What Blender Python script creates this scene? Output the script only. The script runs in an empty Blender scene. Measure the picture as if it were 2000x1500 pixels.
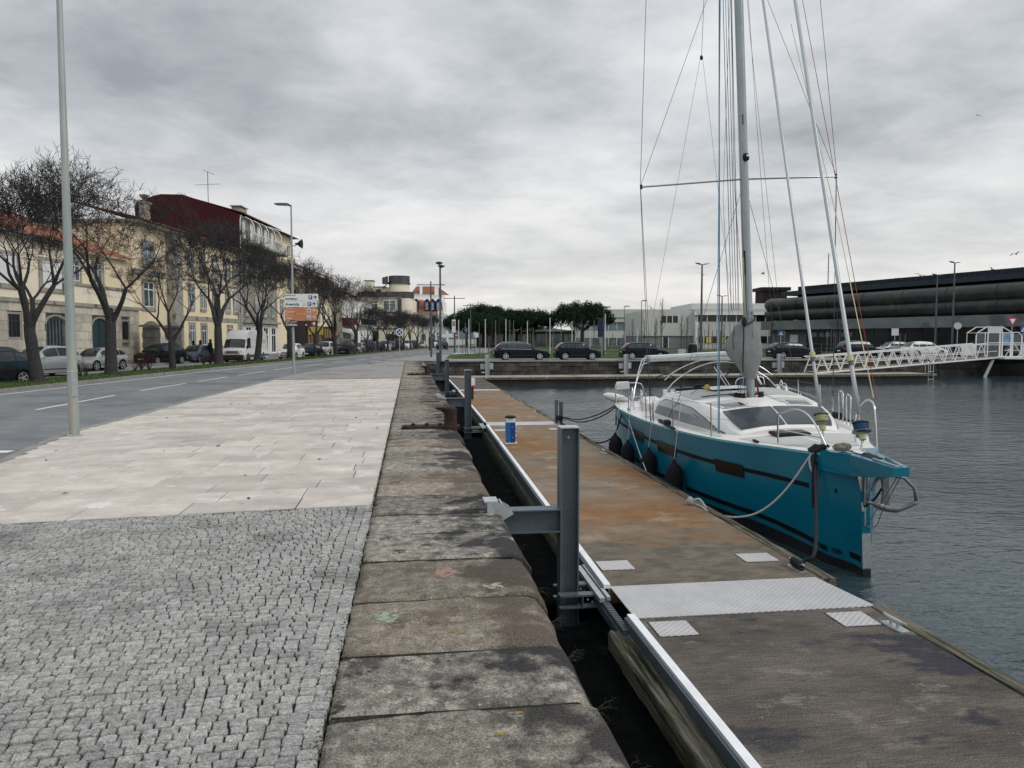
import bpy, math, random
from mathutils import Vector, Matrix, noise
R = random.Random(7)
rad = math.radians
# ------------------------------------------------------------------ camera, sky, sun, exposure
A = rad(7.55)                                   # the street runs 7.55 degrees off the quay edge
SC = bpy.context.scene
COL = SC.collection
cam_d = bpy.data.cameras.new('camera'); cam = bpy.data.objects.new('camera', cam_d); COL.objects.link(cam)
cam_d.sensor_width = 36; cam_d.lens = 27; cam_d.clip_start = .05; cam_d.clip_end = 4000
cam.location = (0, 0, 1.9)
cam.rotation_euler = (rad(90 - 3.47), 0, -A)
SC.camera = cam
w = bpy.data.worlds.new('World'); SC.world = w; w.use_nodes = True
SC.view_settings.view_transform = 'Standard'; SC.view_settings.look = 'None'
SC.view_settings.exposure = 0.18; SC.view_settings.gamma = 1; SC.view_settings.use_curve_mapping = False
SUN_EL, SUN_AZ = rad(44), rad(122)
def world_nodes():
    nt = w.node_tree; nt.nodes.clear(); N = nt.nodes.new; L = nt.links.new
    out = N('ShaderNodeOutputWorld')
    sky = N('ShaderNodeTexSky'); sky.sky_type = 'NISHITA'; sky.sun_disc = False
    sky.sun_elevation = SUN_EL; sky.sun_rotation = SUN_AZ
    b1 = N('ShaderNodeBackground'); b1.inputs[1].default_value = .07; L(sky.outputs[0], b1.inputs[0])
    tc = N('ShaderNodeTexCoord'); sp = N('ShaderNodeSeparateXYZ'); L(tc.outputs['Generated'], sp.inputs[0])
    def math_(op, a, b=None, clamp=False):
        m = N('ShaderNodeMath'); m.operation = op; m.use_clamp = clamp
        for i, v in enumerate((a, b)):
            if v is None: continue
            if isinstance(v, (int, float)): m.inputs[i].default_value = v
            else: L(v, m.inputs[i])
        return m.outputs[0]
    z = math_('MAXIMUM', sp.outputs[2], 0.0); zz = math_('ADD', z, .16)
    cx = math_('DIVIDE', sp.outputs[0], zz); cy = math_('DIVIDE', sp.outputs[1], zz)
    cv = N('ShaderNodeCombineXYZ'); L(cx, cv.inputs[0]); L(cy, cv.inputs[1])
    def noi(scale, det, dist, rough=.55, off=(0, 0, 0)):
        mp = N('ShaderNodeMapping'); mp.inputs['Location'].default_value = off; L(cv.outputs[0], mp.inputs[0])
        n = N('ShaderNodeTexNoise'); n.inputs['Scale'].default_value = scale; n.inputs['Detail'].default_value = det
        n.inputs['Distortion'].default_value = dist; n.inputs['Roughness'].default_value = rough
        L(mp.outputs[0], n.inputs[0]); return n.outputs[0]
    n1 = noi(.95, 8, .15, .56, (3.1, 1.7, 0)); n2 = noi(2.7, 9, .25, .6, (.3, 5.2, 2)); n3 = noi(.33, 3, .1, .5, (7.3, 2.2, 4))
    s = math_('ADD', math_('MULTIPLY', n1, .50), math_('ADD', math_('MULTIPLY', n2, .30), math_('MULTIPLY', n3, .35)))
    ramp = N('ShaderNodeValToRGB'); L(s, ramp.inputs[0]); e = ramp.color_ramp.elements
    e[0].position = .41; e[0].color = (.31, .335, .362, 1); e[1].position = .70; e[1].color = (.82, .825, .83, 1)
    m = e.new(.51); m.color = (.465, .49, .515, 1); m = e.new(.58); m.color = (.60, .62, .642, 1)
    # low in the sky the deck thins and the light behind it warms
    hz = N('ShaderNodeMapRange'); L(z, hz.inputs[0]); hz.inputs[1].default_value = .02; hz.inputs[2].default_value = .24
    hz.inputs[3].default_value = .62; hz.inputs[4].default_value = 0
    hz2 = math_('MULTIPLY', hz.outputs[0], math_('MULTIPLY', math_('ADD', n1, .15), 1.25))
    mx = N('ShaderNodeMixRGB'); L(hz2, mx.inputs[0]); L(ramp.outputs[0], mx.inputs[1]); mx.inputs[2].default_value = (.86, .81, .755, 1)
    up = N('ShaderNodeMapRange'); L(z, up.inputs[0]); up.inputs[1].default_value = .3; up.inputs[2].default_value = 1
    up.inputs[3].default_value = 1.0; up.inputs[4].default_value = 1.45
    b2 = N('ShaderNodeBackground'); L(mx.outputs[0], b2.inputs[0]); L(up.outputs[0], b2.inputs[1])
    ms = N('ShaderNodeMixShader'); ms.inputs[0].default_value = .94; L(b1.outputs[0], ms.inputs[1]); L(b2.outputs[0], ms.inputs[2])
    L(ms.outputs[0], out.inputs[0])
world_nodes()
sun_d = bpy.data.lights.new('sun', 'SUN'); sun_d.energy = 1.25; sun_d.angle = rad(22); sun_d.color = (1, .96, .9)
sun = bpy.data.objects.new('sun', sun_d); COL.objects.link(sun); sun.location = (0, 0, 60)
sun.rotation_euler = (rad(90) - SUN_EL, 0, math.pi - SUN_AZ)

# ------------------------------------------------------------------ helpers
def mat(name, c1, c2=None, scale=4, rough=.7, metal=0, bump=0, bscale=None, st=(1, 1, 1), rnd=0, lo=.35, hi=.65,
        c3=None, s3=1, lo3=.55, hi3=.62, emit=0, det=7, spec=.5, bst=None, dist=.02, grain=None, streak=None, extra=(), tint=None, edge=None, fade=None):
    m = bpy.data.materials.new(name); m.use_nodes = True; nt = m.node_tree; N = nt.nodes.new; L = nt.links.new
    p = nt.nodes['Principled BSDF']; p.inputs['Roughness'].default_value = rough; p.inputs['Metallic'].default_value = metal
    p.inputs['Specular IOR Level'].default_value = spec if rough < .6 else min(spec, .16)
    tc = N('ShaderNodeNewGeometry')
    def noi(scale, st, det=det):
        mp = N('ShaderNodeMapping'); mp.inputs['Scale'].default_value = st; L(tc.outputs['Position'], mp.inputs[0])
        n = N('ShaderNodeTexNoise'); n.inputs['Scale'].default_value = scale; n.inputs['Detail'].default_value = det
        n.inputs['Roughness'].default_value = .62; L(mp.outputs[0], n.inputs[0]); return n.outputs[0]
    def ramp(src, lo, hi):
        r = N('ShaderNodeMapRange'); L(src, r.inputs[0]); r.inputs[1].default_value = lo; r.inputs[2].default_value = hi
        return r.outputs[0]
    def mix(f, a, b, typ='MIX'):
        x = N('ShaderNodeMixRGB'); x.blend_type = typ
        if isinstance(f, float): x.inputs[0].default_value = f
        else: L(f, x.inputs[0])
        for i, v in ((1, a), (2, b)):
            if isinstance(v, tuple): x.inputs[i].default_value = (*v, 1)
            else: L(v, x.inputs[i])
        return x.outputs[0]
    col = c1
    if c2: col = mix(ramp(noi(scale, st), lo, hi), c1, c2)
    if c3: col = mix(ramp(noi(s3, st), lo3, hi3), col, c3)
    for sc_, lo_, hi_, c_, st_e in extra: col = mix(ramp(noi(sc_, st_e, 9), lo_, hi_), col, c_)
    if fade:                                            # one worn, less rusty end of the deck: a ragged border along y
        sy_ = N('ShaderNodeSeparateXYZ'); L(tc.outputs['Position'], sy_.inputs[0]); f1 = N('ShaderNodeMapRange'); L(sy_.outputs[1], f1.inputs[0]); f1.inputs[1].default_value = fade[0]; f1.inputs[2].default_value = fade[1]; f1.inputs[3].default_value = .2; f1.inputs[4].default_value = -.2
        f2 = N('ShaderNodeMath'); f2.operation = 'ADD'; L(f1.outputs[0], f2.inputs[0]); L(noi(1.2, (.6, 1, 1), 9), f2.inputs[1]); f3 = mix(ramp(noi(3.1, (1, 1.5, 1), 9), .38, .62), fade[2], fade[3]); col = mix(ramp(f2.outputs[0], .42, .6), col, f3)
    if edge:                                            # black lichen crust, thicker towards the wet outer edge (x from edge[0] to edge[1])
        sx_ = N('ShaderNodeSeparateXYZ'); L(tc.outputs['Position'], sx_.inputs[0]); e1 = N('ShaderNodeMapRange'); L(sx_.outputs[0], e1.inputs[0]); e1.inputs[1].default_value = edge[0]; e1.inputs[2].default_value = edge[1]; e1.inputs[3].default_value = -.14; e1.inputs[4].default_value = .13
        e2 = N('ShaderNodeMath'); e2.operation = 'ADD'; L(e1.outputs[0], e2.inputs[0]); L(noi(1.9, (1, 1, 1), 11), e2.inputs[1]); col = mix(ramp(e2.outputs[0], .50, .60), col, edge[2])
    if tint:
        o2 = N('ShaderNodeObjectInfo'); m1 = N('ShaderNodeMath'); m1.operation = 'MULTIPLY'; L(o2.outputs['Random'], m1.inputs[0]); m1.inputs[1].default_value = 7.31
        m2 = N('ShaderNodeMath'); m2.operation = 'FRACT'; L(m1.outputs[0], m2.inputs[0]); m3 = N('ShaderNodeMapRange'); L(m2.outputs[0], m3.inputs[0]); m3.inputs[1].default_value = .45; m3.inputs[4].default_value = tint[1]
        col = mix(m3.outputs[0], col, tint[0])
    for gr_, st_g in ((grain, (1, 1, 1)), (streak and streak[:2], streak and streak[2])):
      if gr_:
        g_ = N('ShaderNodeMapRange'); L(noi(gr_[0], st_g, 3), g_.inputs[0]); g_.inputs[1].default_value = .34; g_.inputs[2].default_value = .66; g_.inputs[3].default_value = 1 - gr_[1]; g_.inputs[4].default_value = 1 + gr_[1]
        gc = N('ShaderNodeCombineColor')
        for i in range(3): L(g_.outputs[0], gc.inputs[i])
        col = mix(1.0, col, gc.outputs[0], 'MULTIPLY')
    if rnd:
        oi = N('ShaderNodeObjectInfo'); at = N('ShaderNodeAttribute'); at.attribute_name = 'rnd'
        ad = N('ShaderNodeMath'); ad.operation = 'ADD'; L(oi.outputs['Random'], ad.inputs[0]); L(at.outputs['Fac'], ad.inputs[1])
        fr = N('ShaderNodeMath'); fr.operation = 'FRACT'; L(ad.outputs[0], fr.inputs[0])
        mr = N('ShaderNodeMapRange'); L(fr.outputs[0], mr.inputs[0]); mr.inputs[3].default_value = 1 - rnd; mr.inputs[4].default_value = 1 + rnd
        cb = N('ShaderNodeCombineColor')
        for i in range(3): L(mr.outputs[0], cb.inputs[i])
        col = mix(1.0, col, cb.outputs[0], 'MULTIPLY')
    if isinstance(col, tuple): p.inputs['Base Color'].default_value = (*col, 1)
    else: L(col, p.inputs['Base Color'])
    if bump:
        b = N('ShaderNodeBump'); b.inputs['Strength'].default_value = bump; b.inputs['Distance'].default_value = dist
        L(noi(bscale or scale * 3, bst or st, 5), b.inputs['Height']); L(b.outputs[0], p.inputs['Normal'])
    if emit:
        p.inputs['Emission Strength'].default_value = emit; p.inputs['Emission Color'].default_value = (*c1, 1)
    return m

class MB:
    def __init__(s): s.v = []; s.f = []; s.m = []; s.r = []; s.cm = 0; s.cr = 0.0
    def vert(s, p): s.v.append(tuple(p)); return len(s.v) - 1
    def face(s, ids): s.f.append(tuple(ids)); s.m.append(s.cm); s.r.append(s.cr)
    def poly(s, pts): b = len(s.v); s.v += [tuple(p) for p in pts]; s.face(range(b, b + len(pts)))
    def box(s, x0, y0, z0, x1, y1, z1):
        b = len(s.v)
        s.v += [(x0, y0, z0), (x1, y0, z0), (x1, y1, z0), (x0, y1, z0), (x0, y0, z1), (x1, y0, z1), (x1, y1, z1), (x0, y1, z1)]
        for f in ((3, 2, 1, 0), (4, 5, 6, 7), (0, 1, 5, 4), (1, 2, 6, 5), (2, 3, 7, 6), (3, 0, 4, 7)): s.face([b + i for i in f])
        return s
    def prism(s, pts, lo, hi, axis=2):               # polygon in two axes, extruded along the third
        def P(p, h):
            return (p[0], p[1], h) if axis == 2 else ((p[0], h, p[1]) if axis == 1 else (h, p[0], p[1]))
        b = len(s.v); n = len(pts)
        s.v += [P(p, lo) for p in pts] + [P(p, hi) for p in pts]
        s.face([b + i for i in range(n)][::-1]); s.face([b + n + i for i in range(n)])
        for i in range(n): j = (i + 1) % n; s.face((b + i, b + j, b + n + j, b + n + i))
        return s
    def tube(s, pts, r, n=6, cap=True):              # r: number or list
        pts = [Vector(p) for p in pts]; k = len(pts); rr = r if isinstance(r, (list, tuple)) else [r] * k
        b = len(s.v); up = None
        for i, p in enumerate(pts):
            d = (pts[min(i + 1, k - 1)] - pts[max(i - 1, 0)])
            if d.length < 1e-9: d = Vector((0, 0, 1))
            d.normalize()
            if up is None: up = d.orthogonal().normalized()
            else:
                up = (up - d * up.dot(d))
                up = up.normalized() if up.length > 1e-6 else d.orthogonal().normalized()
            sd = d.cross(up)
            for j in range(n):
                a = 2 * math.pi * j / n
                s.v.append(tuple(p + (up * math.cos(a) + sd * math.sin(a)) * rr[i]))
        for i in range(k - 1):
            for j in range(n):
                j2 = (j + 1) % n
                s.face((b + i * n + j, b + i * n + j2, b + (i + 1) * n + j2, b + (i + 1) * n + j))
        if cap and n > 2:
            s.face([b + j for j in range(n)][::-1]); s.face([b + (k - 1) * n + j for j in range(n)])
        return s
    def lathe(s, prof, n=12, c=(0, 0, 0), axis=2):    # prof: (radius, height)
        b = len(s.v); c = Vector(c)
        for r, h in prof:
            for j in range(n):
                a = 2 * math.pi * j / n; q = (r * math.cos(a), r * math.sin(a))
                p = (q[0], q[1], h) if axis == 2 else ((q[0], h, q[1]) if axis == 1 else (h, q[0], q[1]))
                s.v.append(tuple(c + Vector(p)))
        for i in range(len(prof) - 1):
            for j in range(n):
                j2 = (j + 1) % n; q = (b + i * n + j, b + i * n + j2, b + (i + 1) * n + j2, b + (i + 1) * n + j)
                s.face(q if axis != 1 else q[::-1])
        s.face([b + j for j in range(n)][::-1]); s.face([b + (len(prof) - 1) * n + j for j in range(n)])
        return s
    def grid(s, rows, close=False):                  # rows of points
        b = len(s.v); n = len(rows[0])
        for r in rows: s.v += [tuple(p) for p in r]
        for i in range(len(rows) - 1):
            for j in range(n if close else n - 1):
                j2 = (j + 1) % n; s.face((b + i * n + j, b + i * n + j2, b + (i + 1) * n + j2, b + (i + 1) * n + j))
        return s
    def mesh(s, name, mats, smooth=False):
        me = bpy.data.meshes.new(name); me.from_pydata(s.v, [], s.f)
        for m in (mats if isinstance(mats, (list, tuple)) else [mats]): me.materials.append(m)
        if any(s.m): me.polygons.foreach_set('material_index', s.m)
        if any(s.r):
            a = me.attributes.new('rnd', 'FLOAT', 'FACE'); a.data.foreach_set('value', s.r)
        if smooth: me.shade_smooth() if smooth is True else me.shade_smooth()
        me.update()
        return me
    def build(s, name, mats, parent=None, smooth=False, auto=None):
        return link(name, s.mesh(name, mats, smooth), parent)
def link(name, me, parent=None, loc=None, rot=None, sc=None):
    o = bpy.data.objects.new(name, me); COL.objects.link(o)
    if parent: o.parent = parent
    if loc is not None: o.location = loc
    if rot is not None: o.rotation_euler = rot
    if sc is not None: o.scale = sc
    return o
def smooth_angle(o, deg=35):                          # keep hard edges hard on a smooth mesh
    me = o.data; me.shade_smooth()
    try: me.set_sharp_from_angle(angle=rad(deg))
    except Exception: pass
    return o
def tag(o, label, cat, group=None, kind=None):
    o['label'] = label; o['category'] = cat
    if group: o['group'] = group
    if kind: o['kind'] = kind
    return o
def thing(name, label, cat, loc=(0, 0, 0), rz=0, group=None):
    o = bpy.data.objects.new(name, None); COL.objects.link(o); o.empty_display_size = .1
    o.location = loc; o.rotation_euler = (0, 0, rz); return tag(o, label, cat, group)
def struct(name, mb, m, parent=None):
    o = mb.build(name, m, parent)
    if not parent: o['kind'] = 'structure'
    return o
KIDS = {}
def kids(o): return [c for c in bpy.data.objects if c.parent == o]
def dup(root, loc, rz, label, group=None, tree=None):
    r = root.copy(); COL.objects.link(r); r.location = loc; r.rotation_euler = (root.rotation_euler[0], root.rotation_euler[1], rz); r['label'] = label
    if group: r['group'] = group
    for ch, sub in (tree if tree is not None else [(c, kids(c)) for c in kids(root)]):
        c = ch.copy(); COL.objects.link(c); c.parent = r
        for g in sub: d = g.copy(); COL.objects.link(d); d.parent = c
    return r
def SF(u, d, z=0): return Vector((u * math.cos(A) + d * math.sin(A), -u * math.sin(A) + d * math.cos(A), z))
def smooth_pts(pts, k=6):
    pts = [Vector(p) for p in pts]; out = []
    for i in range(len(pts) - 1):
        p0, p1, p2, p3 = pts[max(0, i - 1)], pts[i], pts[i + 1], pts[min(len(pts) - 1, i + 2)]
        for q in range(k):
            t = q / k; out.append(.5 * ((2 * p1) + (p2 - p0) * t + (2 * p0 - 5 * p1 + 4 * p2 - p3) * t ** 2 + (3 * p1 - p0 - 3 * p2 + p3) * t ** 3))
    return out + [pts[-1]]
def lerp(a, b, t): return a + (b - a) * t
def interp(x, tab):
    if x <= tab[0][0]: return tab[0][1]
    for (x0, y0), (x1, y1) in zip(tab, tab[1:]):
        if x <= x1: return y0 + (y1 - y0) * (x - x0) / (x1 - x0)
    return tab[-1][1]
def sstep(x, tab):                                    # smooth interpolation
    if x <= tab[0][0]: return tab[0][1]
    for (x0, y0), (x1, y1) in zip(tab, tab[1:]):
        if x <= x1:
            t = (x - x0) / (x1 - x0); t = t * t * (3 - 2 * t) * .5 + t * .5; return y0 + (y1 - y0) * t
    return tab[-1][1]
def text_mesh(txt, size, m, loc, rot, parent, name='lettering', ext=.001, align='LEFT', sx=1.0, bold=0.0):
    cu = bpy.data.curves.new(name, 'FONT'); cu.body = txt; cu.size = size; cu.extrude = ext; cu.align_x = align; cu.offset = bold
    cu.resolution_u = 3
    t = bpy.data.objects.new(name, cu); COL.objects.link(t)
    dg = bpy.context.evaluated_depsgraph_get(); me = bpy.data.meshes.new_from_object(t.evaluated_get(dg))
    bpy.data.objects.remove(t); me.materials.clear(); me.materials.append(m)
    o = link(name, me, parent, loc, rot); o.scale = (sx, 1, 1); return o

# ------------------------------------------------------------------ materials
asphalt = mat('asphalt', (.165, .178, .188), (.215, .226, .235), 1.2, .9, bump=.35, bscale=60, c3=(.135, .148, .158), s3=.25, lo3=.5, hi3=.62)
asph2 = mat('worn paving', (.23, .225, .215), (.32, .31, .295), 1.5, .9, bump=.4, bscale=45, c3=(.2, .2, .195), s3=.3)
park_m = mat('parking asphalt', (.2, .205, .21), (.27, .27, .265), .8, .9, bump=.3, bscale=40)
line_m = mat('road paint', (.72, .72, .70), (.5, .5, .5), 9, .7, lo=.5, hi=.75)
soil_m = mat('verge soil and grass', (.045, .065, .028), (.10, .085, .055), 2.5, .95, bump=.8, bscale=25, c3=(.035, .07, .02), s3=1.1)
grass_m = mat('lawn', (.035, .07, .025), (.06, .095, .034), 1.1, .95, bump=.7, bscale=22, c3=(.11, .12, .06), s3=.35)
kerb_m = mat('kerb stone', (.30, .285, .265), (.22, .215, .205), 3, .85, bump=.3, rnd=.08)
slab_m = mat('pinkish granite slab', (.45, .405, .365), (.575, .53, .49), 2.2, .82, bump=.16, bscale=90, rnd=.13, extra=[(.45, .5, .72, (.40, .375, .35), (1, 1, 1)), (7, .62, .68, (.34, .31, .28), (1, 1, 1)), (1.9, .60, .66, (.62, .60, .56), (1, 1, 1))], c3=(.40, .355, .32), s3=.9, lo3=.53, hi3=.8, grain=(75, .14))
slabbed_m = mat('slab joint sand', (.16, .15, .14), (.05, .048, .045), 1.7, .95, lo=.42, hi=.6)
cob_m = mat('grey granite cobble', (.25, .25, .243), (.42, .417, .40), 30, .85, bump=.5, bscale=120, rnd=.17, lo=.38, hi=.62, c3=(.15, .15, .145), s3=1.1, lo3=.5, hi3=.74, grain=(105, .42))
joint_m = mat('dark joint sand', (.014, .015, .015), (.035, .035, .03), 6, .95, bump=.6, bscale=60, c3=(.035, .05, .022), s3=2.2)
cope_m = mat('weathered granite coping', (.135, .128, .112), (.30, .28, .24), 11, .9, bump=1, bscale=48, rnd=.24, lo=.38, hi=.62,
             c3=(.080, .076, .07), s3=1.5, lo3=.54, hi3=.64, dist=.012, det=12, grain=(85, .5), edge=(.0, .75, (.040, .039, .042)), tint=((.27, .21, .15), .42),
             extra=[(5.5, .58, .63, (.34, .32, .275), (1, 1, 1)), (19, .64, .68, (.42, .40, .36), (1, 1, 1)), (3.1, .60, .65, (.055, .05, .045), (1, 1, 1)), (34, .62, .67, (.03, .03, .03), (1, 1, 1))])
moss_m = mat('moss', (.035, .055, .015), (.07, .08, .03), 18, .95)
wallstone_m = mat('dark wet quay stone', (.045, .042, .038), (.115, .105, .09), 1.6, .85, bump=.7, bscale=9, rnd=.28, c3=(.035, .037, .036), s3=.6, lo3=.45, hi3=.6)
wallback_m = mat('quay wall joints', (.02, .022, .024), (.04, .04, .038), 2, .95)
dockdark_m = mat('damp grey brushed concrete deck', (.072, .065, .059), (.128, .112, .096), 1.6, .85, bump=.5, bscale=14, st=(.8, 1.3, 1), bst=(.5, 9, 1), det=12, dist=.012, grain=(70, .42), streak=(26, .30, (.22, 4, 1)),
                 extra=[(1.1, .52, .64, (.128, .112, .098), (1, 1.3, 1)), (2.6, .60, .66, (.165, .148, .13), (1, 1, 1)), (.8, .56, .62, (.042, .042, .05), (1, 1.6, 1)), (30, .66, .7, (.3, .29, .27), (1, 1, 1))])
dockbrown_m = mat('rust-stained brushed concrete deck', (.165, .138, .108), (.25, .212, .165), 1.1, .85, bump=.4, bscale=14, st=(1, 1.5, 1), bst=(.5, 9, 1), det=12, dist=.01, grain=(70, .32), streak=(26, .26, (.22, 4, 1)),
                  fade=(9.0, 11.8, (.175, .148, .115), (.105, .09, .075)),
                  extra=[(.38, .42, .62, (.215, .115, .052), (1, .7, 1)), (1.3, .52, .70, (.275, .155, .072), (1, 2.2, 1)), (1.1, .56, .70, (.31, .26, .195), (1, 1, 1)), (1.7, .60, .78, (.10, .078, .06), (1, 2.5, 1))])
dockside_m = mat('wet concrete float', (.022, .025, .026), (.05, .052, .048), 2, .7, bump=.4)
timber_m = mat('weathered timber', (.105, .098, .07), (.235, .218, .175), 5, .85, bump=1, bscale=14, st=(5, .35, 5), c3=(.032, .036, .022), s3=2.4, lo3=.47, hi3=.6, dist=.03)
cheq_m = None
alu_m = mat('white aluminium rail', (.84, .85, .86), (.72, .74, .76), 5, .4, .0)
steel_m = mat('blue-grey painted steel', (.078, .108, .135), (.11, .14, .165), 3, .45, .2, bump=.05, c3=(.085, .10, .115), s3=6)
galv_m = mat('galvanised steel', (.40, .44, .45), (.52, .555, .56), 8, .42, .55)
galvp_m = mat('galvanised pole', (.27, .315, .31), (.36, .40, .385), 2.2, .5, .3, st=(3, 3, .4), c3=(.40, .37, .30), s3=.9, lo3=.6, hi3=.75)
darkpole_m = mat('dark grey pole', (.07, .085, .095), (.1, .115, .125), 4, .5, .3)
rust_m = mat('rusty cast iron', (.028, .019, .019), (.06, .036, .031), 8, .75, .1, bump=.5)
stain_m = mat('stainless steel', (.62, .64, .66), None, rough=.16, metal=1)
wire_m = mat('steel wire', (.075, .08, .085), None, rough=.4, metal=.5)
white_m = mat('white gelcoat', (.78, .765, .735), (.70, .69, .67), 2, .28)
deck_m = mat('pale grey non-slip deck', (.50, .51, .485), (.45, .46, .44), 30, .75, bump=.15, bscale=200)
teal_m = mat('teal hull paint', (.003, .132, .210), (.004, .158, .246), .7, .2, c3=(.003, .128, .20), s3=.5, spec=.35)
antif_m = mat('black antifouling', (.008, .010, .014), None, rough=.45)
blackp_m = mat('black paint', (.006, .007, .010), None, rough=.5, spec=.2)
blackr_m = mat('black rubber', (.012, .013, .016), (.02, .021, .024), 20, .65)
cover_m = mat('grey canvas sail cover', (.19, .20, .20), (.24, .25, .25), 3, .85, bump=.55, bscale=5, st=(1.5, 1.5, .6), dist=.05)
glassd_m = mat('dark tinted glass', (.012, .018, .024), None, rough=.12, spec=.45)
glasssm_m = mat('smoky acrylic window', (.19, .225, .24), (.23, .265, .28), 1, .12, spec=.5)
glassh_m = mat('house window glass', (.055, .085, .10), (.17, .22, .235), .9, .08, spec=.8, rnd=.5)
mast_m = mat('anodised mast', (.30, .34, .36), (.35, .39, .41), 2, .32, .6)
furl_m = mat('pale furler foil', (.40, .44, .46), None, rough=.35, metal=.2)
rope_w = mat('white rope', (.62, .62, .60), (.35, .36, .37), 90, .8, bump=.4, bscale=180)
rope_k = mat('black rope', (.014, .015, .02), (.03, .03, .035), 90, .8)
rope_b = mat('blue rope', (.05, .17, .33), None, rough=.7)
rope_r = mat('dark red rope', (.26, .045, .045), None, rough=.7)
rope_y = mat('pale yellow rope', (.55, .52, .27), None, rough=.7)
olive_m = mat('pale olive plastic', (.40, .42, .22), None, rough=.4)
bark_m = mat('dark bark', (.030, .029, .032), (.065, .062, .062), 9, .95, bump=.8, bscale=18, st=(2, 2, 1), c3=(.11, .11, .105), s3=4, lo3=.66, hi3=.72)
twig_m = mat('bare twigs', (.042, .039, .040), None, rough=.95)
redleaf_m = mat('dark red shrub leaves', (.07, .012, .018), (.035, .012, .014), 20, .8, rnd=.4)
pine_m = mat('pine needles', (.008, .022, .014), (.018, .038, .018), .5, .95, rnd=.45)
stonew_m = mat('beige ashlar block', (.46, .42, .345), (.60, .555, .465), 1.3, .85, bump=.3, bscale=10, rnd=.16, c3=(.30, .285, .25), s3=.5, lo3=.52, hi3=.7)
trim_m = mat('grey granite trim', (.29, .275, .24), (.38, .36, .315), 2.5, .85, c3=(.12, .12, .11), s3=.8)
cream_m = mat('cream render', (.80, .72, .56), (.84, .77, .63), .5, .9, c3=(.68, .62, .50), s3=.35, lo3=.56, hi3=.72)
yellow_m = mat('yellow render', (.78, .66, .44), (.82, .72, .52), .35, .9, c3=(.64, .55, .40), s3=.3, lo3=.55, hi3=.7)
maroon_m = mat('maroon sheet cladding', (.040, .006, .010), (.052, .008, .013), .4, .6)
tile_m = mat('orange roof tiles', (.31, .125, .07), (.21, .095, .065), 2.5, .85, bump=.5, bscale=7, c3=(.17, .11, .09), s3=.6, lo3=.5, hi3=.66, rnd=.12)
whitewall_m = mat('white render', (.84, .84, .82), (.78, .78, .76), .4, .9)
offwhite_m = mat('off-white modern wall', (.56, .57, .55), (.51, .52, .505), .15, .85)
greyw_m = mat('grey wall', (.20, .215, .23), (.24, .255, .265), .3, .85)
shutter_m = mat('closed white blind', (.72, .74, .74), None, rough=.6)
frame_m = mat('white window frame', (.78, .80, .80), None, rough=.45)
tealdoor_m = mat('dark teal door', (.012, .04, .052), None, rough=.5)
conc_m = mat('board-marked concrete', (.13, .148, .155), (.18, .196, .20), .4, .85, st=(1, 1, 2), bump=.2, c3=(.09, .105, .112), s3=.25)
pipe_m = mat('dark weathered pipe', (.013, .016, .018), (.034, .038, .04), .8, .42, .2, st=(.6, 1, 1), c3=(.065, .058, .04), s3=.5, lo3=.55, hi3=.72)
roofdk_m = mat('dark slate-blue roof edge', (.022, .032, .044), (.035, .046, .058), 1, .6)
wallshadow_m = mat('dark wall and shadow strip', (.008, .010, .014), None, rough=.9)
brownblk_m = mat('dark brown box', (.022, .017, .018), None, rough=.8)
stake_m = mat('wooden stake', (.15, .125, .10), (.21, .18, .15), 3, .9, rnd=.25)
polew_m = mat('white pole', (.62, .64, .64), None, rough=.5)
hill_m = mat('distant wooded hill', (.055, .085, .11), (.075, .105, .125), .02, 1)
def flat(name, c, rough=.5, **k): return mat(name, c, None, rough=rough, **k)
sign_white, sign_black = flat('sign white', (.74, .76, .77)), flat('sign black', (.012, .013, .016))
sign_orange, sign_brown, sign_blue = flat('sign terracotta', (.52, .20, .095)), flat('sign dark brown', (.045, .010, .014)), flat('sign blue', (.01, .06, .22))
sign_red = flat('sign red', (.45, .02, .02)); sign_grey = flat('sign grey white', (.55, .56, .57)); sign_yel = flat('poster yellow', (.62, .55, .05))
sign_pk = flat('sign pale pink', (.75, .55, .47))
tyre_m = flat('tyre', (.012, .012, .014), .85); rim_m = mat('alloy rim', (.5, .52, .53), None, rough=.3, metal=.7)
lamp_m = mat('clear headlight', (.62, .66, .68), None, rough=.08, spec=.9); tail_m = flat('red tail light', (.33, .015, .015), .2)
cglass_m = mat('car window glass', (.010, .014, .018), (.04, .055, .06), 1.2, .08, spec=.45)
plate_m = flat('number plate', (.62, .63, .62)); trimk_m = flat('black car trim', (.015, .016, .018), .5)
chrome_m = mat('chrome', (.7, .71, .72), None, rough=.1, metal=1)
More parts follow.
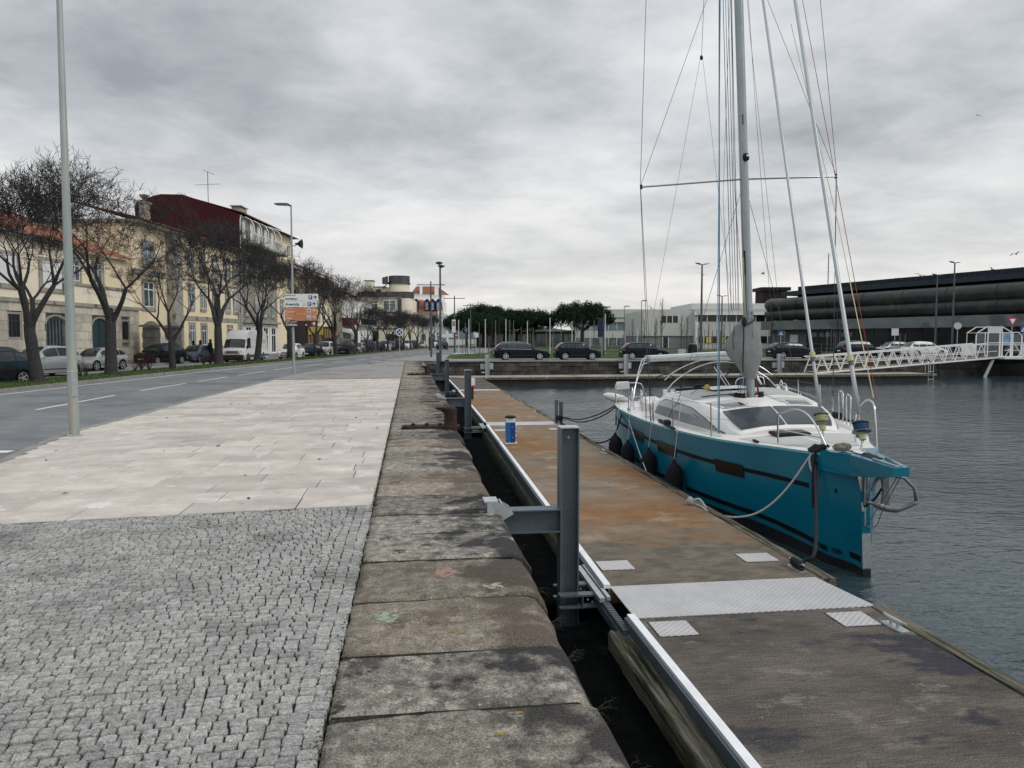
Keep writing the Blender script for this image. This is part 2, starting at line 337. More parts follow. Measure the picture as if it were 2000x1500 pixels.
def chequer():
    m = mat('pressed chequer plate', (.64, .63, .635), (.54, .535, .55), 3, .42, .15); nt = m.node_tree; N = nt.nodes.new; L = nt.links.new
    p = nt.nodes['Principled BSDF']; tc = N('ShaderNodeTexCoord'); mp = N('ShaderNodeMapping'); mp.inputs['Rotation'].default_value = (0, 0, rad(45))
    L(tc.outputs['Object'], mp.inputs[0]); ck = N('ShaderNodeTexVoronoi'); ck.inputs['Scale'].default_value = 20; ck.inputs['Randomness'].default_value = 0
    L(mp.outputs[0], ck.inputs[0]); mr = N('ShaderNodeMapRange'); L(ck.outputs[0], mr.inputs[0]); mr.inputs[1].default_value = .12; mr.inputs[2].default_value = .42
    mr.inputs[3].default_value = 1; mr.inputs[4].default_value = 0
    b = N('ShaderNodeBump'); b.inputs['Strength'].default_value = 1; b.inputs['Distance'].default_value = .014; L(mr.outputs[0], b.inputs['Height']); L(b.outputs[0], p.inputs['Normal'])
    lk = p.inputs['Base Color'].links[0].from_socket; mx = N('ShaderNodeMixRGB'); mx.blend_type = 'MULTIPLY'; mx.inputs[0].default_value = 1; L(lk, mx.inputs[1])
    m2 = N('ShaderNodeMapRange'); L(mr.outputs[0], m2.inputs[0]); m2.inputs[3].default_value = .8; m2.inputs[4].default_value = 1.18; cc = N('ShaderNodeCombineColor')
    for i in range(3): L(m2.outputs[0], cc.inputs[i])
    L(cc.outputs[0], mx.inputs[2]); L(mx.outputs[0], p.inputs['Base Color'])
    return m
cheq_m = chequer()
def water_mat():
    m = bpy.data.materials.new('harbour water'); m.use_nodes = True; nt = m.node_tree; N = nt.nodes.new; L = nt.links.new
    p = nt.nodes['Principled BSDF']; p.inputs['Base Color'].default_value = (.027, .050, .060, 1); p.inputs['Roughness'].default_value = .06; p.inputs['IOR'].default_value = 1.45
    tc = N('ShaderNodeTexCoord'); hs = []
    for sc, st, amp in ((1.15, (1, 1.7, 1), 1.0), (3.6, (1, 1.9, 1), .45), (11, (1, 1.6, 1), .12)):
        mp = N('ShaderNodeMapping'); mp.inputs['Scale'].default_value = st; mp.inputs['Rotation'].default_value = (0, 0, rad(12)); L(tc.outputs['Object'], mp.inputs[0])
        n = N('ShaderNodeTexNoise'); n.inputs['Scale'].default_value = sc; n.inputs['Detail'].default_value = 4; n.inputs['Distortion'].default_value = .5
        L(mp.outputs[0], n.inputs[0]); mm = N('ShaderNodeMath'); mm.operation = 'MULTIPLY'; L(n.outputs[0], mm.inputs[0]); mm.inputs[1].default_value = amp; hs.append(mm.outputs[0])
    a = N('ShaderNodeMath'); L(hs[0], a.inputs[0]); L(hs[1], a.inputs[1]); a2 = N('ShaderNodeMath'); L(a.outputs[0], a2.inputs[0]); L(hs[2], a2.inputs[1])
    # calm patches and wind-ruffled patches
    n = N('ShaderNodeTexNoise'); n.inputs['Scale'].default_value = .13; L(tc.outputs['Object'], n.inputs[0])
    mr = N('ShaderNodeMapRange'); L(n.outputs[0], mr.inputs[0]); mr.inputs[1].default_value = .38; mr.inputs[2].default_value = .62; mr.inputs[3].default_value = .35; mr.inputs[4].default_value = .85
    sx = N('ShaderNodeSeparateXYZ'); L(tc.outputs['Object'], sx.inputs[0]); sh_ = N('ShaderNodeMapRange'); L(sx.outputs[0], sh_.inputs[0]); sh_.inputs[1].default_value = 2.2; sh_.inputs[2].default_value = 5.5; sh_.inputs[3].default_value = .04; sh_.inputs[4].default_value = 1
    ml_ = N('ShaderNodeMath'); ml_.operation = 'MULTIPLY'; L(mr.outputs[0], ml_.inputs[0]); L(sh_.outputs[0], ml_.inputs[1])
    fy = N('ShaderNodeMapRange'); L(sx.outputs[1], fy.inputs[0]); fy.inputs[1].default_value = 22; fy.inputs[2].default_value = 50; fy.inputs[3].default_value = 1; fy.inputs[4].default_value = .22
    mf_ = N('ShaderNodeMath'); mf_.operation = 'MULTIPLY'; L(ml_.outputs[0], mf_.inputs[0]); L(fy.outputs[0], mf_.inputs[1]); ml_ = mf_
    b = N('ShaderNodeBump'); b.inputs['Distance'].default_value = .16; L(ml_.outputs[0], b.inputs['Strength']); L(a2.outputs[0], b.inputs['Height']); L(b.outputs[0], p.inputs['Normal'])
    return m
water_m = water_mat()

# ------------------------------------------------------------------ setting
ZW = -1.42; ZD = -.9                                  # water level, dock deck
RD = -.14                                             # road level
FARY = 63.0                                           # world Y of the far quay wall
CT = [(0, 0), (48, 0), (60, .6), (70, 1.5), (93, 2.5), (127, 4.2), (220, 10)]
def cu(d): return sstep(d, CT)                        # the street drifts to the right
struct('water', MB().box(.9, -14, ZW - .02, 260, FARY + .5, ZW), water_m)
struct('harbour_bed', MB().box(.5, -20, -6.2, 262, FARY + 2, -6), wallback_m)
g = MB()
g.prism([(.55, -20), (.55, FARY + .2), (400, FARY + .2), (1500, 900), (1500, 2500), (-1500, 2500), (-1500, -20)], -6.5, -.26)
struct('ground', g, asph2)
KR = [(-7.9, 11.9), (-8.2, 12.8), (-8.9, 15.3), (-9.25, 19.3), (-9.75, 23), (-10.3, 29.1), (-11.0, 37.5), (-11.4, 45.2), (-11.05, 51.8), (-9.9, 57), (-8.0, 60.3)]
KW = [(-6.4, 6.0)] + [tuple(SF(u, d)[:2]) for u, d in KR]
def strip(pts_l, pts_r, z):
    mb = MB(); mb.grid([[(*a, z), (*b, z)] for a, b in zip(pts_l, pts_r)]); return mb
# road surface: a sheet from the promenade kerb to the median kerb
ds = list(range(-10, 60, 4)) + list(range(60, 226, 6))
rl = [tuple(SF(-18.8 + cu(d), d)[:2]) for d in ds]; rr = [tuple(SF(interp(d, [(-10, -3), (55, -7), (62, -7.9), (66, -6.5), (90, -6), (100, 4), (140, 10), (220, 20)]), d)[:2]) for d in ds]
struct('road', strip(rr, rl, RD), asphalt)
ml = [tuple(SF(-22.3 + cu(d), d)[:2]) for d in ds]; pl = [tuple(SF(-27.6 + cu(d), d)[:2]) for d in ds]; bl = [tuple(SF(-60 + cu(d), d)[:2]) for d in ds]
struct('parking_lane', strip(rl, pl, -.2), park_m)
sw = MB(); sw.grid([[(*a, -.06), (*b, -.06)] for a, b in zip(pl, bl)]); sw.grid([[(*a, -.2), (*a, -.06)] for a in pl]); struct('sidewalk', sw, kerb_m)
rl2 = [tuple(SF(-18.95 + cu(d), d)[:2]) for d in ds]
mk = MB(); mk.grid([[(*a, RD), (*a, -.0), (*b, -.0), (*b, -.06)] for a, b in zip(rl, rl2)]); struct('median_kerb', mk, kerb_m)
md = MB(); md.grid([[(*a, -.03), (*b, -.03), (*b, -.2)] for a, b in zip(rl2, ml)]); struct('median_verge', md, soil_m)
wl = MB()
for d0, d1 in zip(ds, ds[1:]):
    if d0 < 180: wl.poly([(*SF(-18.32 + cu(d0), d0)[:2], RD + .004), (*SF(-18.2 + cu(d0), d0)[:2], RD + .004), (*SF(-18.2 + cu(d1), d1)[:2], RD + .004), (*SF(-18.32 + cu(d1), d1)[:2], RD + .004)])
dash_u = [(0, -13.2), (21.6, -13.5), (30, -14.4), (46, -15), (56, -14.95), (68, -14.1), (91, -13.5), (140, -11)]
def dash(a, b, off=0, w=.12):
    ua, ub = interp(a, dash_u) + off, interp(b, dash_u) + off
    wl.poly([(*SF(ua, a)[:2], RD + .004), (*SF(ua + w, a)[:2], RD + .004), (*SF(ub + w, b)[:2], RD + .004), (*SF(ub, b)[:2], RD + .004)])
for a, b in [(12, 16), (21.6, 27.1), (29.4, 34), (35.6, 39.6), (41.4, 46.4), (48.2, 52.8), (55, 59.6), (62, 66.6), (69, 73.6), (76, 80.6), (83, 87.6), (90, 94.6), (97, 102), (104, 109), (112, 116)]: dash(a, b)
for i in range(5): dash(55 + i * 5.2, 57.6 + i * 5.2, 3.7 + i * .15, .14)
for i in range(8): wl.poly([(*SF(-7.5 + i * .95, 96)[:2], RD + .004), (*SF(-7.0 + i * .95, 96)[:2], RD + .004), (*SF(-6.6 + i * .95, 101)[:2], RD + .004), (*SF(-7.1 + i * .95, 101)[:2], RD + .004)])
wl.poly([(*SF(-11, 13.45)[:2], RD + .004), (*SF(-8.95, 13.5)[:2], RD + .004), (*SF(-8.95, 13.75)[:2], RD + .004), (*SF(-11, 13.8)[:2], RD + .004)])
struct('road_markings', wl, line_m)
ap = MB(); ap.grid([[(*SF(interp(d, [(k[1], k[0]) for k in KR]) + .15, d)[:2], RD + .003), (*SF(interp(d, [(k[1], k[0]) for k in KR]) - .12 - .28 * abs(noise.noise((d * .5, 2, 0))) - .25 * (1 - abs(d - 17) / 5 if abs(d - 17) < 5 else 0), d)[:2], RD + .003)] for d in [12.4 + i * .25 for i in range(46)]])
struct('asphalt_patch', ap, mat('fresh asphalt patch', (.045, .048, .052), (.065, .068, .072), 3, .95, bump=.4, bscale=60))
# promenade bed
pb = MB(); pb.prism([(-.42, -4), (-.42, 60.4)] + [(p[0] - .0, p[1]) for p in KW[-2::-1]] + [(-6.4, -4)], -.26, -.045)
ep = MB(); ep.prism([(-3.2, 60.0), (.98, 58.0), (.98, FARY + .75), (-3.2, FARY + .75)], -.26, -.02); struct('end_paving', ep, asph2)
struct('promenade_bed', pb, joint_m)
# kerb stones along the road, each about a metre
ks = thing('promenade_kerb', 'pale granite kerb between the promenade and the asphalt road', 'kerb')
kp = MB(); kp.v = []
unit = MB()
def bevel_box(mb, w_, d_, h_, b, top=0, jit=0, rng=R):
    # box centred in x,y with its top at z = top, chamfer b
    x, y = w_ / 2, d_ / 2; v = []
    for z, i in ((top - h_, 0), (top - b, 0), (top, b)):
        for sx, sy in ((-1, -1), (1, -1), (1, 1), (-1, 1)):
            v.append((sx * (x - i) + rng.uniform(-jit, jit), sy * (y - i) + rng.uniform(-jit, jit), z))
    o = len(mb.v); mb.v += v
    for k in (0, 4):
        for i in range(4): j = (i + 1) % 4; mb.face((o + k + i, o + k + j, o + k + 4 + j, o + k + 4 + i))
    mb.face((o + 8, o + 9, o + 10, o + 11)); mb.face((o + 3, o + 2, o + 1, o))
    return mb
kerbme = bevel_box(MB(), .2, 1.0, .2, .02).mesh('kerb_stone', kerb_m)
def along(pts, step):
    out = []; acc = 0
    for a, b in zip(pts, pts[1:]):
        a, b = Vector(a), Vector(b); L_ = (b - a).length; n = max(1, round(L_ / step))
        for i in range(n): out.append((a.lerp(b, (i + .5) / n), math.atan2(b.y - a.y, b.x - a.x) - math.pi / 2, L_ / n))
    return out
for p, r, l in along(KW, 1.2):
    link('kerb_stone', kerbme, ks, (p.x, p.y, .003), (0, 0, r), (1, l - .012, 1))
# far paving of the promenade (fine setts too small to tell apart), from 35.5 m on
TL = .115                                             # tilt of the paving courses
fp = MB(); kk = [p for p in KW if p[1] > 35.0]
y_end = 35.9
fp.poly([(-.43, y_end + .6, -.004), (-.43, 60.4, -.004)] + [(p[0] + .06, p[1], -.004) for p in KW[-2::-1] if p[1] > 36] + [(interp(y_end - .1, sorted([(p[1], p[0]) for p in KW])) + .1, y_end - .05, -.004)])
struct('sett_paving', fp, asph2)
# slabs
KWt = sorted([(p[1], p[0]) for p in KW])
def kerb_x(y): return interp(y, KWt) + .11
slabs = thing('slab_paving', 'band of large pinkish granite slabs across the promenade', 'paving')
slabs.pop('category', None); slabs.pop('label', None); slabs['kind'] = 'structure'
cand = []
BY = 8.8                                             # slabs start here on the coping side
row = 0; y = BY
while y < 35.7:
    hgt = R.choice([.56, .6, .6, .64]); off = R.uniform(0, 1.1); x = -.44 - 0.0
    first = True
    while x > -10.5:
        L_ = (off + .25 if first else R.choice([.95, 1.1, 1.2, 1.3])); first = False
        xc = x - L_ / 2; yc = y + hgt / 2 + (xc + .44) * TL
        kx = kerb_x(yc); l2 = L_
        if x - L_ < kx:
            l2 = x - kx; xc = x - l2 / 2
        if l2 > .06: cand.append((xc, yc, l2, hgt))
        x -= L_
        if x < kx: break
    y += hgt
cand.sort(key=lambda c: c[0] ** 2 + c[1] ** 2)
def slab_geo(mb, xc, yc, l, h_, z):
    a, b, c_ = l / 2 - R.choice((.003, .004, .008)), h_ / 2 - R.choice((.003, .004, .005)), .006; o_ = len(mb.v)
    for zz, i in ((z - .05, 0), (z - .004, 0), (z, c_)):
        for sx, sy in ((-1, -1), (1, -1), (1, 1), (-1, 1)):
            px = sx * (a - i); mb.v.append((xc + px, yc + sy * (b - i) + px * TL, zz))
    for k_ in (0, 4):
        for i in range(4): j = (i + 1) % 4; mb.face((o_ + k_ + i, o_ + k_ + j, o_ + k_ + 4 + j, o_ + k_ + 4 + i))
    mb.face((o_ + 8, o_ + 9, o_ + 10, o_ + 11))
rest = MB()
for i, (xc, yc, l, h_) in enumerate(cand):
    if i < 298:
        mb = MB(); slab_geo(mb, 0, 0, l, h_, 0); link('slab', mb.mesh('slab', slab_m), slabs, (xc, yc, R.uniform(-.0015, .0015)))
    else:
        rest.cr = R.random(); slab_geo(rest, xc, yc, l, h_, 0)
o = rest.build('slab', slab_m, slabs); o['kind'] = 'stuff'
sbd = MB(); sbd.poly([(-.43, BY + .02, -.008), (-.43, 36.2, -.008), (KW[6][0], 35.6, -.008)] + [(p[0] + .09, p[1], -.008) for p in KW[6:0:-1]] + [(-6.4, BY - .7, -.008)]); struct('slab_bed', sbd, slabbed_m)
cbd = MB(); cbd.poly([(-.43, -1, -.017), (-.43, BY + .01, -.017), (-6.6, BY - .72, -.017), (-6.6, -1, -.017)]); struct('cobble_bed', cbd, joint_m)
# cobbles
cobs = thing('cobble_paving', '', ''); cobs.pop('category', None); cobs.pop('label', None); cobs['kind'] = 'structure'
def cobble_geo(rng):
    n = 8; pts = []
    for x, y in ((.5, -.37), (.5, .37), (.38, .5), (-.38, .5), (-.5, .37), (-.5, -.37), (-.38, -.5), (.38, -.5)): pts.append((x + rng.uniform(-.045, .03) * (1 if x > 0 else -1), y + rng.uniform(-.045, .03) * (1 if y > 0 else -1)))
    v = [(x, y, -.03) for x, y in pts] + [(x * .99, y * .99, -.006) for x, y in pts] + [(x * .89 + rng.uniform(-.02, .02), y * .89 + rng.uniform(-.02, .02), rng.uniform(-.0015, .0015)) for x, y in pts] + [(0, 0, rng.uniform(-.001, .002))]
    f = []
    for k in (0, n):
        for i in range(n): j = (i + 1) % n; f.append((k + i, k + j, k + n + j, k + n + i))
    for i in range(n): f.append((2 * n + i, 2 * n + (i + 1) % n, 3 * n))
    return v, f
geos = [cobble_geo(R) for _ in range(16)]
cob_me = []
for v, f in geos:
    mb = MB(); mb.v = list(v); mb.f = list(f); mb.m = [0] * len(f); mb.r = [0.0] * len(f); cob_me.append(mb.mesh('cobble', cob_m))
cl = []
y = 1.6
while y < BY + 1.0:
    hy = R.uniform(.066, .084); x = -.604 - R.uniform(0, .012)
    while x > -8.2:
        wx = R.uniform(.070, .112); xc = x - wx / 2
        wob = .035 * math.sin(xc * 1.7 + y * 1.1) + .02 * math.sin(xc * 4.1 - y * 2)
        yc = y + (xc + .44) * TL + wob
        lim = BY + (xc + .44) * TL
        vis = abs(xc) < .72 * yc + 1.2 and xc > -6.3 - .0 * yc
        if yc + hy / 2 < lim - .005 and yc > 1.7 and vis: cl.append((xc, yc, wx - .0065, hy - .0065, math.atan(TL) + R.uniform(-.07, .07)))
        x -= wx
    y += hy
for col_ in (-.476, -.566):                             # edging courses beside the coping
    y = 1.6
    while y < BY - .06:
        hy = R.uniform(.085, .115); cl.append((col_ + R.uniform(-.006, .006), y + hy / 2, 0.090, hy - .006, R.uniform(-.06, .06))); y += hy
cl.sort(key=lambda c: c[0] ** 2 + c[1] ** 2 + (1e3 if c[1] < 2.9 else 0) + (1e3 if abs(c[0] - .1 * c[1]) > .69 * c[1] else 0))
rest = MB()
for i, (xc, yc, a, b, rz) in enumerate(cl):
    z = R.uniform(-.004, .003) + .012 * noise.noise((xc * .8, yc * .8, 0)); tx, ty = R.uniform(-.028, .028), R.uniform(-.028, .028)
    if i < 298: link('cobble', cob_me[i % 16], cobs, (xc, yc, z), (tx, ty, rz), (a, b, 1))
    else:
        v, f = geos[R.randrange(16)]; o_ = len(rest.v); c_, s_ = math.cos(rz), math.sin(rz); fl = R.choice((1, -1))
        rest.cr = R.random()
        for px, py, pz in v:
            px *= a; py *= b
            rest.v.append((xc + px * c_ - py * s_, yc + px * s_ + py * c_, z + pz + px * tx + py * ty))
        for q in f: rest.face([o_ + k for k in q])
o = rest.build('cobble', cob_m, cobs); o['kind'] = 'stuff'
# quay wall with coping stones
qw = thing('quay_wall', 'old granite quay wall with long weathered coping stones beside the floating dock', 'quay wall')
MB().box(-.40, -8, -6, .9, FARY + .2, -.30).build('wall_core', wallback_m, qw)
def coping(x0, x1, l, seed, th=.34):
    rng = random.Random(seed); mb = MB(); nx, ny = 22, max(8, int(l / .06)); rows = []
    for j in range(ny + 1):
        ty = [0, .012, .028][j] if j < 3 else ([1, .988, .972][ny - j] if j > ny - 3 else j / ny); yy = -l / 2 + l * ty; row = []
        edge = min(ty, 1 - ty) * l
        for i in range(nx + 1):
            tx = i / nx; xx = x0 + (x1 - x0) * tx
            z = .020 * noise.noise((xx * 1.6 + seed, yy * 1.6, 3)) + .010 * noise.noise((xx * 9, yy * 9 + seed, 1)) + .003 * noise.noise((xx * 30, yy * 30 + seed, 1))
            z -= .026 * math.exp(-edge / .011) * (1 + .6 * noise.noise((xx * 7, seed, 2))) + .012 * math.exp(-(xx - x0) / .03)
            dx = x1 - xx; rr_ = .17
            if dx < rr_: z -= rr_ * .8 * (1 - math.sqrt(max(0, 1 - ((rr_ - dx) / rr_) ** 2)))
            row.append((xx + (.014 * noise.noise((yy * 4, seed, 0)) if i == 0 else .03 * noise.noise((yy * 3, seed, 0)) * tx), yy, z))
        row.append((x1 - .01 + .02 * noise.noise((yy * 5, seed, 5)), yy, -th)); row.insert(0, (x0, yy, -th))
        rows.append(row)
    mb.grid(rows)
    for rr_ in (rows[0], rows[-1]): mb.poly(rr_)
    return mb.mesh('coping_stone', cope_m, True)
y = 1.05; k = 0; JY = []
while y < FARY - .4:
    l = [.86, 1.0, .92, .74, .95, 1.02, .9, .82, 1.0, .78][k % 10] * (1.0 if y < 14 else 1.05)
    if y + l > FARY - .2: l = FARY - .2 - y
    o = link('coping_stone', coping(-.42, 1.005 + (.1 if y > 22 else 0) + R.uniform(-.03, .03), l - .024, k * 3 + 1), qw, (0, y + l / 2, R.uniform(-.006, .004)), (R.uniform(-.006, .006), R.uniform(-.006, .006), R.uniform(-.008, .008)))
    JY.append(y); y += l; k += 1
jm = mat('dark open joint with soil', (.012, .012, .011), (.03, .03, .024), 14, .95, bump=.6, c3=(.03, .042, .014), s3=5, lo3=.55, hi3=.65)
for yj in JY[1:]:
    mb = MB(); rows = []
    for i in range(40):
        x = lerp(-.41, .93, i / 39); wv = .004 * noise.noise((x * 6, yj * 3, 0)); hw_ = .013 + .006 * noise.noise((x * 9, yj, 4)) + (.012 if yj > 16 else 0)
        z = -.011 - max(0, x - .86) * .5; rows.append([(x, yj - hw_ + wv, z), (x, yj + hw_ + wv, z)])
    mb.grid(rows); mb.build('joint', jm, qw)
# faded spray paint, lichen and patches lying on the coping, thin ragged films following the stone
def surf_z(x, y):
    dg = bpy.context.evaluated_depsgraph_get(); hit, loc, *_ = SC.ray_cast(dg, Vector((x, y, 1)), Vector((0, 0, -1)))
    return loc.z if hit else 0
gp_m = mat('faded green paint', (.23, .30, .22), (.30, .35, .27), 30, .9, c3=(.16, .15, .12), s3=24, lo3=.52, hi3=.58); pk_m = mat('faded salmon paint', (.31, .20, .155), (.24, .19, .15), 22, .9, lo=.42, hi=.6)
yl_m = mat('yellow lichen', (.34, .24, .06), (.2, .16, .09), 40, .9); wl_m = mat('pale lichen', (.42, .39, .33), (.26, .24, .2), 30, .9); bl_m = mat('faded blue paint', (.25, .35, .45), (.2, .2, .18), 30, .9)
bpy.context.view_layer.update()
def splat(cx, cy, rx, ry, m, seed):
    rng = random.Random(seed); mb = MB()
    nu = 30
    idx = {}
    for i in range(nu + 1):
        for j in range(nu + 1):
            x, y_ = cx + rx * (2 * i / nu - 1), cy + ry * (2 * j / nu - 1); idx[i, j] = mb.vert((x, y_, surf_z(x, y_) + .0022))
    for i in range(nu):
        for j in range(nu):
            a, b = 2 * (i + .5) / nu - 1, 2 * (j + .5) / nu - 1
            if a * a + b * b < .5 + .8 * noise.noise((a * 1.9 + seed, b * 1.9, seed)) + .55 * noise.noise((a * 6 + seed, b * 6, seed)) + .3 * noise.noise((a * 13, b * 13, seed)): mb.face((idx[i, j], idx[i + 1, j], idx[i + 1, j + 1], idx[i, j + 1]))
    if mb.f: mb.build('paint_patch' if m in (gp_m, pk_m, bl_m) else 'lichen_patch', m, qw)
splat(-.17, 5.17, .13, .13, gp_m, 3); splat(.26, 6.12, .12, .17, pk_m, 5); splat(.27, 4.88, .035, .03, yl_m, 8)
splat(-.06, 7.35, .07, .03, bl_m, 9); splat(.42, 3.55, .032, .024, yl_m, 11); splat(.53, 3.74, .036, .022, yl_m, 12)
splat(.3, 12.1, .3, .16, pk_m, 14); splat(.0, 11.9, .16, .12, wl_m, 15); splat(.1, 9.9, .1, .1, wl_m, 16); splat(.42, 8.5, .12, .12, wl_m, 17); splat(.62, 5.75, .1, .09, wl_m, 18)
# moss and small weeds in the joint along the coping
ms = MB(); rng = random.Random(4)
for i in range(2600):
    y = 2.6 + rng.random() ** 1.3 * 20; cl_ = noise.noise((y * 1.9, 3, 0))
    if cl_ < -.05: continue
    x = -.435 + rng.gauss(0, .016 + .018 * max(0, cl_)); s_ = rng.uniform(.005, .014)
    a = rng.uniform(0, 6.3); z = rng.uniform(-.012, .016)
    ms.cr = rng.random(); ms.poly([(x, y, z), (x + s_ * math.cos(a), y + s_ * math.sin(a), z + s_ * .6), (x + s_ * math.cos(a + 1.8), y + s_ * math.sin(a + 1.8), z + s_ * .3)])
for yj in JY[:16]:
    for i in range(50):
        x = rng.uniform(-.4, .9)
        if noise.noise((x * 3, yj * 5, 1)) < .08: continue
        s_ = rng.uniform(.004, .01); a = rng.uniform(0, 6.3); y = yj + rng.gauss(0, .006)
        ms.poly([(x, y, -.012), (x + s_ * math.cos(a), y + s_ * math.sin(a), -.004), (x + s_ * math.cos(a + 2), y + s_ * math.sin(a + 2), -.009)])
o = tag(ms.build('moss', moss_m), 'green moss growing in the joint between cobbles and coping', 'moss', kind='stuff')
# dry weeds hanging from the wall edge
wm = mat('dry grey weed', (.05, .048, .042), None, rough=.9)
for k_, (yy, n) in enumerate(((3.3, 5), (3.9, 6), (4.6, 8), (5.2, 8), (5.9, 6), (7.0, 4))):
    mb = MB()
    for i in range(n):
        p = Vector((.96, yy, -.1)); d = Vector((rng.uniform(.5, 1), rng.uniform(-.6, .6), rng.uniform(-.5, .6))).normalized()
        L_ = rng.uniform(.06, .16); q = p + d * L_ * .5 + Vector((0, 0, rng.uniform(-.01, .03))); e_ = p + d * L_
        mb.tube([p, q, e_], [.0016, .0012, .0006], 3, False)
        for t in range(3):
            s0 = q.lerp(e_, t / 3); mb.tube([s0, s0 + Vector((rng.uniform(-.03, .04), rng.uniform(-.04, .04), rng.uniform(-.02, .04)))], [.001, .0005], 3, False)
    tag(mb.build('weed', wm), ('dry weed on the coping edge nearest the camera', 'second nearest dry weed on the coping edge', 'dry weed on the coping edge beside the old timber end', 'dry weed on the coping edge just before the nearest steel pile', 'dry weed on the coping edge level with the nearest steel pile', 'farthest dry weed on the coping edge, just past the salmon patch')[k_], 'weed', 'dry weeds along the quay edge')
# ------------------------------------------------------------------ far quay wall (blocks), far land
fw = thing('far_quay_wall', 'dark block-built quay wall at the far end of the basin below the parked cars', 'quay wall', (0, FARY, 0))
MB().box(.98, .12, -6, 75, .8, -.12).build('wall_core', wallback_m, fw)
bm_ = [bevel_box(MB(), 1, 1, 1, .03, .5, .012).mesh('stone_block', wallstone_m) for _ in range(5)]
capm = [bevel_box(MB(), 1, 1, 1, .03, .5, .01).mesh('cap_stone', kerb_m) for _ in range(3)]
x = .98; nb = 0
while x < 62:
    l = R.uniform(1.5, 2.4); link('cap_stone', capm[nb % 3], fw, (x + l / 2, .32, -.055), (0, 0, 0), (l - .015, .86, .11)); x += l; nb += 1
for rw, (z0, z1) in enumerate(((-.50, -.115), (-.90, -.505), (-1.55, -.905))):
    x = .98
    while x < 52:
        l = R.uniform(.85, 1.9) if x < 40 else 3.0
        link('stone_block', R.choice(bm_), fw, (x + l / 2, .25 + R.uniform(-.03, .03), (z0 + z1) / 2), (0, 0, R.uniform(-.01, .01)), (l - .03, .5, z1 - z0 - .015)); x += l
# far quayside road, lawn, plaza
fr = MB(); fr.prism([(-1.5, FARY + .2), (.97, FARY + .2), (.97, FARY + .7), (180, FARY + .7), (180, 69.2), (3.2, 69.2), (-2.2, 66.8)], -.26, -.01); struct('far_quay_road', fr, park_m)
ki = MB(); isl = [(-10.6, 62.6), (-6.3, 62.4), (-5.2, 66), (-6.4, 84), (-8.9, 86.5), (-9.9, 78), (-10.4, 68)]
ki.prism([tuple(SF(u, d)[:2]) for u, d in isl], -.26, -.0); struct('traffic_island', ki, asph2)
kb = MB(); kb.tube([SF(u, d, -.02) for u, d in [(-9.9, 78), (-10.45, 68), (-10.7, 62.8), (-10.3, 62.3), (-6.3, 62.2), (-5.1, 62.6)]], .08, 4); struct('island_kerb', kb, kerb_m)
lw = MB(); lw.prism([tuple(SF(u, d)[:2]) for u, d in [(-5.9, 68.5), (-6.8, 84), (-3, 96), (6, 100), (40, 95), (34, 80), (24, 73.0), (10, 70.2)]], -.24, .02)
struct('lawn', lw, grass_m)
lw = MB(); lw.prism([tuple(SF(u, d)[:2]) for u, d in [(-3, 104), (-2, 190), (60, 190), (60, 99), (12, 105)]], -.24, .01); struct('park_lawn', lw, grass_m)
gs = MB(); rng = random.Random(9)
for i in range(16000):
    u, d = rng.uniform(-5.5, 40), 68.6 + rng.random() ** 1.6 * 18
    if u > 24 + (d - 73) * .9 or d < 69.2 + .2 * max(0, u): continue
    p = SF(u, d, .015)
    if noise.noise((p.x * .35, p.y * .35, 0)) < -.25: continue
    a = rng.uniform(0, 6.28); h_ = rng.uniform(.03, .09); gs.cr = rng.random()
    gs.poly([p, p + Vector((.05 * math.cos(a), .05 * math.sin(a), 0)), p + Vector((rng.uniform(-.03, .03), rng.uniform(-.03, .03), h_))])
grs = mat('grass blades', (.045, .10, .028), (.085, .13, .04), .8, .9, rnd=.35)
tag(gs.build('grass', grs), 'short green grass on the lawn behind the far parked cars', 'grass', kind='stuff')
gs = MB()
for i in range(9000):
    d = 24 + rng.random() ** 1.4 * 60; u = -19.1 - rng.random() * 3 + cu(d); p = SF(u, d, -.035); a = rng.uniform(0, 6.28); h_ = rng.uniform(.03, .12); gs.cr = rng.random()
    gs.poly([p, p + Vector((.06 * math.cos(a), .06 * math.sin(a), 0)), p + Vector((rng.uniform(-.03, .03), rng.uniform(-.03, .03), h_))])
tag(gs.build('verge_grass', grs), 'rough grass along the tree-lined median', 'grass', kind='stuff')

